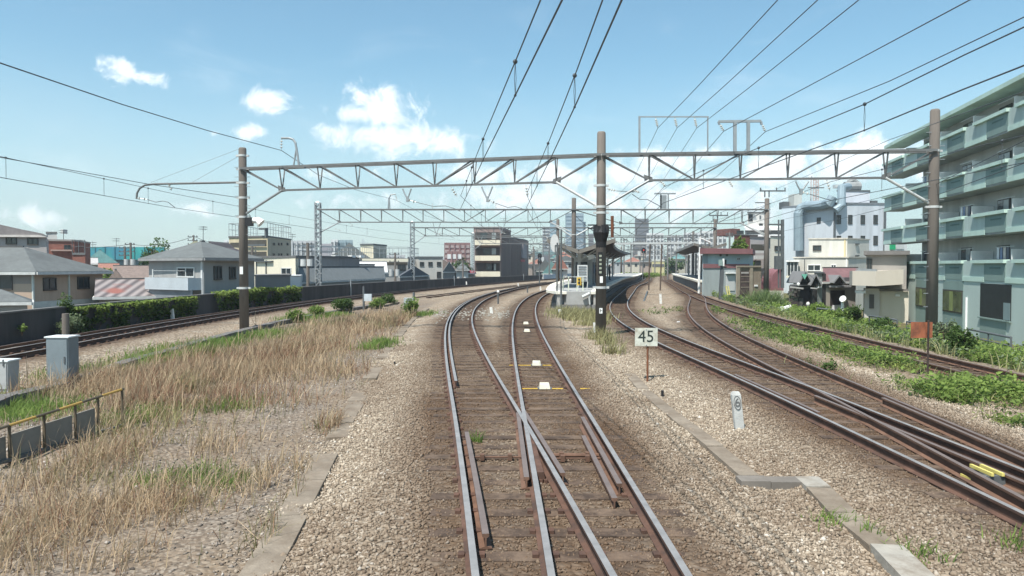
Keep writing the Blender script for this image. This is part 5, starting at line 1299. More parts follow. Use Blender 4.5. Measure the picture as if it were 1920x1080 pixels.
lowhouse('dull green hipped roof peeping over the grey house', [(335, 75), (400, 77)], 474, plaster('green_wall', (.25, .25, .2)), M('roof_olive', (.17, .17, .11), .9), 1.2, 0, True, depth=8)
# beige flats
beige = plaster('beige_wall', (.52, .45, .31)); beige_d = plaster('beige_shaded', (.42, .37, .29))
b = Building('apartment_house', 'beige four-storey flats with a railed roof terrace right of the left pole', 'apartment house', [(430, 92), (502, 90), (546, 101)], 446, beige); b.flat(None, .2); b.rail(1.5)
b.px('side_wall', 1, 503, 447, 545, 500, .02, beige_d)  # shade of the right-hand face painted as a darker beige
for y in (450, 472): b.px('balcony_recess_shade', 0, 463, y, 500, y + 11, .03, M('recess_shade', (.07, .065, .055), .8)); b.px('balcony_rail', 0, 463, y + 8, 500, y + 11.5, .3, steel_dark, None, .2)  # flat dark sheets paint the shade inside the balconies, no real depth
for y in (455, 473): b.px('balcony_recess_shade', 0, 432, y, 455, y + 8, .03, MATS['recess_shade'])
for x, w in ((511, 4), (521, 2.5), (526, 2.5), (537, 3)):
    for y in (455, 475): b.win(1, x, y, x + w, y + 5, alu_d)
b.px('stair_head', 0, 501, 428, 504, 446, .5, steel_dark, None, .1); b.px('stair_roof', 0, 491, 428, 503, 431, .6, steel_dark, None, .1)
b = Building('building', 'cream low building with one big window right of the left pole', 'building', [(476, 70), (554, 66), (560, 74)], 484, plaster('cream_wall', (.66, .61, .49))); b.flat(None, .18)
b.win(0, 528, 502, 547, 517, alu_l); b.px('pipe', 0, 499, 488, 500.5, 517, .1, steel_dark); b.px('pipe', 0, 481, 490, 482, 517, .08, steel_dark); b.px('beam', 0, 481, 489, 513, 491, .25, steel_dark)
b = Building('building', 'grey flat-roofed building with two dark windows behind the second lattice mast', 'building', [(553, 76), (600, 82), (674, 87)], 483, plaster('grey_wall', (.26, .25, .25))); b.flat(None, .22); b.rail(1.0, galv_light)
b.win(0, 562, 501, 577, 517, alu_d); b.win(1, 614, 501, 628, 515); b.win(1, 639, 501, 650, 515)
for px in (617, 649, 665): b.px('roof_unit', 1, px, 479, px + 6, 483, -.3, white_p, None, -1.0)
b = Building('building', 'long plain grey-brown parapet building just behind the wall', 'building', [(478, 57), (544, 61)], 518, plaster('taupe_wall', (.25, .235, .225)), depth=6); b.flat(M('taupe_edge', (.2, .19, .18), .8), .1)
b = Building('shed', 'bright white box-like shed between the parapet building and the second mast', 'shed', [(543, 61.3), (563, 63), (567, 68)], 518, plaster('shed_white', (.72, .72, .70)), depth=4); b.flat(white_p, .06)
lowhouse('long low house with a plain blue-grey roof behind the wall near the second mast', [(560, 66.5), (720, 90)], 532, plaster('low_wall', (.30, .28, .25)), roof_blue, 1.35, 0, False, .3, depth=7)
# utility pole cluster
def utility(px, pytop, Y, label, tr=True):
    t = thing('utility_pole', label, 'utility pole', Vector((at(px, 499, Y).x, Y, -3.6)), 'utility poles among the houses')
    part('shaft', concrete, t, lambda mb: mb.tube([Vector((at(px, 499, Y).x, Y, -3.6)), at(px, pytop, Y)], [.19, .12], 10))
    for k in range(3): part('cross_arm', steel_dark, t, lambda mb: (mb.bar(at(px - 11, pytop + 3 + 7 * k, Y), at(px + 8, pytop + 3 + 7 * k, Y), .09), [mb.tube([at(px - 10 + 8 * i, pytop + 3 + 7 * k, Y), at(px - 10 + 8 * i, pytop + .5 + 7 * k, Y)], .06, 6) for i in range(3)]))
    if tr:
        for dx in (-8, 4): part('transformer', galv_light, t, lambda mb: mb.tube([at(px + dx, pytop + 44, Y), at(px + dx, pytop + 31, Y)], .26, 10))
    return t
utility(577, 455, 64, 'utility pole with transformers beside the second lattice mast'); utility(245, 455, 88, 'utility pole with grey transformers left of the grey house'); utility(234, 462, 92, 'second, slightly shorter utility pole just left of another in front of the teal netting', False)
utility(363, 441, 105, 'bare utility pole on the skyline above the grey house roof', False); utility(741, 474, 95, 'utility pole between white gable roofs left of the third mast', True); utility(868, 488, 130, 'utility pole close to the left of the brown apartment house', True); utility(473, 462, 82, 'utility pole in front of the beige flats', False)
for a_, b_, lb in (((40, 455), (245, 458), 'left of the twin utility poles'), ((245, 458), (363, 443), 'between the twin utility poles and the bare pole'), ((363, 443), (480, 464), 'from the bare pole towards the beige flats')):
    wire('slack street cable on the left skyline, ' + lb, [at(*a_, 90), at(*b_, 90)], .03, .5, 'street cables')
for px, p0, p1, Y, lb in ((381, 424, 470, 80, 'tall roof antenna above the grey house'), (218, 446, 466, 120, 'roof antenna over the teal netting'), (119, 431, 452, 88, 'roof antenna on the red brick building'), (174, 453, 470, 125, 'short roof antenna at the left end of the teal netting'), (548, 438, 452, 120, 'thin roof antenna right of the beige flats'), (945, 408, 424, 150, 'roof antenna on the brown apartment house')):
    antenna(px, p0, p1, Y, lb)
# cream box building, white gables, three-window building
b = Building('building', 'cream rooftop box above a balconied building left of the third mast', 'building', [(676, 122), (700, 121), (725, 128)], 460, plaster('cream_box', (.68, .62, .46))); b.flat(steel_dark, .25); b.px('side_wall', 1, 700.5, 460, 724, 486, .02, plaster('cream_shaded', (.47, .43, .35)))  # cream side sheet carries the face's shade in its colour
b = Building('building', 'pale building with a long cream balcony band under the cream box', 'building', [(676, 112), (765, 114), (785, 124)], 486, plaster('pale_grey_wall', (.33, .33, .32))); b.flat(None, .15); b.rail(1.6)
b.px('balcony_band', 0, 678, 485, 764, 491, .9, plaster('balcony_cream', (.70, .65, .52)), None, .7); b.px('balcony_recess_shade', 0, 680, 491.5, 764, 497, .03, MATS['recess_shade']); b.win(0, 745, 495, 761, 507, alu_d)  # dark strip under the band is painted balcony shade
lowhouse('white-roofed gable house below the cream balcony band', [(668, 98), (722, 102)], 513, plaster('gable_grey', (.24, .235, .225)), M('roof_white', (.55, .55, .55), .7, .06), 1.5, 0, False, depth=7)
lowhouse('dark gable house with white bargeboards right of the grey building', [(655, 86), (700, 96)], 514, plaster('gable_grey', (.24, .235, .225)), roof_grey, 1.0, 0, False, depth=6, )
lowhouse('dark slate gable house behind the third lattice mast', [(750, 100), (800, 113)], 520, plaster('gable_dark', (.20, .20, .205)), M('roof_slate_blue', (.10, .11, .125), .85), 1.3, 1, False, depth=9)
b = Building('building', 'grey building with three dark windows in a row right of the third mast', 'building', [(765, 121), (785, 116), (830, 117)], 485, plaster('three_wall', (.44, .43, .40))); b.flat(steel_dark, .3)
for x in (787, 803, 819): b.win(1, x, 491, x + 8, 499)
b.win(1, 788, 510, 796, 520); b.win(1, 819, 509.5, 827, 521)
lowhouse('grey house with a steep dark gable left of the brown apartment house', [(831, 128), (853, 132)], 511, plaster('steep_wall', (.22, .23, .23)), roof_grey, 1.7, 1, False, .3, depth=7)
lowhouse('low maroon-red roof left of the brown apartment house', [(852, 136), (888, 142)], 514, plaster('low_wall', (.30, .28, .25)), M('roof_maroon', (.25, .06, .075), .8), .5, 0, False, depth=7)
lowhouse('white-walled house with a grey hipped roof behind the maroon-red roof', [(855, 135), (878, 136)], 507, plaster('white_wall', (.58, .58, .56)), roof_grey, 1.3, 0, True, depth=7)
# brown flats with cream balconies
brn = M('brown_wall', (.145, .11, .10), .9, .15, .6, streak=True)
b = Building('apartment_house', 'brown four-storey apartment house with cream balconies at the wall bend', 'apartment house', [(888, 150), (940, 150), (958, 166)], 428, plaster('mauve_brick', (.26, .20, .185))); b.flat(M('flats_top', (.36, .29, .27), .8), .3)
b.px('brown_side_shade', 1, 940.5, 430, 957, 530, .05, brn)  # dark brown sheet paints the shade on the right-hand side
for i, y in enumerate((450.5, 479.5, 509)):
    (u0, z0_), (u1, z1_) = b.uv(0, 890, y + 8), b.uv(0, 938, y)
    b.balcony(0, u0, u1, z0_, z1_, 1.4, plaster('balcony_cream2', (.70, .64, .50)))
    b.px('balcony_recess_shade', 0, 891, y - (16 if i else 15), 937, y - 1, .04, M('recess_shade_brown', (.055, .045, .042), .7, .3, .5))  # brown-black sheet paints the shade behind each balcony
    b.px('sliding_window', 0, 900 + 6 * i, y - 14, 914 + 6 * i, y - 2, .07, glass); b.px('sliding_window', 0, 922, y - 14, 930, y - 2, .07, glass_l)
b2 = Building('apartment_house', 'brown side block stepping down behind the balconied apartment house', 'apartment house', [(957.5, 166), (984, 180), (991, 190)], 447, plaster('brown_block', (.20, .155, .145))); b2.flat(None, .3)
b2.px('dark_panel', 0, 958, 458, 978, 530, .05, brn)
for y in (470, 492, 505): b2.win(0, 970, y, 972.5, y + 8, alu_d)
b2.px('red_sign', 0, 976, 487, 983, 491, .2, M('sign_red', (.40, .08, .09), .7)); b2.px('stair_tower', 0, 977, 458, 984, 484, .5, plaster('stair_grey', (.30, .28, .30)))

# ------------------------------------------------------------------ right side: station building and houses
sb = plaster('station_blue', (.42, .52, .55)); maroon = M('maroon_band', (.25, .12, .125), .8, .12, 1, streak=True)
b = Building('station_building', 'pale blue two-storey station building with two maroon bands', 'station', [(1317, 68), (1404, 70), (1412, 78)], 476, sb, zbot=-.8)
b.flat(maroon, .50, .6); b.px('maroon_band', 0, 1318, 495, 1404, 502.5, .08, maroon)
b.px('lower_wall', 0, 1318, 503, 1404, 560, .02, plaster('station_lower', (.36, .40, .40)))
b.px('corner_strip', 0, 1318.5, 477, 1327, 494, .02, plaster('station_grey', (.28, .35, .37)))
for x in (1351, 1363): part('round_vent', steel_dark, b.t, lambda mb: mb.prism([b.P[0] + (b.P[1] - b.P[0]).normalized() * (b.uv(0, x, 478)[0] + .12 * math.cos(a_)) + Vector((0, -.06, b.uv(0, x, 478)[1] + .14 * math.sin(a_))) for a_ in [i * math.pi / 6 for i in range(12)]], (0, .05, 0)))
b.win(0, 1381, 483, 1387, 488, alu_l); b.win(0, 1352, 487, 1361, 501, alu_d, glass); b.px('shutter', 0, 1361, 517, 1377, 545, .06, plaster('shutter_pale', (.55, .56, .55))); b.px('shutter_hood', 0, 1360, 511, 1378, 513, .3, white_p)
# wooden hoarding
hb_ = Building('hoarding', 'weathered wooden hoarding with a dark rusty panel above the weeds', 'hoarding', [(1380, 56), (1427, 57)], 499, M('weathered_board', (.25, .20, .155), .95, .2, 2, streak=True), zbot=-1.0, depth=.15)
hb_.px('dark_panel', 0, 1388, 509, 1404, 552, .05, M('hoarding_dark', (.09, .065, .06), .9, .4, 3)); hb_.px('frame_post', 0, 1380, 499, 1386, 556, .08, M('board_post', (.30, .255, .2), .95)); hb_.px('frame_post', 0, 1405, 500, 1410, 556, .08, MATS['board_post']); hb_.px('cap_rail', 0, 1380, 498, 1427, 501, .1, MATS['board_post']); hb_.px('white_tag', 0, 1414, 534, 1420, 537, .06, white_p)
hb_.px('panel_marks', 0, 1389, 510, 1403, 513, .07, M('mark_pale', (.4, .37, .35), .8)); hb_.px('panel_bar', 0, 1388, 518, 1404, 519, .07, MATS['board_post']); hb_.px('panel_bar', 0, 1388, 528, 1404, 529, .07, MATS['board_post']); hb_.px('panel_bar', 0, 1388, 538, 1404, 539, .07, MATS['board_post'])
# relay pole beside the station
t = thing('relay_post', 'dark post with a green and white box in front of the station building', 'post', Vector((at(1353, 0, 62).x, 62, -.6)))
part('post', steel_dark, t, lambda mb: mb.bar(Vector((at(1355, 0, 62).x, 62, -.7)), at(1355, 488, 62), .28)); part('box', M('relay_green', (.22, .30, .28), .6), t, lambda mb: mb.box(at(1350, 0, 62).x, 61.7, zat(498, 62), at(1357, 0, 62).x, 61.85, zat(487, 62))); part('white_plate', white_p, t, lambda mb: mb.box(at(1357.5, 0, 62).x, 61.8, zat(499, 62), at(1361, 0, 62).x, 61.86, zat(485, 62)))
for px in (1362, 1366): solo('yellow_stake', f'{"left" if px == 1362 else "right"} one of two yellow stakes leaning by the station building', 'stake', M('stake_yellow', (.62, .58, .22), .7), lambda mb: mb.bar(at(px + 2.5, 553, 58), at(px - 1, 536, 58), .09))
# houses behind the station
b = Building('brick_building', 'dark red-brown brick house behind the maroon station roof', 'building', [(1376, 115), (1420, 117)], 441, M('maroon_brick', (.15, .065, .055), .9, .15, 2)); b.flat(None, .15); b.px('roof_box', 0, 1378, 428, 1396, 441, -1, M('maroon_box', (.17, .085, .075), .9), None, -5)
b.win(0, 1381, 432, 1394, 439)
b = Building('apartment_house', 'white modern building with bright horizontal bands behind the second right pole', 'apartment house', [(1396, 128), (1476, 128)], 427, plaster('modern_grey', (.42, .42, .41))); b.flat(white_p, .3)
for y0, y1 in ((427, 432), (440, 446)): b.px('white_band', 0, 1396, y0, 1476, y1, .9, M('band_white', (.86, .86, .85), .7, .03))
b.px('glass_strip', 0, 1397, 433, 1475, 439, .05, M('strip_grey', (.20, .20, .20), .4))
tw = Building('stair_tower', 'tall cream stair tower with dark windows above the white bands', 'tower', [(1401, 131), (1437, 132)], 399, plaster('tower_cream', (.58, .56, .53)), depth=7); tw.flat(None, .2); tw.win(0, 1423, 419, 1430, 426); tw.px('roof_lid', 0, 1401, 397, 1414, 399, .5, steel_dark); tw.win(0, 1403, 402, 1411, 415); tw.px('lattice_panel', 0, 1424, 404, 1427, 411, .05, steel_dark)
b = Building('building', 'mauve-grey three-storey house with wide balconies behind the second right pole', 'house', [(1406, 96), (1441, 97)], 446, plaster('mauve2', (.36, .33, .33))); b.flat(None, .2)
b.px('balcony_recess_shade', 0, 1408, 458, 1438, 470, .04, MATS['recess_shade']); b.px('balcony', 0, 1406, 470, 1439, 475, 1.0, plaster('balc_grey', (.50, .50, .50)), None, .8); b.px('balcony', 0, 1406, 479, 1439, 486, 1.0, MATS['balc_grey'], None, .8); b.win(0, 1407, 488, 1426, 500, alu_d)  # shade of the upper balcony painted as a flat dark sheet
b = Building('building', 'narrow cream house with a dark square window left of the steel pole', 'house', [(1444, 88), (1470, 89)], 444, plaster('cream_narrow', (.66, .62, .53))); b.flat(None, .12)
b.win(0, 1452, 461, 1466, 470); b.win(0, 1455, 490, 1464, 503, alu_l); b.px('arch_head', 0, 1454, 487, 1465, 490, .08, steel_dark)
solo('dome_roof', 'dark red rounded roof at the foot of the narrow cream house', 'roof', M('dome_red', (.22, .10, .11), .7), lambda mb: mb.prism([at(1445 + 24 * math.cos(a_) * -1 + 24, 533 - 30 * math.sin(a_), 78) for a_ in [i * math.pi / 16 for i in range(9)]] + [at(1469, 545, 78), at(1445, 545, 78)], (0, 3, 0)))
# pale blue building
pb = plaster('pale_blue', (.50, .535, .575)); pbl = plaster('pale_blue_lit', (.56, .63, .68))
b = Building('building', 'tall pale blue-white building with small windows and a fat duct on its front', 'building', [(1466, 120), (1563, 112), (1661, 113)], 391, pb); b.flat(M('blue_edge', (.16, .18, .2), .7), .3)
b.px('sunlit_tone_strip', 0, 1466, 391, 1490, 560, .04, pbl)  # lighter sheet, sunlight on the left end put into the colour
for x in (1568.5, 1590, 1613.5, 1637.5): b.win(1, x, 403, x + 8, 420); b.win(1, x, 442, x + 8, 459)
b.win(0, 1532, 408, 1539, 418, alu_d)
b.px('corner_pipe', 1, 1563, 391, 1565, 470, .2, steel_dark); b.px('pipe', 1, 1657, 392, 1659, 470, .2, steel_dark)
duct = M('duct_zinc', (.26, .33, .37), .5, .12, 1, metal=.2)
part('duct', duct, b.t, lambda mb: mb.tube([at(1497, 470, 116), at(1497, 400, 116), at(1502, 390, 116), at(1512, 386, 115.5), at(1545, 384, 113), at(1556, 380, 111.5), at(1561, 370, 111.5)], .72, 12))
part('duct', duct, b.t, lambda mb: mb.tube([at(1566, 395, 111), at(1578, 385, 111), at(1578, 352, 111.5), at(1590, 350, 114)], .6, 12))
ph = Building('penthouse', 'rooftop plant room of the pale blue building with a round chiller on top', 'building', [(1582, 116), (1629, 116)], 359, plaster('pent_white', (.56, .58, .63)), zbot=zat(391, 113), depth=7); ph.flat(steel_dark, .2)
part('chiller', M('chiller_grey', (.25, .26, .26), .6), ph.t, lambda mb: (mb.tube([at(1583, 350, 117), at(1612, 350, 117)], .75, 10), mb.tube([at(1589, 349, 117.5), at(1592, 341, 117.5), at(1600, 338, 117.5), at(1607, 343, 117.5), at(1609, 349, 117.5)], .4, 8), mb.box(at(1581, 0, 116.5).x, 116.5, zat(358, 116.5), at(1616, 0, 116.5).x, 118, zat(354, 116.5))))
part('vent_block', galv_light, ph.t, lambda mb: mb.box(at(1571, 0, 114).x, 114, zat(352, 114), at(1581, 0, 114).x, 115, zat(346, 114)))
part('roof_tank', plaster('tank_cream', (.50, .51, .48)), b.t, lambda mb: mb.box(at(1491, 0, 119).x, 118.6, zat(391, 119), at(1506, 0, 119).x, 121, zat(364, 119)))
part('roof_cabin', steel_dark, b.t, lambda mb: mb.box(at(1473, 0, 120).x, 120, zat(391, 120), at(1484, 0, 120).x, 122, zat(378, 120)))
part('roof_cabin', steel_dark, b.t, lambda mb: mb.box(at(1639, 0, 116).x, 116, zat(391, 116), at(1651, 0, 116).x, 118, zat(376, 116)))
rt = thing('radio_tower', 'red and white lattice radio tower behind the pale blue building', 'tower', Vector((at(1530, 0, 190).x, 190, -3.6)))
def rtower(mb):
    for dx in (-5.5, 5.5):
        for dy in (0, 1.5): p = at(1530 + dx, 395, 190); mb.bar(p + Vector((0, dy, -20)), at(1530 + dx * .85, 334, 190) + Vector((0, dy, 0)), .18)
    for i in range(16):
        y0, y1 = 395 - i * 3.8, 395 - (i + 1) * 3.8; s = 1 if i % 2 else -1
        mb.bar(at(1530 - 5.2 * s, y0, 190), at(1530 + 5.2 * s, y1, 190), .11); mb.bar(at(1525, y1, 190), at(1535, y1, 190), .10)
part('lattice', M('tower_paint', (.50, .40, .38), .7), rt, rtower)
part('platform', steel_dark, rt, lambda mb: (mb.bar(at(1515, 352, 190), at(1545, 352, 190), .25), mb.bar(at(1522, 336, 190), at(1522, 330, 190), .12)))
# cream low building
cr = plaster('cream_low', (.60, .585, .53))
b = Building('building', 'cream two-storey building with white framed windows below the pale blue building', 'building', [(1488, 74), (1590, 72), (1634, 76)], 484, cr); b.flat(M('cream_edge', (.5, .47, .41), .8), .12)
u = Building('upper_storey', 'cream upper storey box with one dark window set back on the cream building', 'building', [(1516, 78), (1588, 76.5), (1629, 80)], 449, cr, zbot=zat(484, 74)); u.flat(M('cream_edge', (.5, .47, .41), .8), .12)
u.win(0, 1524, 460, 1540, 470); u.px('pipe', 0, 1583, 450, 1585, 484, .12, plaster('pipe_yellow', (.60, .50, .28)))
b.win(0, 1514, 496, 1539, 508, M('frame_white', (.8, .8, .78), .6)); b.win(0, 1558, 496, 1568, 506, MATS['frame_white']); b.px('pipe', 0, 1586, 486, 1588, 515, .1, white_p); b.px('pipe', 0, 1508, 486, 1509, 515, .1, steel_dark)
for x, y in ((1603, 456), (1603, 478)): u.px('vent', 1, x, y, x + 6, y + 2.5, .15, steel_dark)
sr = Building('sunroom', 'glazed sunroom with a white roof at the left end of the cream building', 'sunroom', [(1475, 71), (1497, 70.5)], 491, glass, zbot=zat(521, 71), depth=3); sr.flat(white_p, .14, .25)
for x in (1476, 1482, 1488, 1495): sr.px('mullion', 0, x, 491, x + 1.2, 521, .06, alu_l)
sr.px('sill', 0, 1474, 517, 1498, 521, .15, cream_p)
# ramshackle shop houses
dk = plaster('shop_dark', (.10, .095, .09), .3); ds = plaster('shop_siding', (.17, .17, .165))
b = Building('shop', 'ramshackle dark shop house with a green-patched gable', 'shop', [(1480, 61), (1530, 60)], 536, dk, zbot=-1.2, depth=6)
def gable(bb, x0, x1, ye, ya, Yg, m, mf, over=.9):
    def f(mb): mb.prism([at(x0, ye, Yg), at(x1, ye, Yg), at((x0 + x1) / 2, ya, Yg)], (0, .12, 0))
    g_ = part('gable', mf, bb.t, f)
    a, c, q = at(x0, ye, Yg), at(x1, ye, Yg), at((x0 + x1) / 2, ya, Yg)
    part('gable_roof', m, g_, lambda mb: (mb.bar(a.lerp(q, .5) + Vector((-.04, 2.4, .08)) - (q - a) * 0, a.lerp(q, .5) + Vector((-.04, -.3, .08)), (q - a).length * 1.1, .1, 0, (q - a).cross(Vector((0, 1, 0)))), mb.bar(c.lerp(q, .5) + Vector((.04, 2.4, .08)), c.lerp(q, .5) + Vector((.04, -.3, .08)), (q - c).length * 1.1, .1, 0, (c - q).cross(Vector((0, 1, 0))))))
gable(b, 1497, 1519, 532, 512, 59.6, M('gable_dark', (.05, .045, .045), .8), M('gable_black', (.03, .03, .03), .9))
part('green_patch', M('green_patch', (.16, .42, .33), .6), b.t, lambda mb: mb.prism([at(1503, 514, 59.2), at(1514, 514, 59.2), at(1509, 524, 59.2)], (0, .1, 0)))
gable(b, 1518, 1537, 536, 518, 59.4, MATS['gable_dark'], MATS['gable_black'])
g_cl = random.Random(9)
def clutter(mb):
    g = g_cl
    if 1:
        p = at(g.uniform(1481, 1518), g.uniform(535, 574), 59.5); s_ = g.uniform(.06, .2); q_ = g.uniform(.06, .3); mb.box(p.x - s_, 59.5 - g.random() * .5, p.z - q_, p.x + s_, 59.62, p.z + q_)
b.px('open_front_shade', 0, 1482, 541, 1519, 580, .1, M('front_shade', (.045, .035, .035), .8))  # near-black sheet paints the dim interior of the open front
for i_ in range(11): part('stored_item', M('clutter_mix', (.09, .085, .08), .7, .9, 2.2, alt=(.34, .32, .31), alt_amt=.3, alt_scale=1.6), b.t, clutter)
part('lantern', white_p, b.t, lambda mb: mb.ball(at(1497, 533, 59.1), .13, 8)); part('lantern', white_p, b.t, lambda mb: mb.ball(at(1515, 570, 59.1), .14, 8, 0, 1.2))
part('shelf_board', M('board_grey', (.38, .37, .36), .8), b.t, lambda mb: (mb.bar(at(1482, 538, 59), at(1506, 541, 59), .12), mb.bar(at(1520, 540, 59), at(1532, 541, 59), .1)))
b = Building('shop', 'narrow shop house clad in grey-green corrugated siding between dark gables', 'shop', [(1527, 59.5), (1546, 60)], 513, plaster('green_siding', (.22, .245, .235)), zbot=-1.2, depth=6); b.flat(steel_dark, .1)
b.px('dark_edge', 0, 1542, 513, 1546, 590, .1, M('edge_black', (.035, .035, .035), .8)); b.px('sign_panel', 0, 1530.5, 523, 1535.5, 540, .25, M('sign_pale', (.55, .56, .56), .6)); b.px('door', 0, 1523, 542, 1530, 568, .1, MATS['edge_black'])
b = Building('shop', 'small shop house with a maroon roof, dark gable and open front', 'shop', [(1546, 60), (1605, 62)], 531, plaster('shop_beige', (.33, .30, .27)), zbot=-1.2, depth=6)
b.pitched(M('roof_maroon2', (.18, .10, .105), .8, .2, 1), 1.1, .3, False, 0)
gable(b, 1561, 1582, 532, 519, 59.6, MATS['gable_dark'], M('gable_brown', (.06, .045, .045), .9))
b.px('open_front_shade', 0, 1555, 545, 1583, 572, .04, M('front_shade', (.045, .035, .035), .8)); b.px('awning', 0, 1551, 535, 1580, 538, .8, M('awning_grey', (.28, .27, .27), .8)); b.px('wall_panel', 0, 1547, 540, 1555, 580, .06, plaster('panel_beige', (.42, .38, .33))); b.px('white_base', 0, 1560, 572, 1577, 585, .2, plaster('base_white', (.55, .55, .55))); b.px('side_roof', 0, 1577, 520, 1604, 532, .3, M('side_roof', (.14, .135, .14), .8))  # shaded interior of the open front is a painted dark sheet
solo('satellite_dish', 'white satellite dish on a pole between the shops and the beige house', 'dish', white_p, lambda mb: (mb.tube([at(1579, 585, 55), at(1580, 566, 55)], .12, 8), mb.tube([at(1584, 564, 55), at(1582, 562, 54.8), at(1580, 560, 54.7)], [.05, .2, .25], 12)))
# beige house with the rounded balcony
bg_ = plaster('beige_house', (.50, .455, .39))
b = Building('house', 'beige house with a jutting solid balcony and dark door beside the apartment block', 'house', [(1624, 58), (1700, 57)], 478, plaster('house_taupe', (.33, .31, .29)), zbot=-1.3, depth=7); b.flat(M('taupe_roof', (.17, .16, .155), .8), .3, .5)
b.win(0, 1625, 485, 1635, 507, alu_d)
part('balcony', bg_, b.t, lambda mb: mb.prism([Vector((at(1605, 0, 56.6).x, 56.6, zat(535, 56.6))), Vector((at(1650, 0, 55.2).x, 55.2, zat(536.5, 55.2))), Vector((at(1702, 0, 54.8).x, 54.8, zat(533, 54.8))), Vector((at(1702, 0, 57).x, 57.5, zat(533, 57))), Vector((at(1605, 0, 58).x, 58.5, zat(535, 58)))], (0, 0, 1.1)))
part('balcony_rail', galv, b.t, lambda mb: (mb.bar(at(1605, 504, 56.6), at(1644, 506, 55.4), .08), mb.bar(at(1605, 508, 56.6), at(1644, 508, 55.4), .14)))
b.px('lower_wall', 0, 1619, 545, 1700, 605, .9, plaster('house_cream', (.60, .56, .47)))
b.px('porch', 0, 1619, 540, 1646, 605, 1.1, plaster('porch_cream', (.48, .46, .43))); b.px('door', 0, 1627.5, 551, 1636, 577, 1.16, M('door_dark', (.09, .085, .08), .6), None, 1.1); b.px('canopy', 0, 1602, 544, 1620, 549, 1.6, white_p, None, .3); b.px('lamp', 0, 1676, 551, 1684, 555, 1.1, white_p, None, .9); b.px('shade_band', 0, 1646, 541, 1699, 545, 1.2, M('band_dark', (.14, .13, .125), .8), None, .9)

# ------------------------------------------------------------------ pale green apartment block
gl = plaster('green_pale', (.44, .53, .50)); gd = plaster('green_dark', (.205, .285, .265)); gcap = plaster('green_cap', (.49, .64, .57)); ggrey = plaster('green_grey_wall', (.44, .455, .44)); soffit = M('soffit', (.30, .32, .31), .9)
A_, B_ = Vector((31.0, 59.5, 0)), Vector((25.1, 29.0, 0))
U = (B_ - A_).normalized(); Nn = Vector((U.y, -U.x, 0))
if Nn.x > 0: Nn = -Nn
ap = thing('apartment_block', 'large pale green apartment block with rows of balconies filling the right edge', 'apartment block', (A_.x, A_.y, -3.6))
LEN = 36.0
def aq(u0, u1, o0, o1, z0, z1, mb, mi=0):   # box in facade coordinates: along U, outward o, height
    q = [A_ + U * u0 + Nn * o0, A_ + U * u1 + Nn * o0, A_ + U * u1 + Nn * o1, A_ + U * u0 + Nn * o1]
    mb.hexa([v + Vector((0, 0, z0)) for v in q], [v + Vector((0, 0, z1)) for v in q], mi)
def apart(name, mat, u0, u1, o0, o1, z0, z1, parent=None): return part(name, mat, parent or ap, lambda mb: aq(u0, u1, o0, o1, z0, z1, mb))
def au(px, py):
    d = Vector(ray(px, py)); o = Vector((0, 0, HCAM)); k = (A_ - o).dot(Nn) / d.dot(Nn); h = o + d * k
    return (h - A_).dot(U), h.z
apart('wall', ggrey, 0, LEN, -12, -1.5, -3.6, 13.2)
apart('ground_floor_wall', gl, 0, LEN, -1.49, 0, -3.6, 1.73)
FL = [1.75, 4.55, 7.35, 10.15]
caps = [(-5.4, -2.9, -1.0)] ; 
segs = [au(1655, 491)[0], au(1670, 500)[0], au(1692, 500)[0], au(1697, 500)[0], au(1717, 500)[0], au(1741, 500)[0], au(1762, 500)[0], au(1773, 500)[0], au(1806, 500)[0], au(1824, 500)[0], au(1846, 500)[0], au(1886, 500)[0]]
units = [(segs[0], segs[1], segs[2]), (segs[3], segs[4], segs[5]), (segs[6], segs[7], segs[8]), (segs[9], segs[10], segs[11])]
pit = units[3][0] - units[2][0]; units += [tuple(v + pit for v in units[3]), tuple(v + 2 * pit for v in units[3])]
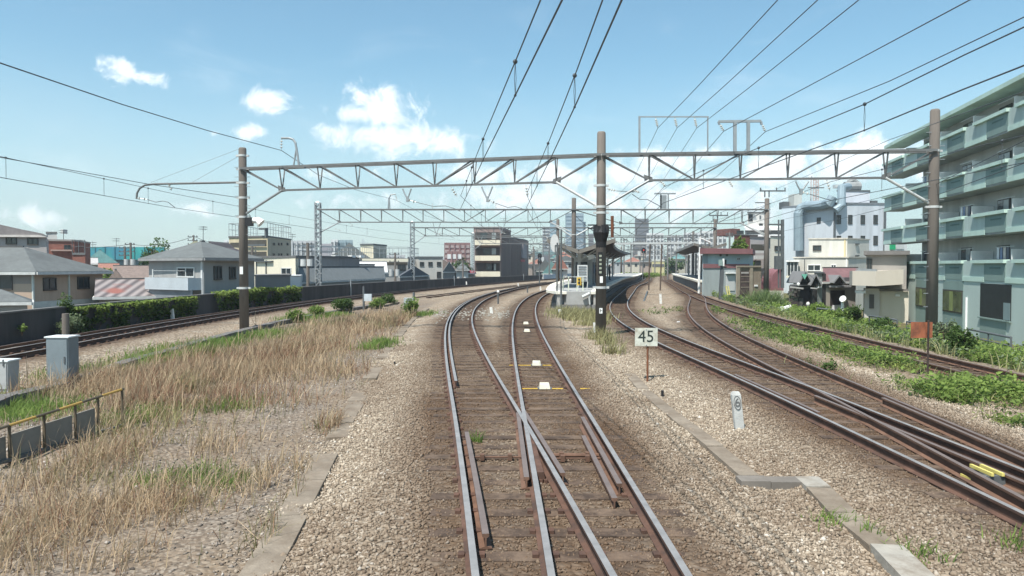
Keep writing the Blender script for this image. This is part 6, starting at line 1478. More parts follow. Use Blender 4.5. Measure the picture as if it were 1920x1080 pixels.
for fi, z in enumerate(FL):
    u00 = segs[0] + .3; bal = apart('balcony', gl, u00, LEN, -.13, 0, z, z + 1.12)
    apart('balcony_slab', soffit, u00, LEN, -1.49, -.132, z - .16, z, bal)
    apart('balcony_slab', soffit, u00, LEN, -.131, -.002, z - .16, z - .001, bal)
    apart('end_panel', gl, u00, u00 + .12, -1.45, -.131, z, z + 1.1, bal)
    prev = u00
    for (c0, d0, d1) in units:
        if c0 > LEN - 3: break
        apart('dark_panel', gd, d0, d1, .0, .03, z - .05, z + .96, bal)
        apart('parapet_cap', gcap, c0, d1 + .05, -.2, .17, z + .97, z + 1.17, bal)
        apart('panel_groove', plaster('groove', (.11, .18, .17)), d0 + (d1 - d0) * .28, d0 + (d1 - d0) * .78, .031, .05, z + .66, z + .74, bal)
        if d0 - prev > .3: apart('lower_band', gcap, prev, d0 - .002, .0, .05, z - .14, z + .14, bal)
        prev = d1
    apart('lower_band', gcap, prev, LEN, .0, .05, z - .14, z + .14, bal)
    # partitions, windows behind
    for k, (c0, d0, d1) in enumerate(units):
        if d1 > LEN - 2: break
        if k: apart('partition', white_p, c0 - .9, c0 - .84, -1.45, -.2, z + .02, z + 1.75, bal)
        if k:
            w = apart('window', alu_d, c0 - .3, c0 + 1.3, -1.5, -1.43, z + .1, z + 2.05); apart('pane', glass, c0 - .22, c0 + .48, -1.45, -1.415, z + .16, z + 1.98, w); apart('pane', glass_l if (k + fi) % 3 else glass, c0 + .54, c0 + 1.22, -1.45, -1.415, z + .16, z + 1.98, w)
            apart('laundry_bar', galv_light, c0 + 1.6, c0 + 4.0, -.62, -.58, z + 1.9, z + 1.94)
            if (k * 7 + fi * 3) % 4 == 1:
                for i_ in range(4): apart('laundry', M(f'laundry_{i_}', ((.6, .6, .62), (.2, .24, .35), (.5, .45, .42), (.12, .13, .16))[i_], .9), c0 + 1.8 + .42 * i_, c0 + 2.1 + .42 * i_, -.61, -.59, z + 1.2, z + 1.88)
            apart('air_conditioner', M('ac_beige', (.6, .6, .56), .6), c0 + 1.5, c0 + 2.25, -1.35, -1.0, z + .02, z + .62)
apart('roof_slab', gcap, segs[0] + .3, LEN, -1.48, .1, 12.55, 12.8); apart('roof_parapet', gl, 0.05, LEN, -12, -1.2, 13.203, 13.45); apart('top_wall', ggrey, 0, LEN, -1.49, -1.1, 12.803, 13.19)
apart('roof_shed', ggrey, 6, 12, -9, -5, 13.46, 15.3)
# ground floor openings
for (x0, y0, x1, y1) in ((1718, 540, 1741, 573), (1769, 545, 1806, 583)):
    (ua, za), (ub, zb) = au(x0, y1), au(x1, y0)
    apart('dark_panel', gd, ua - .05, ub + .05, .0, .025, -2.6, 1.6)
    w = apart('window', alu_d, ua, ub, .026, .07, za, zb); apart('pane', M('pane_olive', (.10, .12, .06), .25, .5, 1.2), ua + .08, ub - .08, .071, .085, za + .08, zb - .08, w); apart('curtain', M('curtain_green', (.20, .24, .09), .6), ua + (ub - ua) * .38, ua + (ub - ua) * .55, .086, .095, za + .1, zb - .1, w)
(ua, za), (ub, zb) = au(1838, 594), au(1897, 534)
apart('dark_panel', gd, ua + .0, ub - .55, .0, .025, -2.6, za - .05)
op = apart('stair_opening_shade', M('opening_shade', (.022, .028, .028), .8), ua, ub, .001, .03, za, zb); apart('stair_panel', plaster('stair_panel', (.20, .27, .28)), ub - .85, ub - .05, .031, .05, za + .05, za + 1.0, op); apart('sill', gd, ua - .1, ub + .05, .031, .12, za - .06, za + .02, op)  # flat black sheet paints the shade inside the stair opening
apart('stair_opening_shade', M('opening_shade', (.022, .028, .028), .8), ub + 1.7, ub + 4.2, .001, .03, za, zb)  # second opening, its inner shade painted the same way
apart('base_band', gcap, 0, LEN, .0, .3, -2.2, -1.95)
apart('low_box', gd, au(1668, 560)[0], -.02, -1.4, -.02, -2.0, -.25); apart('low_box', gl, au(1663, 560)[0], -.02, -1.45, -.0, -2.2, -2.01)
apart('drainpipe', white_p, au(1813, 556)[0], au(1813, 556)[0] + .1, .001, .10, -2.2, zat(556, 48))
# guard fence at the foot of the block
gf = thing('guard_fence', 'thin dark guard rail on posts along the foot of the apartment block', 'fence', at(1700, 605, 40))
gp = [at(1630, 592, 45), at(1682, 600, 42), at(1700, 603, 41), at(1756, 609, 38), at(1815, 617, 35), at(1896, 633, 31)]
for a, b in ((0, 1), (2, 3), (4, 5)): part('rail', steel_dark, gf, lambda mb: (mb.tube([gp[a], gp[b]], .05, 8), mb.tube([gp[a] - Vector((0, 0, .35)), gp[b] - Vector((0, 0, .35))], .03, 6)))
for p in gp + [gp[4].lerp(gp[5], .5)]: part('post', steel_dark, gf, lambda mb: mb.tube([p, Vector((p.x, p.y, -2.2))], .04, 6))
gf2 = thing('guard_fence', 'short dark guard rail in the weeds before the shop houses', 'fence', at(1545, 585, 46)); part('rail', steel_dark, gf2, lambda mb: mb.tube([at(1532, 578, 47), at(1562, 581, 46)], .05, 8))
for px in (1532, 1562): part('post', steel_dark, gf2, lambda mb: mb.tube([at(px, 578 + (px - 1532) / 10, 47 - (px - 1532) / 30), at(px, 604, 47)], .05, 6))
solo('white_barrier', 'white sloping barrier arm standing in the weeds below the shops', 'barrier', white_p, lambda mb: (mb.bar(at(1466, 579, 46), at(1482, 573, 46), .26, .12), mb.bar(at(1466, 595, 46), at(1466, 575, 46), .16)))
b = Building('sign_house', 'small white house with a green shop panel between beige house and tall blue building', 'house', [(1658, 96), (1700, 97)], 455, plaster('sign_house_white', (.55, .57, .57)), depth=6); b.px('green_panel', 0, 1668, 457, 1677, 468, .2, M('panel_green', (.02, .32, .14), .6)); b.px('grille', 0, 1680, 459, 1694, 467, .1, galv_light)

# ------------------------------------------------------------------ distant town
def tower(label, x0, x1, yt, Y, mat, storeys, band, sides=None, name='tower_block', depth=20, k=.45):
    b = Building(name, label, 'tower block', [(x0, Y), (x1, Y)], yt, mat, depth=depth); H_ = b.z1 - b.z0
    a, u, n, L = b.facet(0)
    for i in range(storeys):
        z = b.z0 + H_ * (i + .5) / storeys
        b.panel('window_band', 0, L * .04, z - H_ / storeys * k * .5, L * .96, z + H_ / storeys * k * .5, .3, band)
    return b
tglass = M('tower_glass', (.17, .23, .27), .3, .1, .05); tband = M('tower_band', (.30, .37, .41), .4, .1, .05); tgrey = M('tower_grey', (.17, .17, .18), .7, .1, .05); tgd = M('tower_grey_band', (.12, .12, .13), .6)
tower('tall blue glass tower just right of the second middle pole', 1060, 1094, 400, 700, tglass, 16, tband); tower('slimmer glass tower joined to the right of the tall blue one', 1093, 1098, 416, 705, tglass, 14, tband); tower('pale blue-green tower left of the second middle pole', 1031, 1049, 414, 620, M('tower_teal', (.24, .33, .37), .4), 12, tband)
tower('white ribbed tower at the left of the blue-green tower', 1017, 1031, 425, 640, M('tower_white', (.46, .48, .48), .7), 14, tgd); tower('dark grey tower right of the middle pole', 1190, 1216, 410, 600, tgrey, 16, tgd); tower('dull brown-grey block at the foot of the dark grey tower', 1186, 1214, 452, 500, M('tower_brown', (.20, .185, .18), .8), 7, tgd); tower('low wide teal-roofed hall beyond the signal', 1002, 1042, 472, 420, M('hall_teal', (.14, .22, .22), .7), 2, tgd)
tower('grey slab between middle pole and glass towers', 1103, 1113, 438, 640, tgrey, 9, tgd)
wht = M('block_white', (.55, .56, .56), .8, .06, .1); bandd = M('block_band', (.14, .15, .16), .7)
def flats(label, x0, x1, yt, Y, mat, st, cols, bm=bandd, yb=None):
    b = Building('housing_block', label, 'housing block', [(x0, Y), (x1, Y)], yt, mat, depth=14); a, u, n, L = b.facet(0)
    ztop = b.z1 - .8; H_ = min(2.9 * st, b.z1 + 3.2)
    for i in range(st):
        z = ztop - H_ * i / st
        b.panel('balcony_row', 0, L * .03, z - H_ / st * .62, L * .97, z - H_ / st * .08, .15, bm)
    for j in range(1, cols): b.panel('divider', 0, L * j / cols - .25, b.z1 - H_ - .8, L * j / cols + .25, b.z1 - .3, .5, mat)
    return b
flats('long white housing block right of the dark grey tower', 1212, 1244, 437, 330, wht, 9, 5); flats('second white housing block, left of the station canopy', 1250, 1278, 441, 340, wht, 8, 4); flats('third white housing block, behind the side platform canopy', 1281, 1316, 436, 350, wht, 9, 5); flats('wide white housing block behind the slim station pole', 1312, 1362, 433, 300, wht, 9, 6)
flats('pale housing block with a penthouse behind the beige flats', 540, 592, 451, 260, M('block_grey', (.40, .41, .42), .8), 6, 6); flats('grey housing block left of the left concrete pole', 420, 447, 450, 330, wht, 6, 4); flats('stepped blue-grey block right of the second mast', 634, 662, 450, 280, M('block_blue', (.24, .31, .34), .7), 7, 2, M('block_blue_band', (.14, .19, .21), .7)); flats('white stair end of the stepped blue-grey block', 621, 634, 449, 279, wht, 7, 2); flats('low mauve block right of the second mast', 600, 623, 457, 240, M('block_mauve', (.30, .29, .31), .8), 4, 1, M('block_mauve_band', (.25, .24, .26), .8))
flats('dark red-brown apartment slab on the left skyline', 833, 882, 455, 270, M('block_red', (.20, .115, .11), .8), 8, 5, M('block_red_band', (.33, .27, .26), .7)); flats('small white block in front of the red-brown slab', 838, 866, 471, 255, M('block_red', (.20, .115, .11), .8), 3, 3, wht)
flats('grey block behind the cream box building', 700, 760, 478, 300, M('block_grey', (.40, .41, .42), .8), 3, 6); flats('distant grey block behind the three-window building', 790, 836, 484, 380, M('block_grey', (.40, .41, .42), .8), 3, 4)
yh = Building('building', 'pale yellow low building closing the view down the right-hand tracks', 'building', [(1222, 205), (1246, 205)], 490, plaster('yellow_low', (.50, .46, .26))); yh.flat(M('yellow_edge', (.5, .5, .45), .8), .4); yh.px('dark_strip', 0, 1223, 495, 1245, 500, .1, tgd)
gcols = [plaster('far_white', (.52, .52, .50)), plaster('far_grey', (.33, .34, .34)), plaster('far_cream', (.50, .46, .38)), plaster('far_tan', (.38, .31, .26))]
rcols = [roof_grey, roof_blue, tile_br, M('roof_far_red', (.26, .12, .09), .85), M('roof_far_teal', (.12, .24, .24), .8)]
fg = random.Random(21)
near = [(1036, 1064, 505, 175, 0, 3, 'white house with an orange tiled roof behind the mirror pole'), (1004, 1040, 509, 190, 0, 0, 'white gabled house with two small windows beyond the blue fence'), (1018, 1050, 514, 178, 0, 4, 'teal-roofed low house just beyond the blue fence')]
for x0, x1, yt, Y, wc, rc, lb in near:
    h = lowhouse(lb, [(x0, Y), (x1, Y)], yt, gcols[wc], rcols[rc], 3.0, 1, False, .5, depth=10); m_ = (x0 + x1) / 2
    for q in (-5, 4): h.win(0, m_ + q, yt - 2 + 1, m_ + q + 2.5, yt + 4)
for i in range(70):
    left = i < 40
    x = fg.uniform(955, 1062) if i < 22 else (fg.uniform(1135, 1262) if i < 48 else fg.uniform(130, 810)); Y = fg.uniform(240, 460) if i < 48 else fg.uniform(120, 230); w = fg.uniform(6, 11)
    c = at(x, 499, Y).x; zt_ = fg.uniform(1.5, 7.5) if i < 48 else fg.uniform(.5, 4.0)
    x1 = x + w * FPX / Y * .7
    b = Building('town_house', 'one of the small crowded houses and roofs filling the distance on the skyline', 'house', [(x, Y), (x1, Y + fg.uniform(-3, 3))], 0, fg.choice(gcols), depth=fg.uniform(7, 11), zt=zt_, group='small houses filling the distance')
    b.pitched(fg.choice(rcols), fg.uniform(1.2, 2.6), .5, fg.random() < .4)
    a, u, n, L = b.facet(0)
    for k in range(2): b.winu(0, L * (.2 + .42 * k), zt_ - 1.9, L * (.34 + .42 * k), zt_ - .7)
for px, pt, Y, lb in ((902, 416, 900, 'faint lattice pylon above the brown apartment house'), (655, 462, 800, 'faint pylon on the left skyline right of the stepped block'), (678, 448, 820, 'faint pylon beside the cream box building')):
    t = thing('power_pylon', lb, 'pylon', Vector((at(px, 0, Y).x, Y, -3.6)), 'far pylons')
    zt_ = zat(pt, Y); x = at(px, 0, Y).x
    part('lattice', M('pylon_grey', (.38, .42, .44), .7), t, lambda mb: ([mb.bar((x + s * 4, Y, -3.6), (x + s * .6, Y, zt_), .5) for s in (-1, 1)], [mb.bar((x - 6, Y, zt_ - q), (x + 6, Y, zt_ - q), .4) for q in (4, 9, 14)], [mb.bar((x - 3.5, Y, zt_ * k), (x + 3.2, Y, zt_ * (k + .15)), .35) for k in (.1, .3, .5, .7)]))

# ------------------------------------------------------------------ vegetation
def leaf_mesh(name, C, size, seed, up=.55, aspect=.55, rv=None):
    g = np.random.default_rng(seed); n = len(C)
    d = g.normal(size=(n, 3)); d[:, 2] = np.abs(d[:, 2]) + up; d /= np.linalg.norm(d, axis=1)[:, None]
    a = g.normal(size=(n, 3)); a -= d * (a * d).sum(1)[:, None]; a /= np.linalg.norm(a, axis=1)[:, None]
    b = np.cross(d, a); s = np.asarray(size).reshape(-1, 1) * g.uniform(.6, 1.35, (n, 1))
    V = np.stack([C - a * s, C + b * s * aspect + d * s * .12, C + a * s - d * s * .25, C - b * s * aspect + d * s * .12], 1)
    F = np.arange(n * 4).reshape(n, 4)
    me = bpy.data.meshes.new(name); np_mesh(me, V.reshape(-1, 3), F)
    r = g.random(n) if rv is None else np.clip(rv + g.normal(0, .14, n), 0, 1)
    at_ = me.attributes.new('rnd', 'FLOAT', 'POINT'); at_.data.foreach_set('value', np.repeat(r, 4).astype(np.float32))
    return me
def blade_mesh(name, P, h, w, seed, lean=.35, rv=None, wind=(0.12, 0.0)):
    g = np.random.default_rng(seed); n = len(P); th = g.uniform(0, 6.283, n)
    side = np.stack([np.cos(th), np.sin(th), np.zeros(n)], 1) * np.asarray(w).reshape(-1, 1)
    ln = g.normal(0, lean, (n, 2)) + np.array(wind); h = np.asarray(h).reshape(-1, 1)
    mid = P + np.concatenate([ln * h * .35, h * .55], 1); tip = P + np.concatenate([ln * h * 1.05, h * (1 - .18 * (ln ** 2).sum(1, keepdims=True))], 1)
    V = np.stack([P - side, P + side, mid + side * .8, mid - side * .8, tip + side * .12, tip - side * .12], 1)
    base = np.arange(n)[:, None] * 6
    F = np.concatenate([base + np.array([0, 1, 2, 3]), base + np.array([3, 2, 4, 5])])
    me = bpy.data.meshes.new(name); np_mesh(me, V.reshape(-1, 3), F)
    r = g.random(n) if rv is None else np.clip(rv + g.normal(0, .16, n), 0, 1)
    at_ = me.attributes.new('rnd', 'FLOAT', 'POINT'); at_.data.foreach_set('value', np.repeat(r, 6).astype(np.float32))
    return me
def stuff(name, me, m):
    me.materials.append(m); o = bpy.data.objects.new(name, me); COL.objects.link(o); return tag(o, kind='stuff')
straw = leafmat('dry_grass', (.22, .155, .095), (.56, .43, .285), .3)
straw_red = leafmat('dry_stalks', (.16, .085, .055), (.36, .22, .14), .3)
green1 = leafmat('fresh_green', (.085, .145, .035), (.28, .38, .10), .5)
green2 = leafmat('dark_green', (.035, .07, .02), (.12, .19, .055), .4)
green3 = leafmat('grey_green', (.07, .10, .05), (.24, .30, .17), .35)
def blobs(cs, per, rad, g):                # ground points clustered round photo pixels
    X, Y, Cn = [], [], []
    for i, c in enumerate(cs):
        p = G(c[0], c[1], -.28); r = c[2] if len(c) > 2 else rad; k = int(per * (c[3] if len(c) > 3 else 1))
        X.append(p.x + g.normal(0, r, k)); Y.append(p.y + g.normal(0, r * 1.25, k)); Cn.append(np.full(k, i))
    return np.concatenate(X), np.concatenate(Y), np.concatenate(Cn)
g = np.random.default_rng(31)
# dry grass of the left field
cs = [(60, 905, .6, .35), (150, 890, .5, .4), (215, 850, .4, .35), (330, 735, .9), (390, 715, .9), (450, 700, .8), (500, 680, .9), (540, 660, .8), (300, 760, .8), (340, 700, .9), (420, 668, .9), (60, 980, .5, .5), (180, 960, .45, .4), (20, 1040, .5, .5), (250, 1010, .4, .25), (330, 940, .25, .3), (610, 628, 1.2), (660, 612, 1.3, 1.3), (710, 606, 1.2, 1.3), (745, 596, 1.1), (590, 650, 1.0), (200, 720, .7), (260, 715, .7), (130, 738, .5, .4), (250, 800, .4, .35), (480, 760, .7, .3), (610, 700, .7, .4), (640, 800, .25, .3), (560, 1000, .25, .25), (500, 900, .4, .3), (380, 840, .4, .2)]
X, Y, Cn = blobs(cs, 1250, 1.0, g)
ux = g.uniform(-12.5, -2.6, 16000); uy = 4 + g.random(16000) ** 1.1 * 40
X = np.concatenate([X, ux]); Y = np.concatenate([Y, uy]); tall = np.concatenate([np.ones(len(Cn)), np.full(16000, .3)])
fu = fbm(X * .7 + 2, Y * .5)
ok = (X < TRX(Y) - .05) & ((tall > .5) | (fu > .46)) & (fbm(X * 1.7, Y * 1.3 + 8) > .30) & (X > np.interp(Y, *LINE['L']) + 2.4) & (Y > 3) & (Y < 58)
X, Y, tall = X[ok], Y[ok], tall[ok]
pz = ground_z(X, Y) - .02; cl = fbm(X * .9, Y * .9)
h = tall * g.uniform(.16, .60, len(X)) * (.45 + .9 * cl) * np.interp(Y, [4, 10, 15, 24], [.55, .62, .9, 1])
red = fbm(X * .55 + 11, Y * .45 + 4) + g.normal(0, .08, len(X)) > .60; olive = (fbm(X * .8 + 31, Y * .7) + g.normal(0, .06, len(X)) > .60) & ~red
for nm_, k, mt in (('dry_grass', ~red & ~olive, straw), ('reddish_grass', red, straw_red), ('olive_grass', olive, leafmat('olive_blades', (.12, .115, .05), (.30, .28, .13), .3))):
    stuff(nm_, blade_mesh(nm_, np.stack([X, Y, pz], 1)[k], h[k], ((.0026 + .00023 * Y))[k], 41, .46, (cl * .9 + (tall > .5) * .14)[k]), mt)
k = g.random(len(X)) < .05   # flattened dead straw
stuff('flattened_straw', blade_mesh('flattened_straw', np.stack([X, Y, pz + .03], 1)[k], np.full(k.sum(), .28), (.003 + .0002 * Y)[k], 47, 1.5, .7 + 0 * X[k]), straw)
# pale seed plumes on the tallest stalks
k = np.where((tall > .5) & (g.random(len(X)) < .20))[0]
sp = np.stack([X[k], Y[k], pz[k]], 1); hh = h[k] * 1.15 + .12
stuff('seed_stalks', blade_mesh('seed_stalks', sp, hh, .004 + .0003 * Y[k], 43, .20, .75 + 0 * hh), straw)
k = np.where(g.random(len(X)) < .12)[0]
stuff('dead_stalks', blade_mesh('dead_stalks', np.stack([X[k], Y[k], pz[k]], 1), h[k] * 1.1 + .08, .003 + .0002 * Y[k], 44, .6), straw_red)
# green tufts
cs = [(150, 705, .5), (175, 700, .45), (262, 775, .28, .8), (245, 785, .2, .5), (40, 770, .6), (10, 760, .5), (80, 775, .4, .6), (490, 632, .6), (520, 628, .6), (415, 645, .5), (360, 655, .6), (330, 662, .6), (300, 672, .6), (270, 680, .4), (300, 905, .18, .35), (420, 905, .18, .35), (380, 890, .2, .25), (560, 600, .5), (595, 594, .5), (630, 592, .4), (700, 652, .35, .4), (720, 645, .3, .3), (790, 592, .5, .5), (893, 842, .045, .06), (1560, 985, .10, .10), (1720, 1052, .12, .11), (1905, 1045, .12, .11), (1625, 1010, .05, .04), (545, 655, .3, .4), (430, 760, .3, .3), (610, 610, .5, .5)]
X, Y, Cn = blobs(cs, 900, .5, g); ok = (Y > 3); X, Y = X[ok], Y[ok]
pz = ground_z(X, Y) - .01
stuff('green_grass', blade_mesh('green_grass', np.stack([X, Y, pz], 1), g.uniform(.06, .30, len(X)) * np.interp(Y, [5, 12, 25], [.45, .8, 1.1]), .004 + .00035 * Y, 45, .45, fbm(X * 2, Y * 2)), green1)
# weeds at the island platform end and by the middle pole
cs = [(1062, 592, .5, 1.2), (1080, 600, .6, 1.3), (1100, 600, .6, 1.2), (1110, 612, .4, .8), (1090, 580, .6, 1.2), (1065, 575, .5), (1150, 668, .22, .25), (1120, 640, .25, .35), (1140, 650, .2, .25)]
X, Y, Cn = blobs(cs, 520, .5, g); pz = ground_z(X, Y)
stuff('platform_weeds', blade_mesh('platform_weeds', np.stack([X, Y, pz], 1), g.uniform(.15, .6, len(X)), .008 + .0002 * Y, 46, .3, g.random(len(X))), leafmat('weed_mix', (.17, .15, .07), (.44, .42, .22), .35))
# leafy weeds: between the right-hand tracks, and the lush bank along the rusty track
def weeds(name, X, Y, hmax, size, m, seed, per=7):
    gg = np.random.default_rng(seed); n = len(X); z = ground_z(X, Y); cl = fbm(X * .8 + 3, Y * .6)
    top = hmax * (.25 + 1.1 * cl) * gg.uniform(.4, 1, n)
    C = np.repeat(np.stack([X, Y, z], 1), per, 0); t = np.repeat(top, per) * gg.random(n * per) ** .6
    C[:, 2] += t; C[:, :2] += gg.normal(0, .09, (n * per, 2))
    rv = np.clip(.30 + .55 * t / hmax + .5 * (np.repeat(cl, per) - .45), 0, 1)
    stuff(name, leaf_mesh(name, C, np.repeat(size * (1 + .012 * Y), per), seed, .6, .5, rv), m)
cs = [(1425, 612, .9), (1450, 622, .8), (1470, 632, .7), (1490, 640, .6), (1530, 650, .6, 1.2), (1560, 655, .6, 1.3), (1590, 665, .55, 1.1), (1620, 676, .5), (1650, 684, .45), (1680, 692, .4), (1700, 700, .4, .8), (1740, 735, .35, .8), (1775, 748, .35), (1800, 755, .35, 1.1), (1850, 750, .35, 1.2), (1890, 748, .35, 1.2), (1920, 760, .3), (1960, 775, .4), (1500, 690, .12, .2), (1555, 702, .1, .15), (1410, 660, .12, .15), (1830, 730, .25, .6), (1900, 800, .2, .3), (1380, 590, .9, .8), (1340, 585, .7, .3), (1290, 585, .8, .3), (1240, 590, .6, .2)]
X, Y, Cn = blobs(cs, 420, .5, g)
okd = (bed_dist(X, Y) > .85) & (g.random(len(X)) < .45); X, Y, Cn = X[okd], Y[okd], Cn[okd]
green4 = leafmat('yellow_green', (.10, .15, .03), (.30, .36, .10), .4)
for q, (hm, sz_, mt) in enumerate(((.50, .045, green1), (.26, .026, green4), (.38, .034, green2))):
    sel = (Cn * 7 + (fbm(X * 1.1, Y * 1.1) * 6).astype(int)) % 3 == q
    weeds('trackside_weeds', X[sel], Y[sel], hm, sz_, mt, 51 + 20 * q, 6)
sel = g.random(len(X)) < .5; xb_, yb_ = X[sel] + g.normal(0, .3, sel.sum()), Y[sel] + g.normal(0, .4, sel.sum())
stuff('trackside_grass', blade_mesh('trackside_grass', np.stack([xb_, yb_, ground_z(xb_, yb_)], 1), g.uniform(.08, .38, len(xb_)), .005 + .0003 * yb_, 58, .5, fbm(xb_ * 2, yb_ * 2)), leafmat('bank_straw', (.15, .16, .06), (.42, .40, .22), .35))
n = 15000; Y = 12 + g.random(n) ** 1.15 * 66; X = np.interp(Y, *LINE['E']) + 1.7 + g.random(n) ** .8 * 8.5
ok = (fbm(X * .45, Y * .3) > .34); X, Y = X[ok], Y[ok]
sp_ = fbm(X * .7 + 40, Y * .5) + g.normal(0, .06, len(X))
for q, (lo_, hi_, hm, sz_, mt) in enumerate(((0, .45, .8, .055, green1), (.45, .56, .5, .035, green4), (.56, 2, .65, .045, green3))):
    k = (sp_ >= lo_) & (sp_ < hi_); weeds('bank_weeds', X[k], Y[k], hm, sz_, mt, 52 + 30 * q, 7)
n = 3500; Y = 14 + g.random(n) * 60; X = np.interp(Y, *LINE['E']) + 2.2 + g.random(n) * 6
ok = (fbm(X * .5 + 20, Y * .4) > .52); weeds('dark_weeds', X[ok], Y[ok], .8, .055, green2, 53, 7)
n = 2600; Y = 12 + g.random(n) * 40; X = np.interp(Y, *LINE['E']) + 1.6 + g.random(n) ** 1.3 * 7
pz = ground_z(X, Y); stuff('bank_grass', blade_mesh('bank_grass', np.stack([X, Y, pz], 1), g.uniform(.2, .55, n), .008 + .0003 * Y, 54, .4), leafmat('bank_straw', (.15, .16, .06), (.42, .40, .22), .35))
n = 500; X = 16.2 + g.normal(0, .6, 900); Y = 17.5 + g.normal(0, 1.2, 900); stuff('pale_plumes', blade_mesh('pale_plumes', np.stack([X, Y, ground_z(X, Y)], 1), g.uniform(.5, 1.1, 900), .012, 55, .45), straw)

def bush(label, c, rx, ry, rz, n, size, m, seed, name='bush', group=None, stem=True, z0=None, cat=None):
    gg = np.random.default_rng(seed); c = Vector(c)
    t = thing(name, label, cat or 'bush', c, group)
    # several unequal lobes
    L_ = gg.normal(size=(9, 3)); L_ /= np.linalg.norm(L_, axis=1)[:, None]; L_ *= gg.uniform(.25, .75, (9, 1)); L_[:, 2] = np.abs(L_[:, 2]) * .9
    lr = gg.uniform(.28, .55, 9); k = gg.integers(0, 9, n)
    d = gg.normal(size=(n, 3)); d /= np.linalg.norm(d, axis=1)[:, None]
    C = L_[k] + d * (lr[k] * gg.random(n) ** .45)[:, None]
    C = C * np.array([rx, ry, rz]) + np.array([0, 0, rz * .55]); C[:, 2] = np.maximum(C[:, 2], .02)
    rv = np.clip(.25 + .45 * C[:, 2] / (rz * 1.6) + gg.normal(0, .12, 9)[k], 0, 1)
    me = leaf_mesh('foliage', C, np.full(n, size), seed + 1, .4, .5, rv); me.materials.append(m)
    o = bpy.data.objects.new('foliage', me); COL.objects.link(o); o.parent = t; ORG[o.name] = tuple(c)
    if stem:
        part('stem', wood_m, t, lambda mb: [mb.tube([c + Vector((0, 0, -.1)), c + Vector((math.cos(a_) * rx * .4, math.sin(a_) * ry * .4, rz * 1.1))], [.03 * rz + .008, .006], 5) for a_ in (.3, 1.7, 2.9, 4.2, 5.3)])
    return t
def gb(px, py, z=-.28): p = G(px, py, z); p.z = gz(p.x, p.y); return p
bush('dark green rounded bush in front of the far-left track, left of the junction box', gb(643, 586), .9, .8, .75, 1600, .07, green2, 61)
bush('green bush right of the pale junction box on its post', gb(726, 571), 1.0, .8, .55, 1200, .08, green2, 62)
bush('low green bush under the pale junction box', gb(704, 578), .8, .7, .5, 800, .08, green1, 63)
bush('bright green bush below the second junction box', gb(773, 596), .55, .5, .75, 1000, .065, green1, 64)
bush('green bush in the dry grass, nearest of the row towards the wall track', gb(556, 604), .6, .5, .5, 800, .06, green1, 65)
bush('small green bush just right of another in the dry grass', gb(592, 594), .6, .5, .45, 800, .06, green1, 66)
bush('pale silvery bush against the dark wall beside the ivy', (wallx(29.5) + .55, 29.5, -.3), .7, .8, .7, 1300, .06, green3, 67)
bush('taller dark sapling bush behind the silvery bush at the wall', (wallx(30.2) - .1, 30.4, -.2), .4, .5, 1.15, 700, .06, green2, 68)
bush('tall pale leafy weed at the wall near the left edge', (wallx(21.6) + .4, 21.6, -.3), .4, .5, .65, 500, .05, green3, 69)
bush('yellow-green weed at the wall left of the concrete post', (wallx(25.2) + .3, 25.2, -.3), .25, .3, .4, 260, .05, green1, 70)
bush('small yellow-green weed growing on the wall right of the concrete post', (wallx(27.2) + .2, 27.2, .1), .22, .25, .25, 160, .05, green1, 71)
bush('glossy shrub before the green apartment block right of the rusty sign', gb(1808, 668), .55, .5, .75, 1100, .06, green2, 72)
bush('pale-topped shrub beside the glossy one before the apartment block', (gb(1800, 655).x, gb(1800, 655).y + .8, gb(1800, 655).z + .3), .5, .5, .75, 500, .06, green3, 73)
bush('flat-topped small tree shrub left of the rusty sign', (at(1655, 610, 38).x, 38, -1.2), .9, .7, .85, 1000, .08, green2, 74)
bush('dark shrub in front of the dish beside the beige house', (at(1600, 590, 46).x, 46, -1.2), 1.0, .8, .95, 1100, .09, green2, 75)
bush('bright yellow-green bush in front of the shop houses', (at(1530, 590, 50).x, 50, -1.0), 1.3, 1.0, .75, 1300, .09, green1, 76)
bush('wide green bush at the foot of the shop houses, further right', (at(1570, 600, 46).x, 46, -1.2), 1.4, 1.0, .8, 1400, .09, green1, 77)
# big tuft of long leaves below the second right pole
p = Vector((at(1436, 565, 55).x, 55, -.75)); t = thing('pampas_tuft', 'large tuft of long arching leaves below the second right-hand pole', 'grass tuft', p)
nn = 1100; P_ = np.stack([g.normal(0, .55, nn), g.normal(0, .5, nn), np.zeros(nn)], 1)
me = blade_mesh('leaves', P_, g.uniform(.7, 1.75, nn), .028, 81, .42, g.random(nn) * .7 + .2, (0, 0)); me.materials.append(leafmat('tuft_green', (.08, .13, .04), (.30, .38, .18), .4))
o = bpy.data.objects.new('leaves', me); COL.objects.link(o); o.parent = t
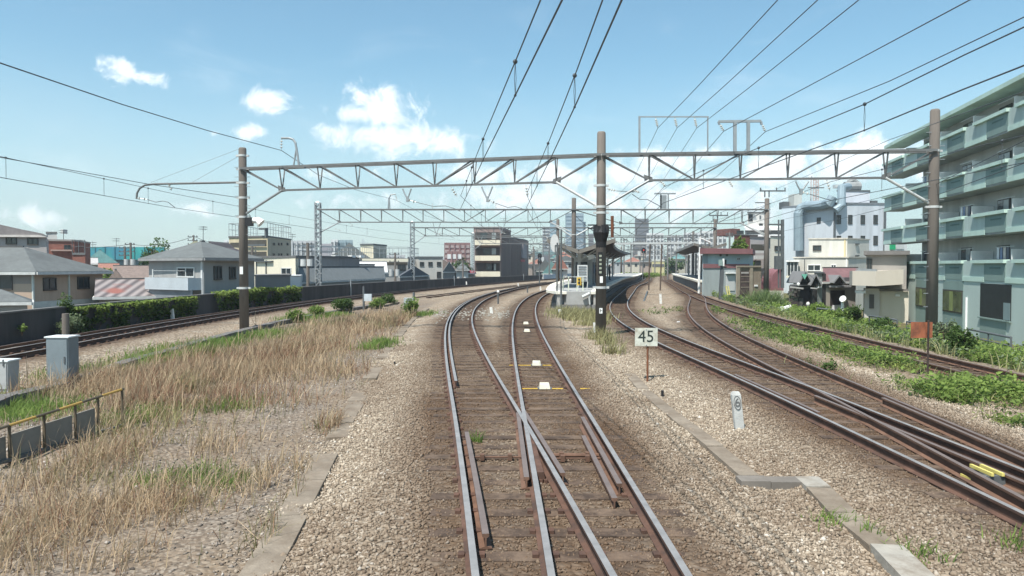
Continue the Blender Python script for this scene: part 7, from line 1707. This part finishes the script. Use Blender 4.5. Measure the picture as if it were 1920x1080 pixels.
# ivy on the wall
def ivy(label, y0, y1, n, seed, over):
    gg = np.random.default_rng(seed); t = thing('ivy', label, 'ivy', (wallx((y0 + y1) / 2), (y0 + y1) / 2, -.3))
    Y = gg.uniform(y0, y1, n); f = gg.random(n); zt_ = .72 + .40 * over * fbm(Y * .7, Y * 0 + seed) + .05
    zz_ = -.25 + (zt_ + .25) * f ** .75
    edge = np.minimum(Y - y0, y1 - Y); keep = gg.random(n) < np.clip(edge / 1.2 + .25, 0, 1)
    Xw = np.array([wallx(v) for v in Y]) + .06 + .34 * np.clip(fbm(Y * 1.3, zz_ * 2.2 + seed) - .25, 0, 1) * (.4 + f) + gg.normal(0, .03, n)
    keep &= (fbm(Y * 1.1 + seed, zz_ * 1.8 + 3) > .36) & ((f < .4) | (fbm(Y * .9 + 2 * seed, Y * 0 + 9) > .36) | (gg.random(n) < .25))
    C = np.stack([Xw, Y, zz_], 1)[keep]; f = f[keep]
    nt_ = int(n * .25); Yt = gg.uniform(y0, y1, nt_); Ct = np.stack([np.array([wallx(v) for v in Yt]) + gg.uniform(-.3, .3, nt_), Yt, .80 + over * .30 * gg.random(nt_) * fbm(Yt * .9, Yt * 0 + 5)], 1)
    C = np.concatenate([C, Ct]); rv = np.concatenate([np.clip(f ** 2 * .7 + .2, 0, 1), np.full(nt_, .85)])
    C[:, 0] -= t.location.x; C[:, 1] -= t.location.y; C[:, 2] -= t.location.z
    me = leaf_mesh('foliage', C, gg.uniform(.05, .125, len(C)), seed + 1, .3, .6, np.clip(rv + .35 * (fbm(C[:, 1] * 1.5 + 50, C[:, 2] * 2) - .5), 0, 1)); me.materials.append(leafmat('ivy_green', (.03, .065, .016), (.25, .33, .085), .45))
    o = bpy.data.objects.new('foliage', me); COL.objects.link(o); o.parent = t
    for y in np.arange(y0 + .5, y1 - .5, 1.6): part('vine_stem', wood_m, t, lambda mb: mb.tube([(wallx(y) + .04, y, -.3), (wallx(y + .4) + .05, y + .4, .2), (wallx(y + .2) + .05, y + .2, .8)], .015, 5))
ivy('dark ivy covering the wall left of the left concrete pole', 30.5, 42.2, 2700, 91, .3)
ivy('bright bushy ivy hanging over the wall behind the left concrete pole', 44.5, 58.5, 3600, 95, 1.1)
# trees
def tree(label, base, h, crown, n, size, m, seed, trunk_h=.35, taper=1.0):
    gg = np.random.default_rng(seed); b = Vector(base); t = thing('tree', label, 'tree', b)
    def tr(mb):
        mb.tube([b, b + Vector((.05 * h, 0, h * trunk_h)), b + Vector((0, 0, h * .85))], [.04 * h, .03 * h, .008 * h], 8)
        for i in range(7):
            a_ = i * 2.4; z = h * (trunk_h + .07 * i); mb.tube([b + Vector((0, 0, z)), b + Vector((math.cos(a_) * crown * .7, math.sin(a_) * crown * .7, z + h * .15))], [.014 * h, .004 * h], 5)
    part('trunk', wood_m, t, tr)
    K = 16; L_ = gg.normal(size=(K, 3)); L_ /= np.linalg.norm(L_, axis=1)[:, None]; L_ *= gg.uniform(.2, .8, (K, 1)); lr = gg.uniform(.22, .42, K); k = gg.integers(0, K, n)
    d = gg.normal(size=(n, 3)); d /= np.linalg.norm(d, axis=1)[:, None]; C = L_[k] + d * (lr[k] * gg.random(n) ** .4)[:, None]
    w = np.clip(1 - taper * (C[:, 2] + 1) / 2.2, .12, 1); C[:, :2] *= w[:, None] * 1.2
    C = C * np.array([crown, crown, h * (1 - trunk_h) * .55]) + np.array([0, 0, h * (trunk_h + (1 - trunk_h) * .5)])
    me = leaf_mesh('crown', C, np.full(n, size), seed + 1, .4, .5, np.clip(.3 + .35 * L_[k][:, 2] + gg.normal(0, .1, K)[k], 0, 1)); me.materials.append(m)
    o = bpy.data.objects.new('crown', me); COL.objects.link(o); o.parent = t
tree('pointed green tree behind the maroon roof of the station building', (at(1386, 499, 84).x, 84, -3), 9.0, 2.7, 3200, .20, green1, 101, .2, .9)
tree('dark green tree at the right end of the teal netting', (at(285, 499, 110).x, 110, -3.5), 9.8, 3.6, 2600, .26, green2, 103, .2, .3)
tree('yellow-green small tree beside the tan house roof', (at(200, 499, 78).x, 78, -3.5), 6.1, 2.0, 1400, .18, green1, 105, .25, .2)
tree('dark round tree between the red-brown slab and the brown apartment house', (at(862, 499, 190).x, 190, -3.5), 8.5, 5.0, 1500, .4, green2, 107, .2, .2)
tree('dull green tree crown behind the long white blocks', (at(1262, 499, 260).x, 260, -3.5), 9, 5, 1000, .5, green2, 109, .2, .2)
bank = G(1195, 521, .0)
bush('grassy green mound where the right-hand tracks bend out of sight', (at(1206, 515, 165).x, 165, -.3), 6.5, 3, 1.1, 1800, .25, green1, 111)

# ------------------------------------------------------------------ the air
def haze_box():
    mb = MB(); mb.box(-700, -60, -4.7, 700, 1000, 95)
    o = mb.build('haze', bpy.data.materials.new('haze_air'))
    m = o.data.materials[0]; m.use_nodes = True; nt = m.node_tree
    for n_ in list(nt.nodes):
        if n_.type != 'OUTPUT_MATERIAL': nt.nodes.remove(n_)
    v = nt.nodes.new('ShaderNodeVolumePrincipled'); v.inputs['Color'].default_value = (.86, .93, 1, 1); v.inputs['Density'].default_value = HAZE; v.inputs['Anisotropy'].default_value = .3
    nt.links.new(v.outputs[0], nt.nodes['Material Output'].inputs['Volume'])
    tag(o, kind='stuff')
HAZE = .00045
if HAZE: haze_box()
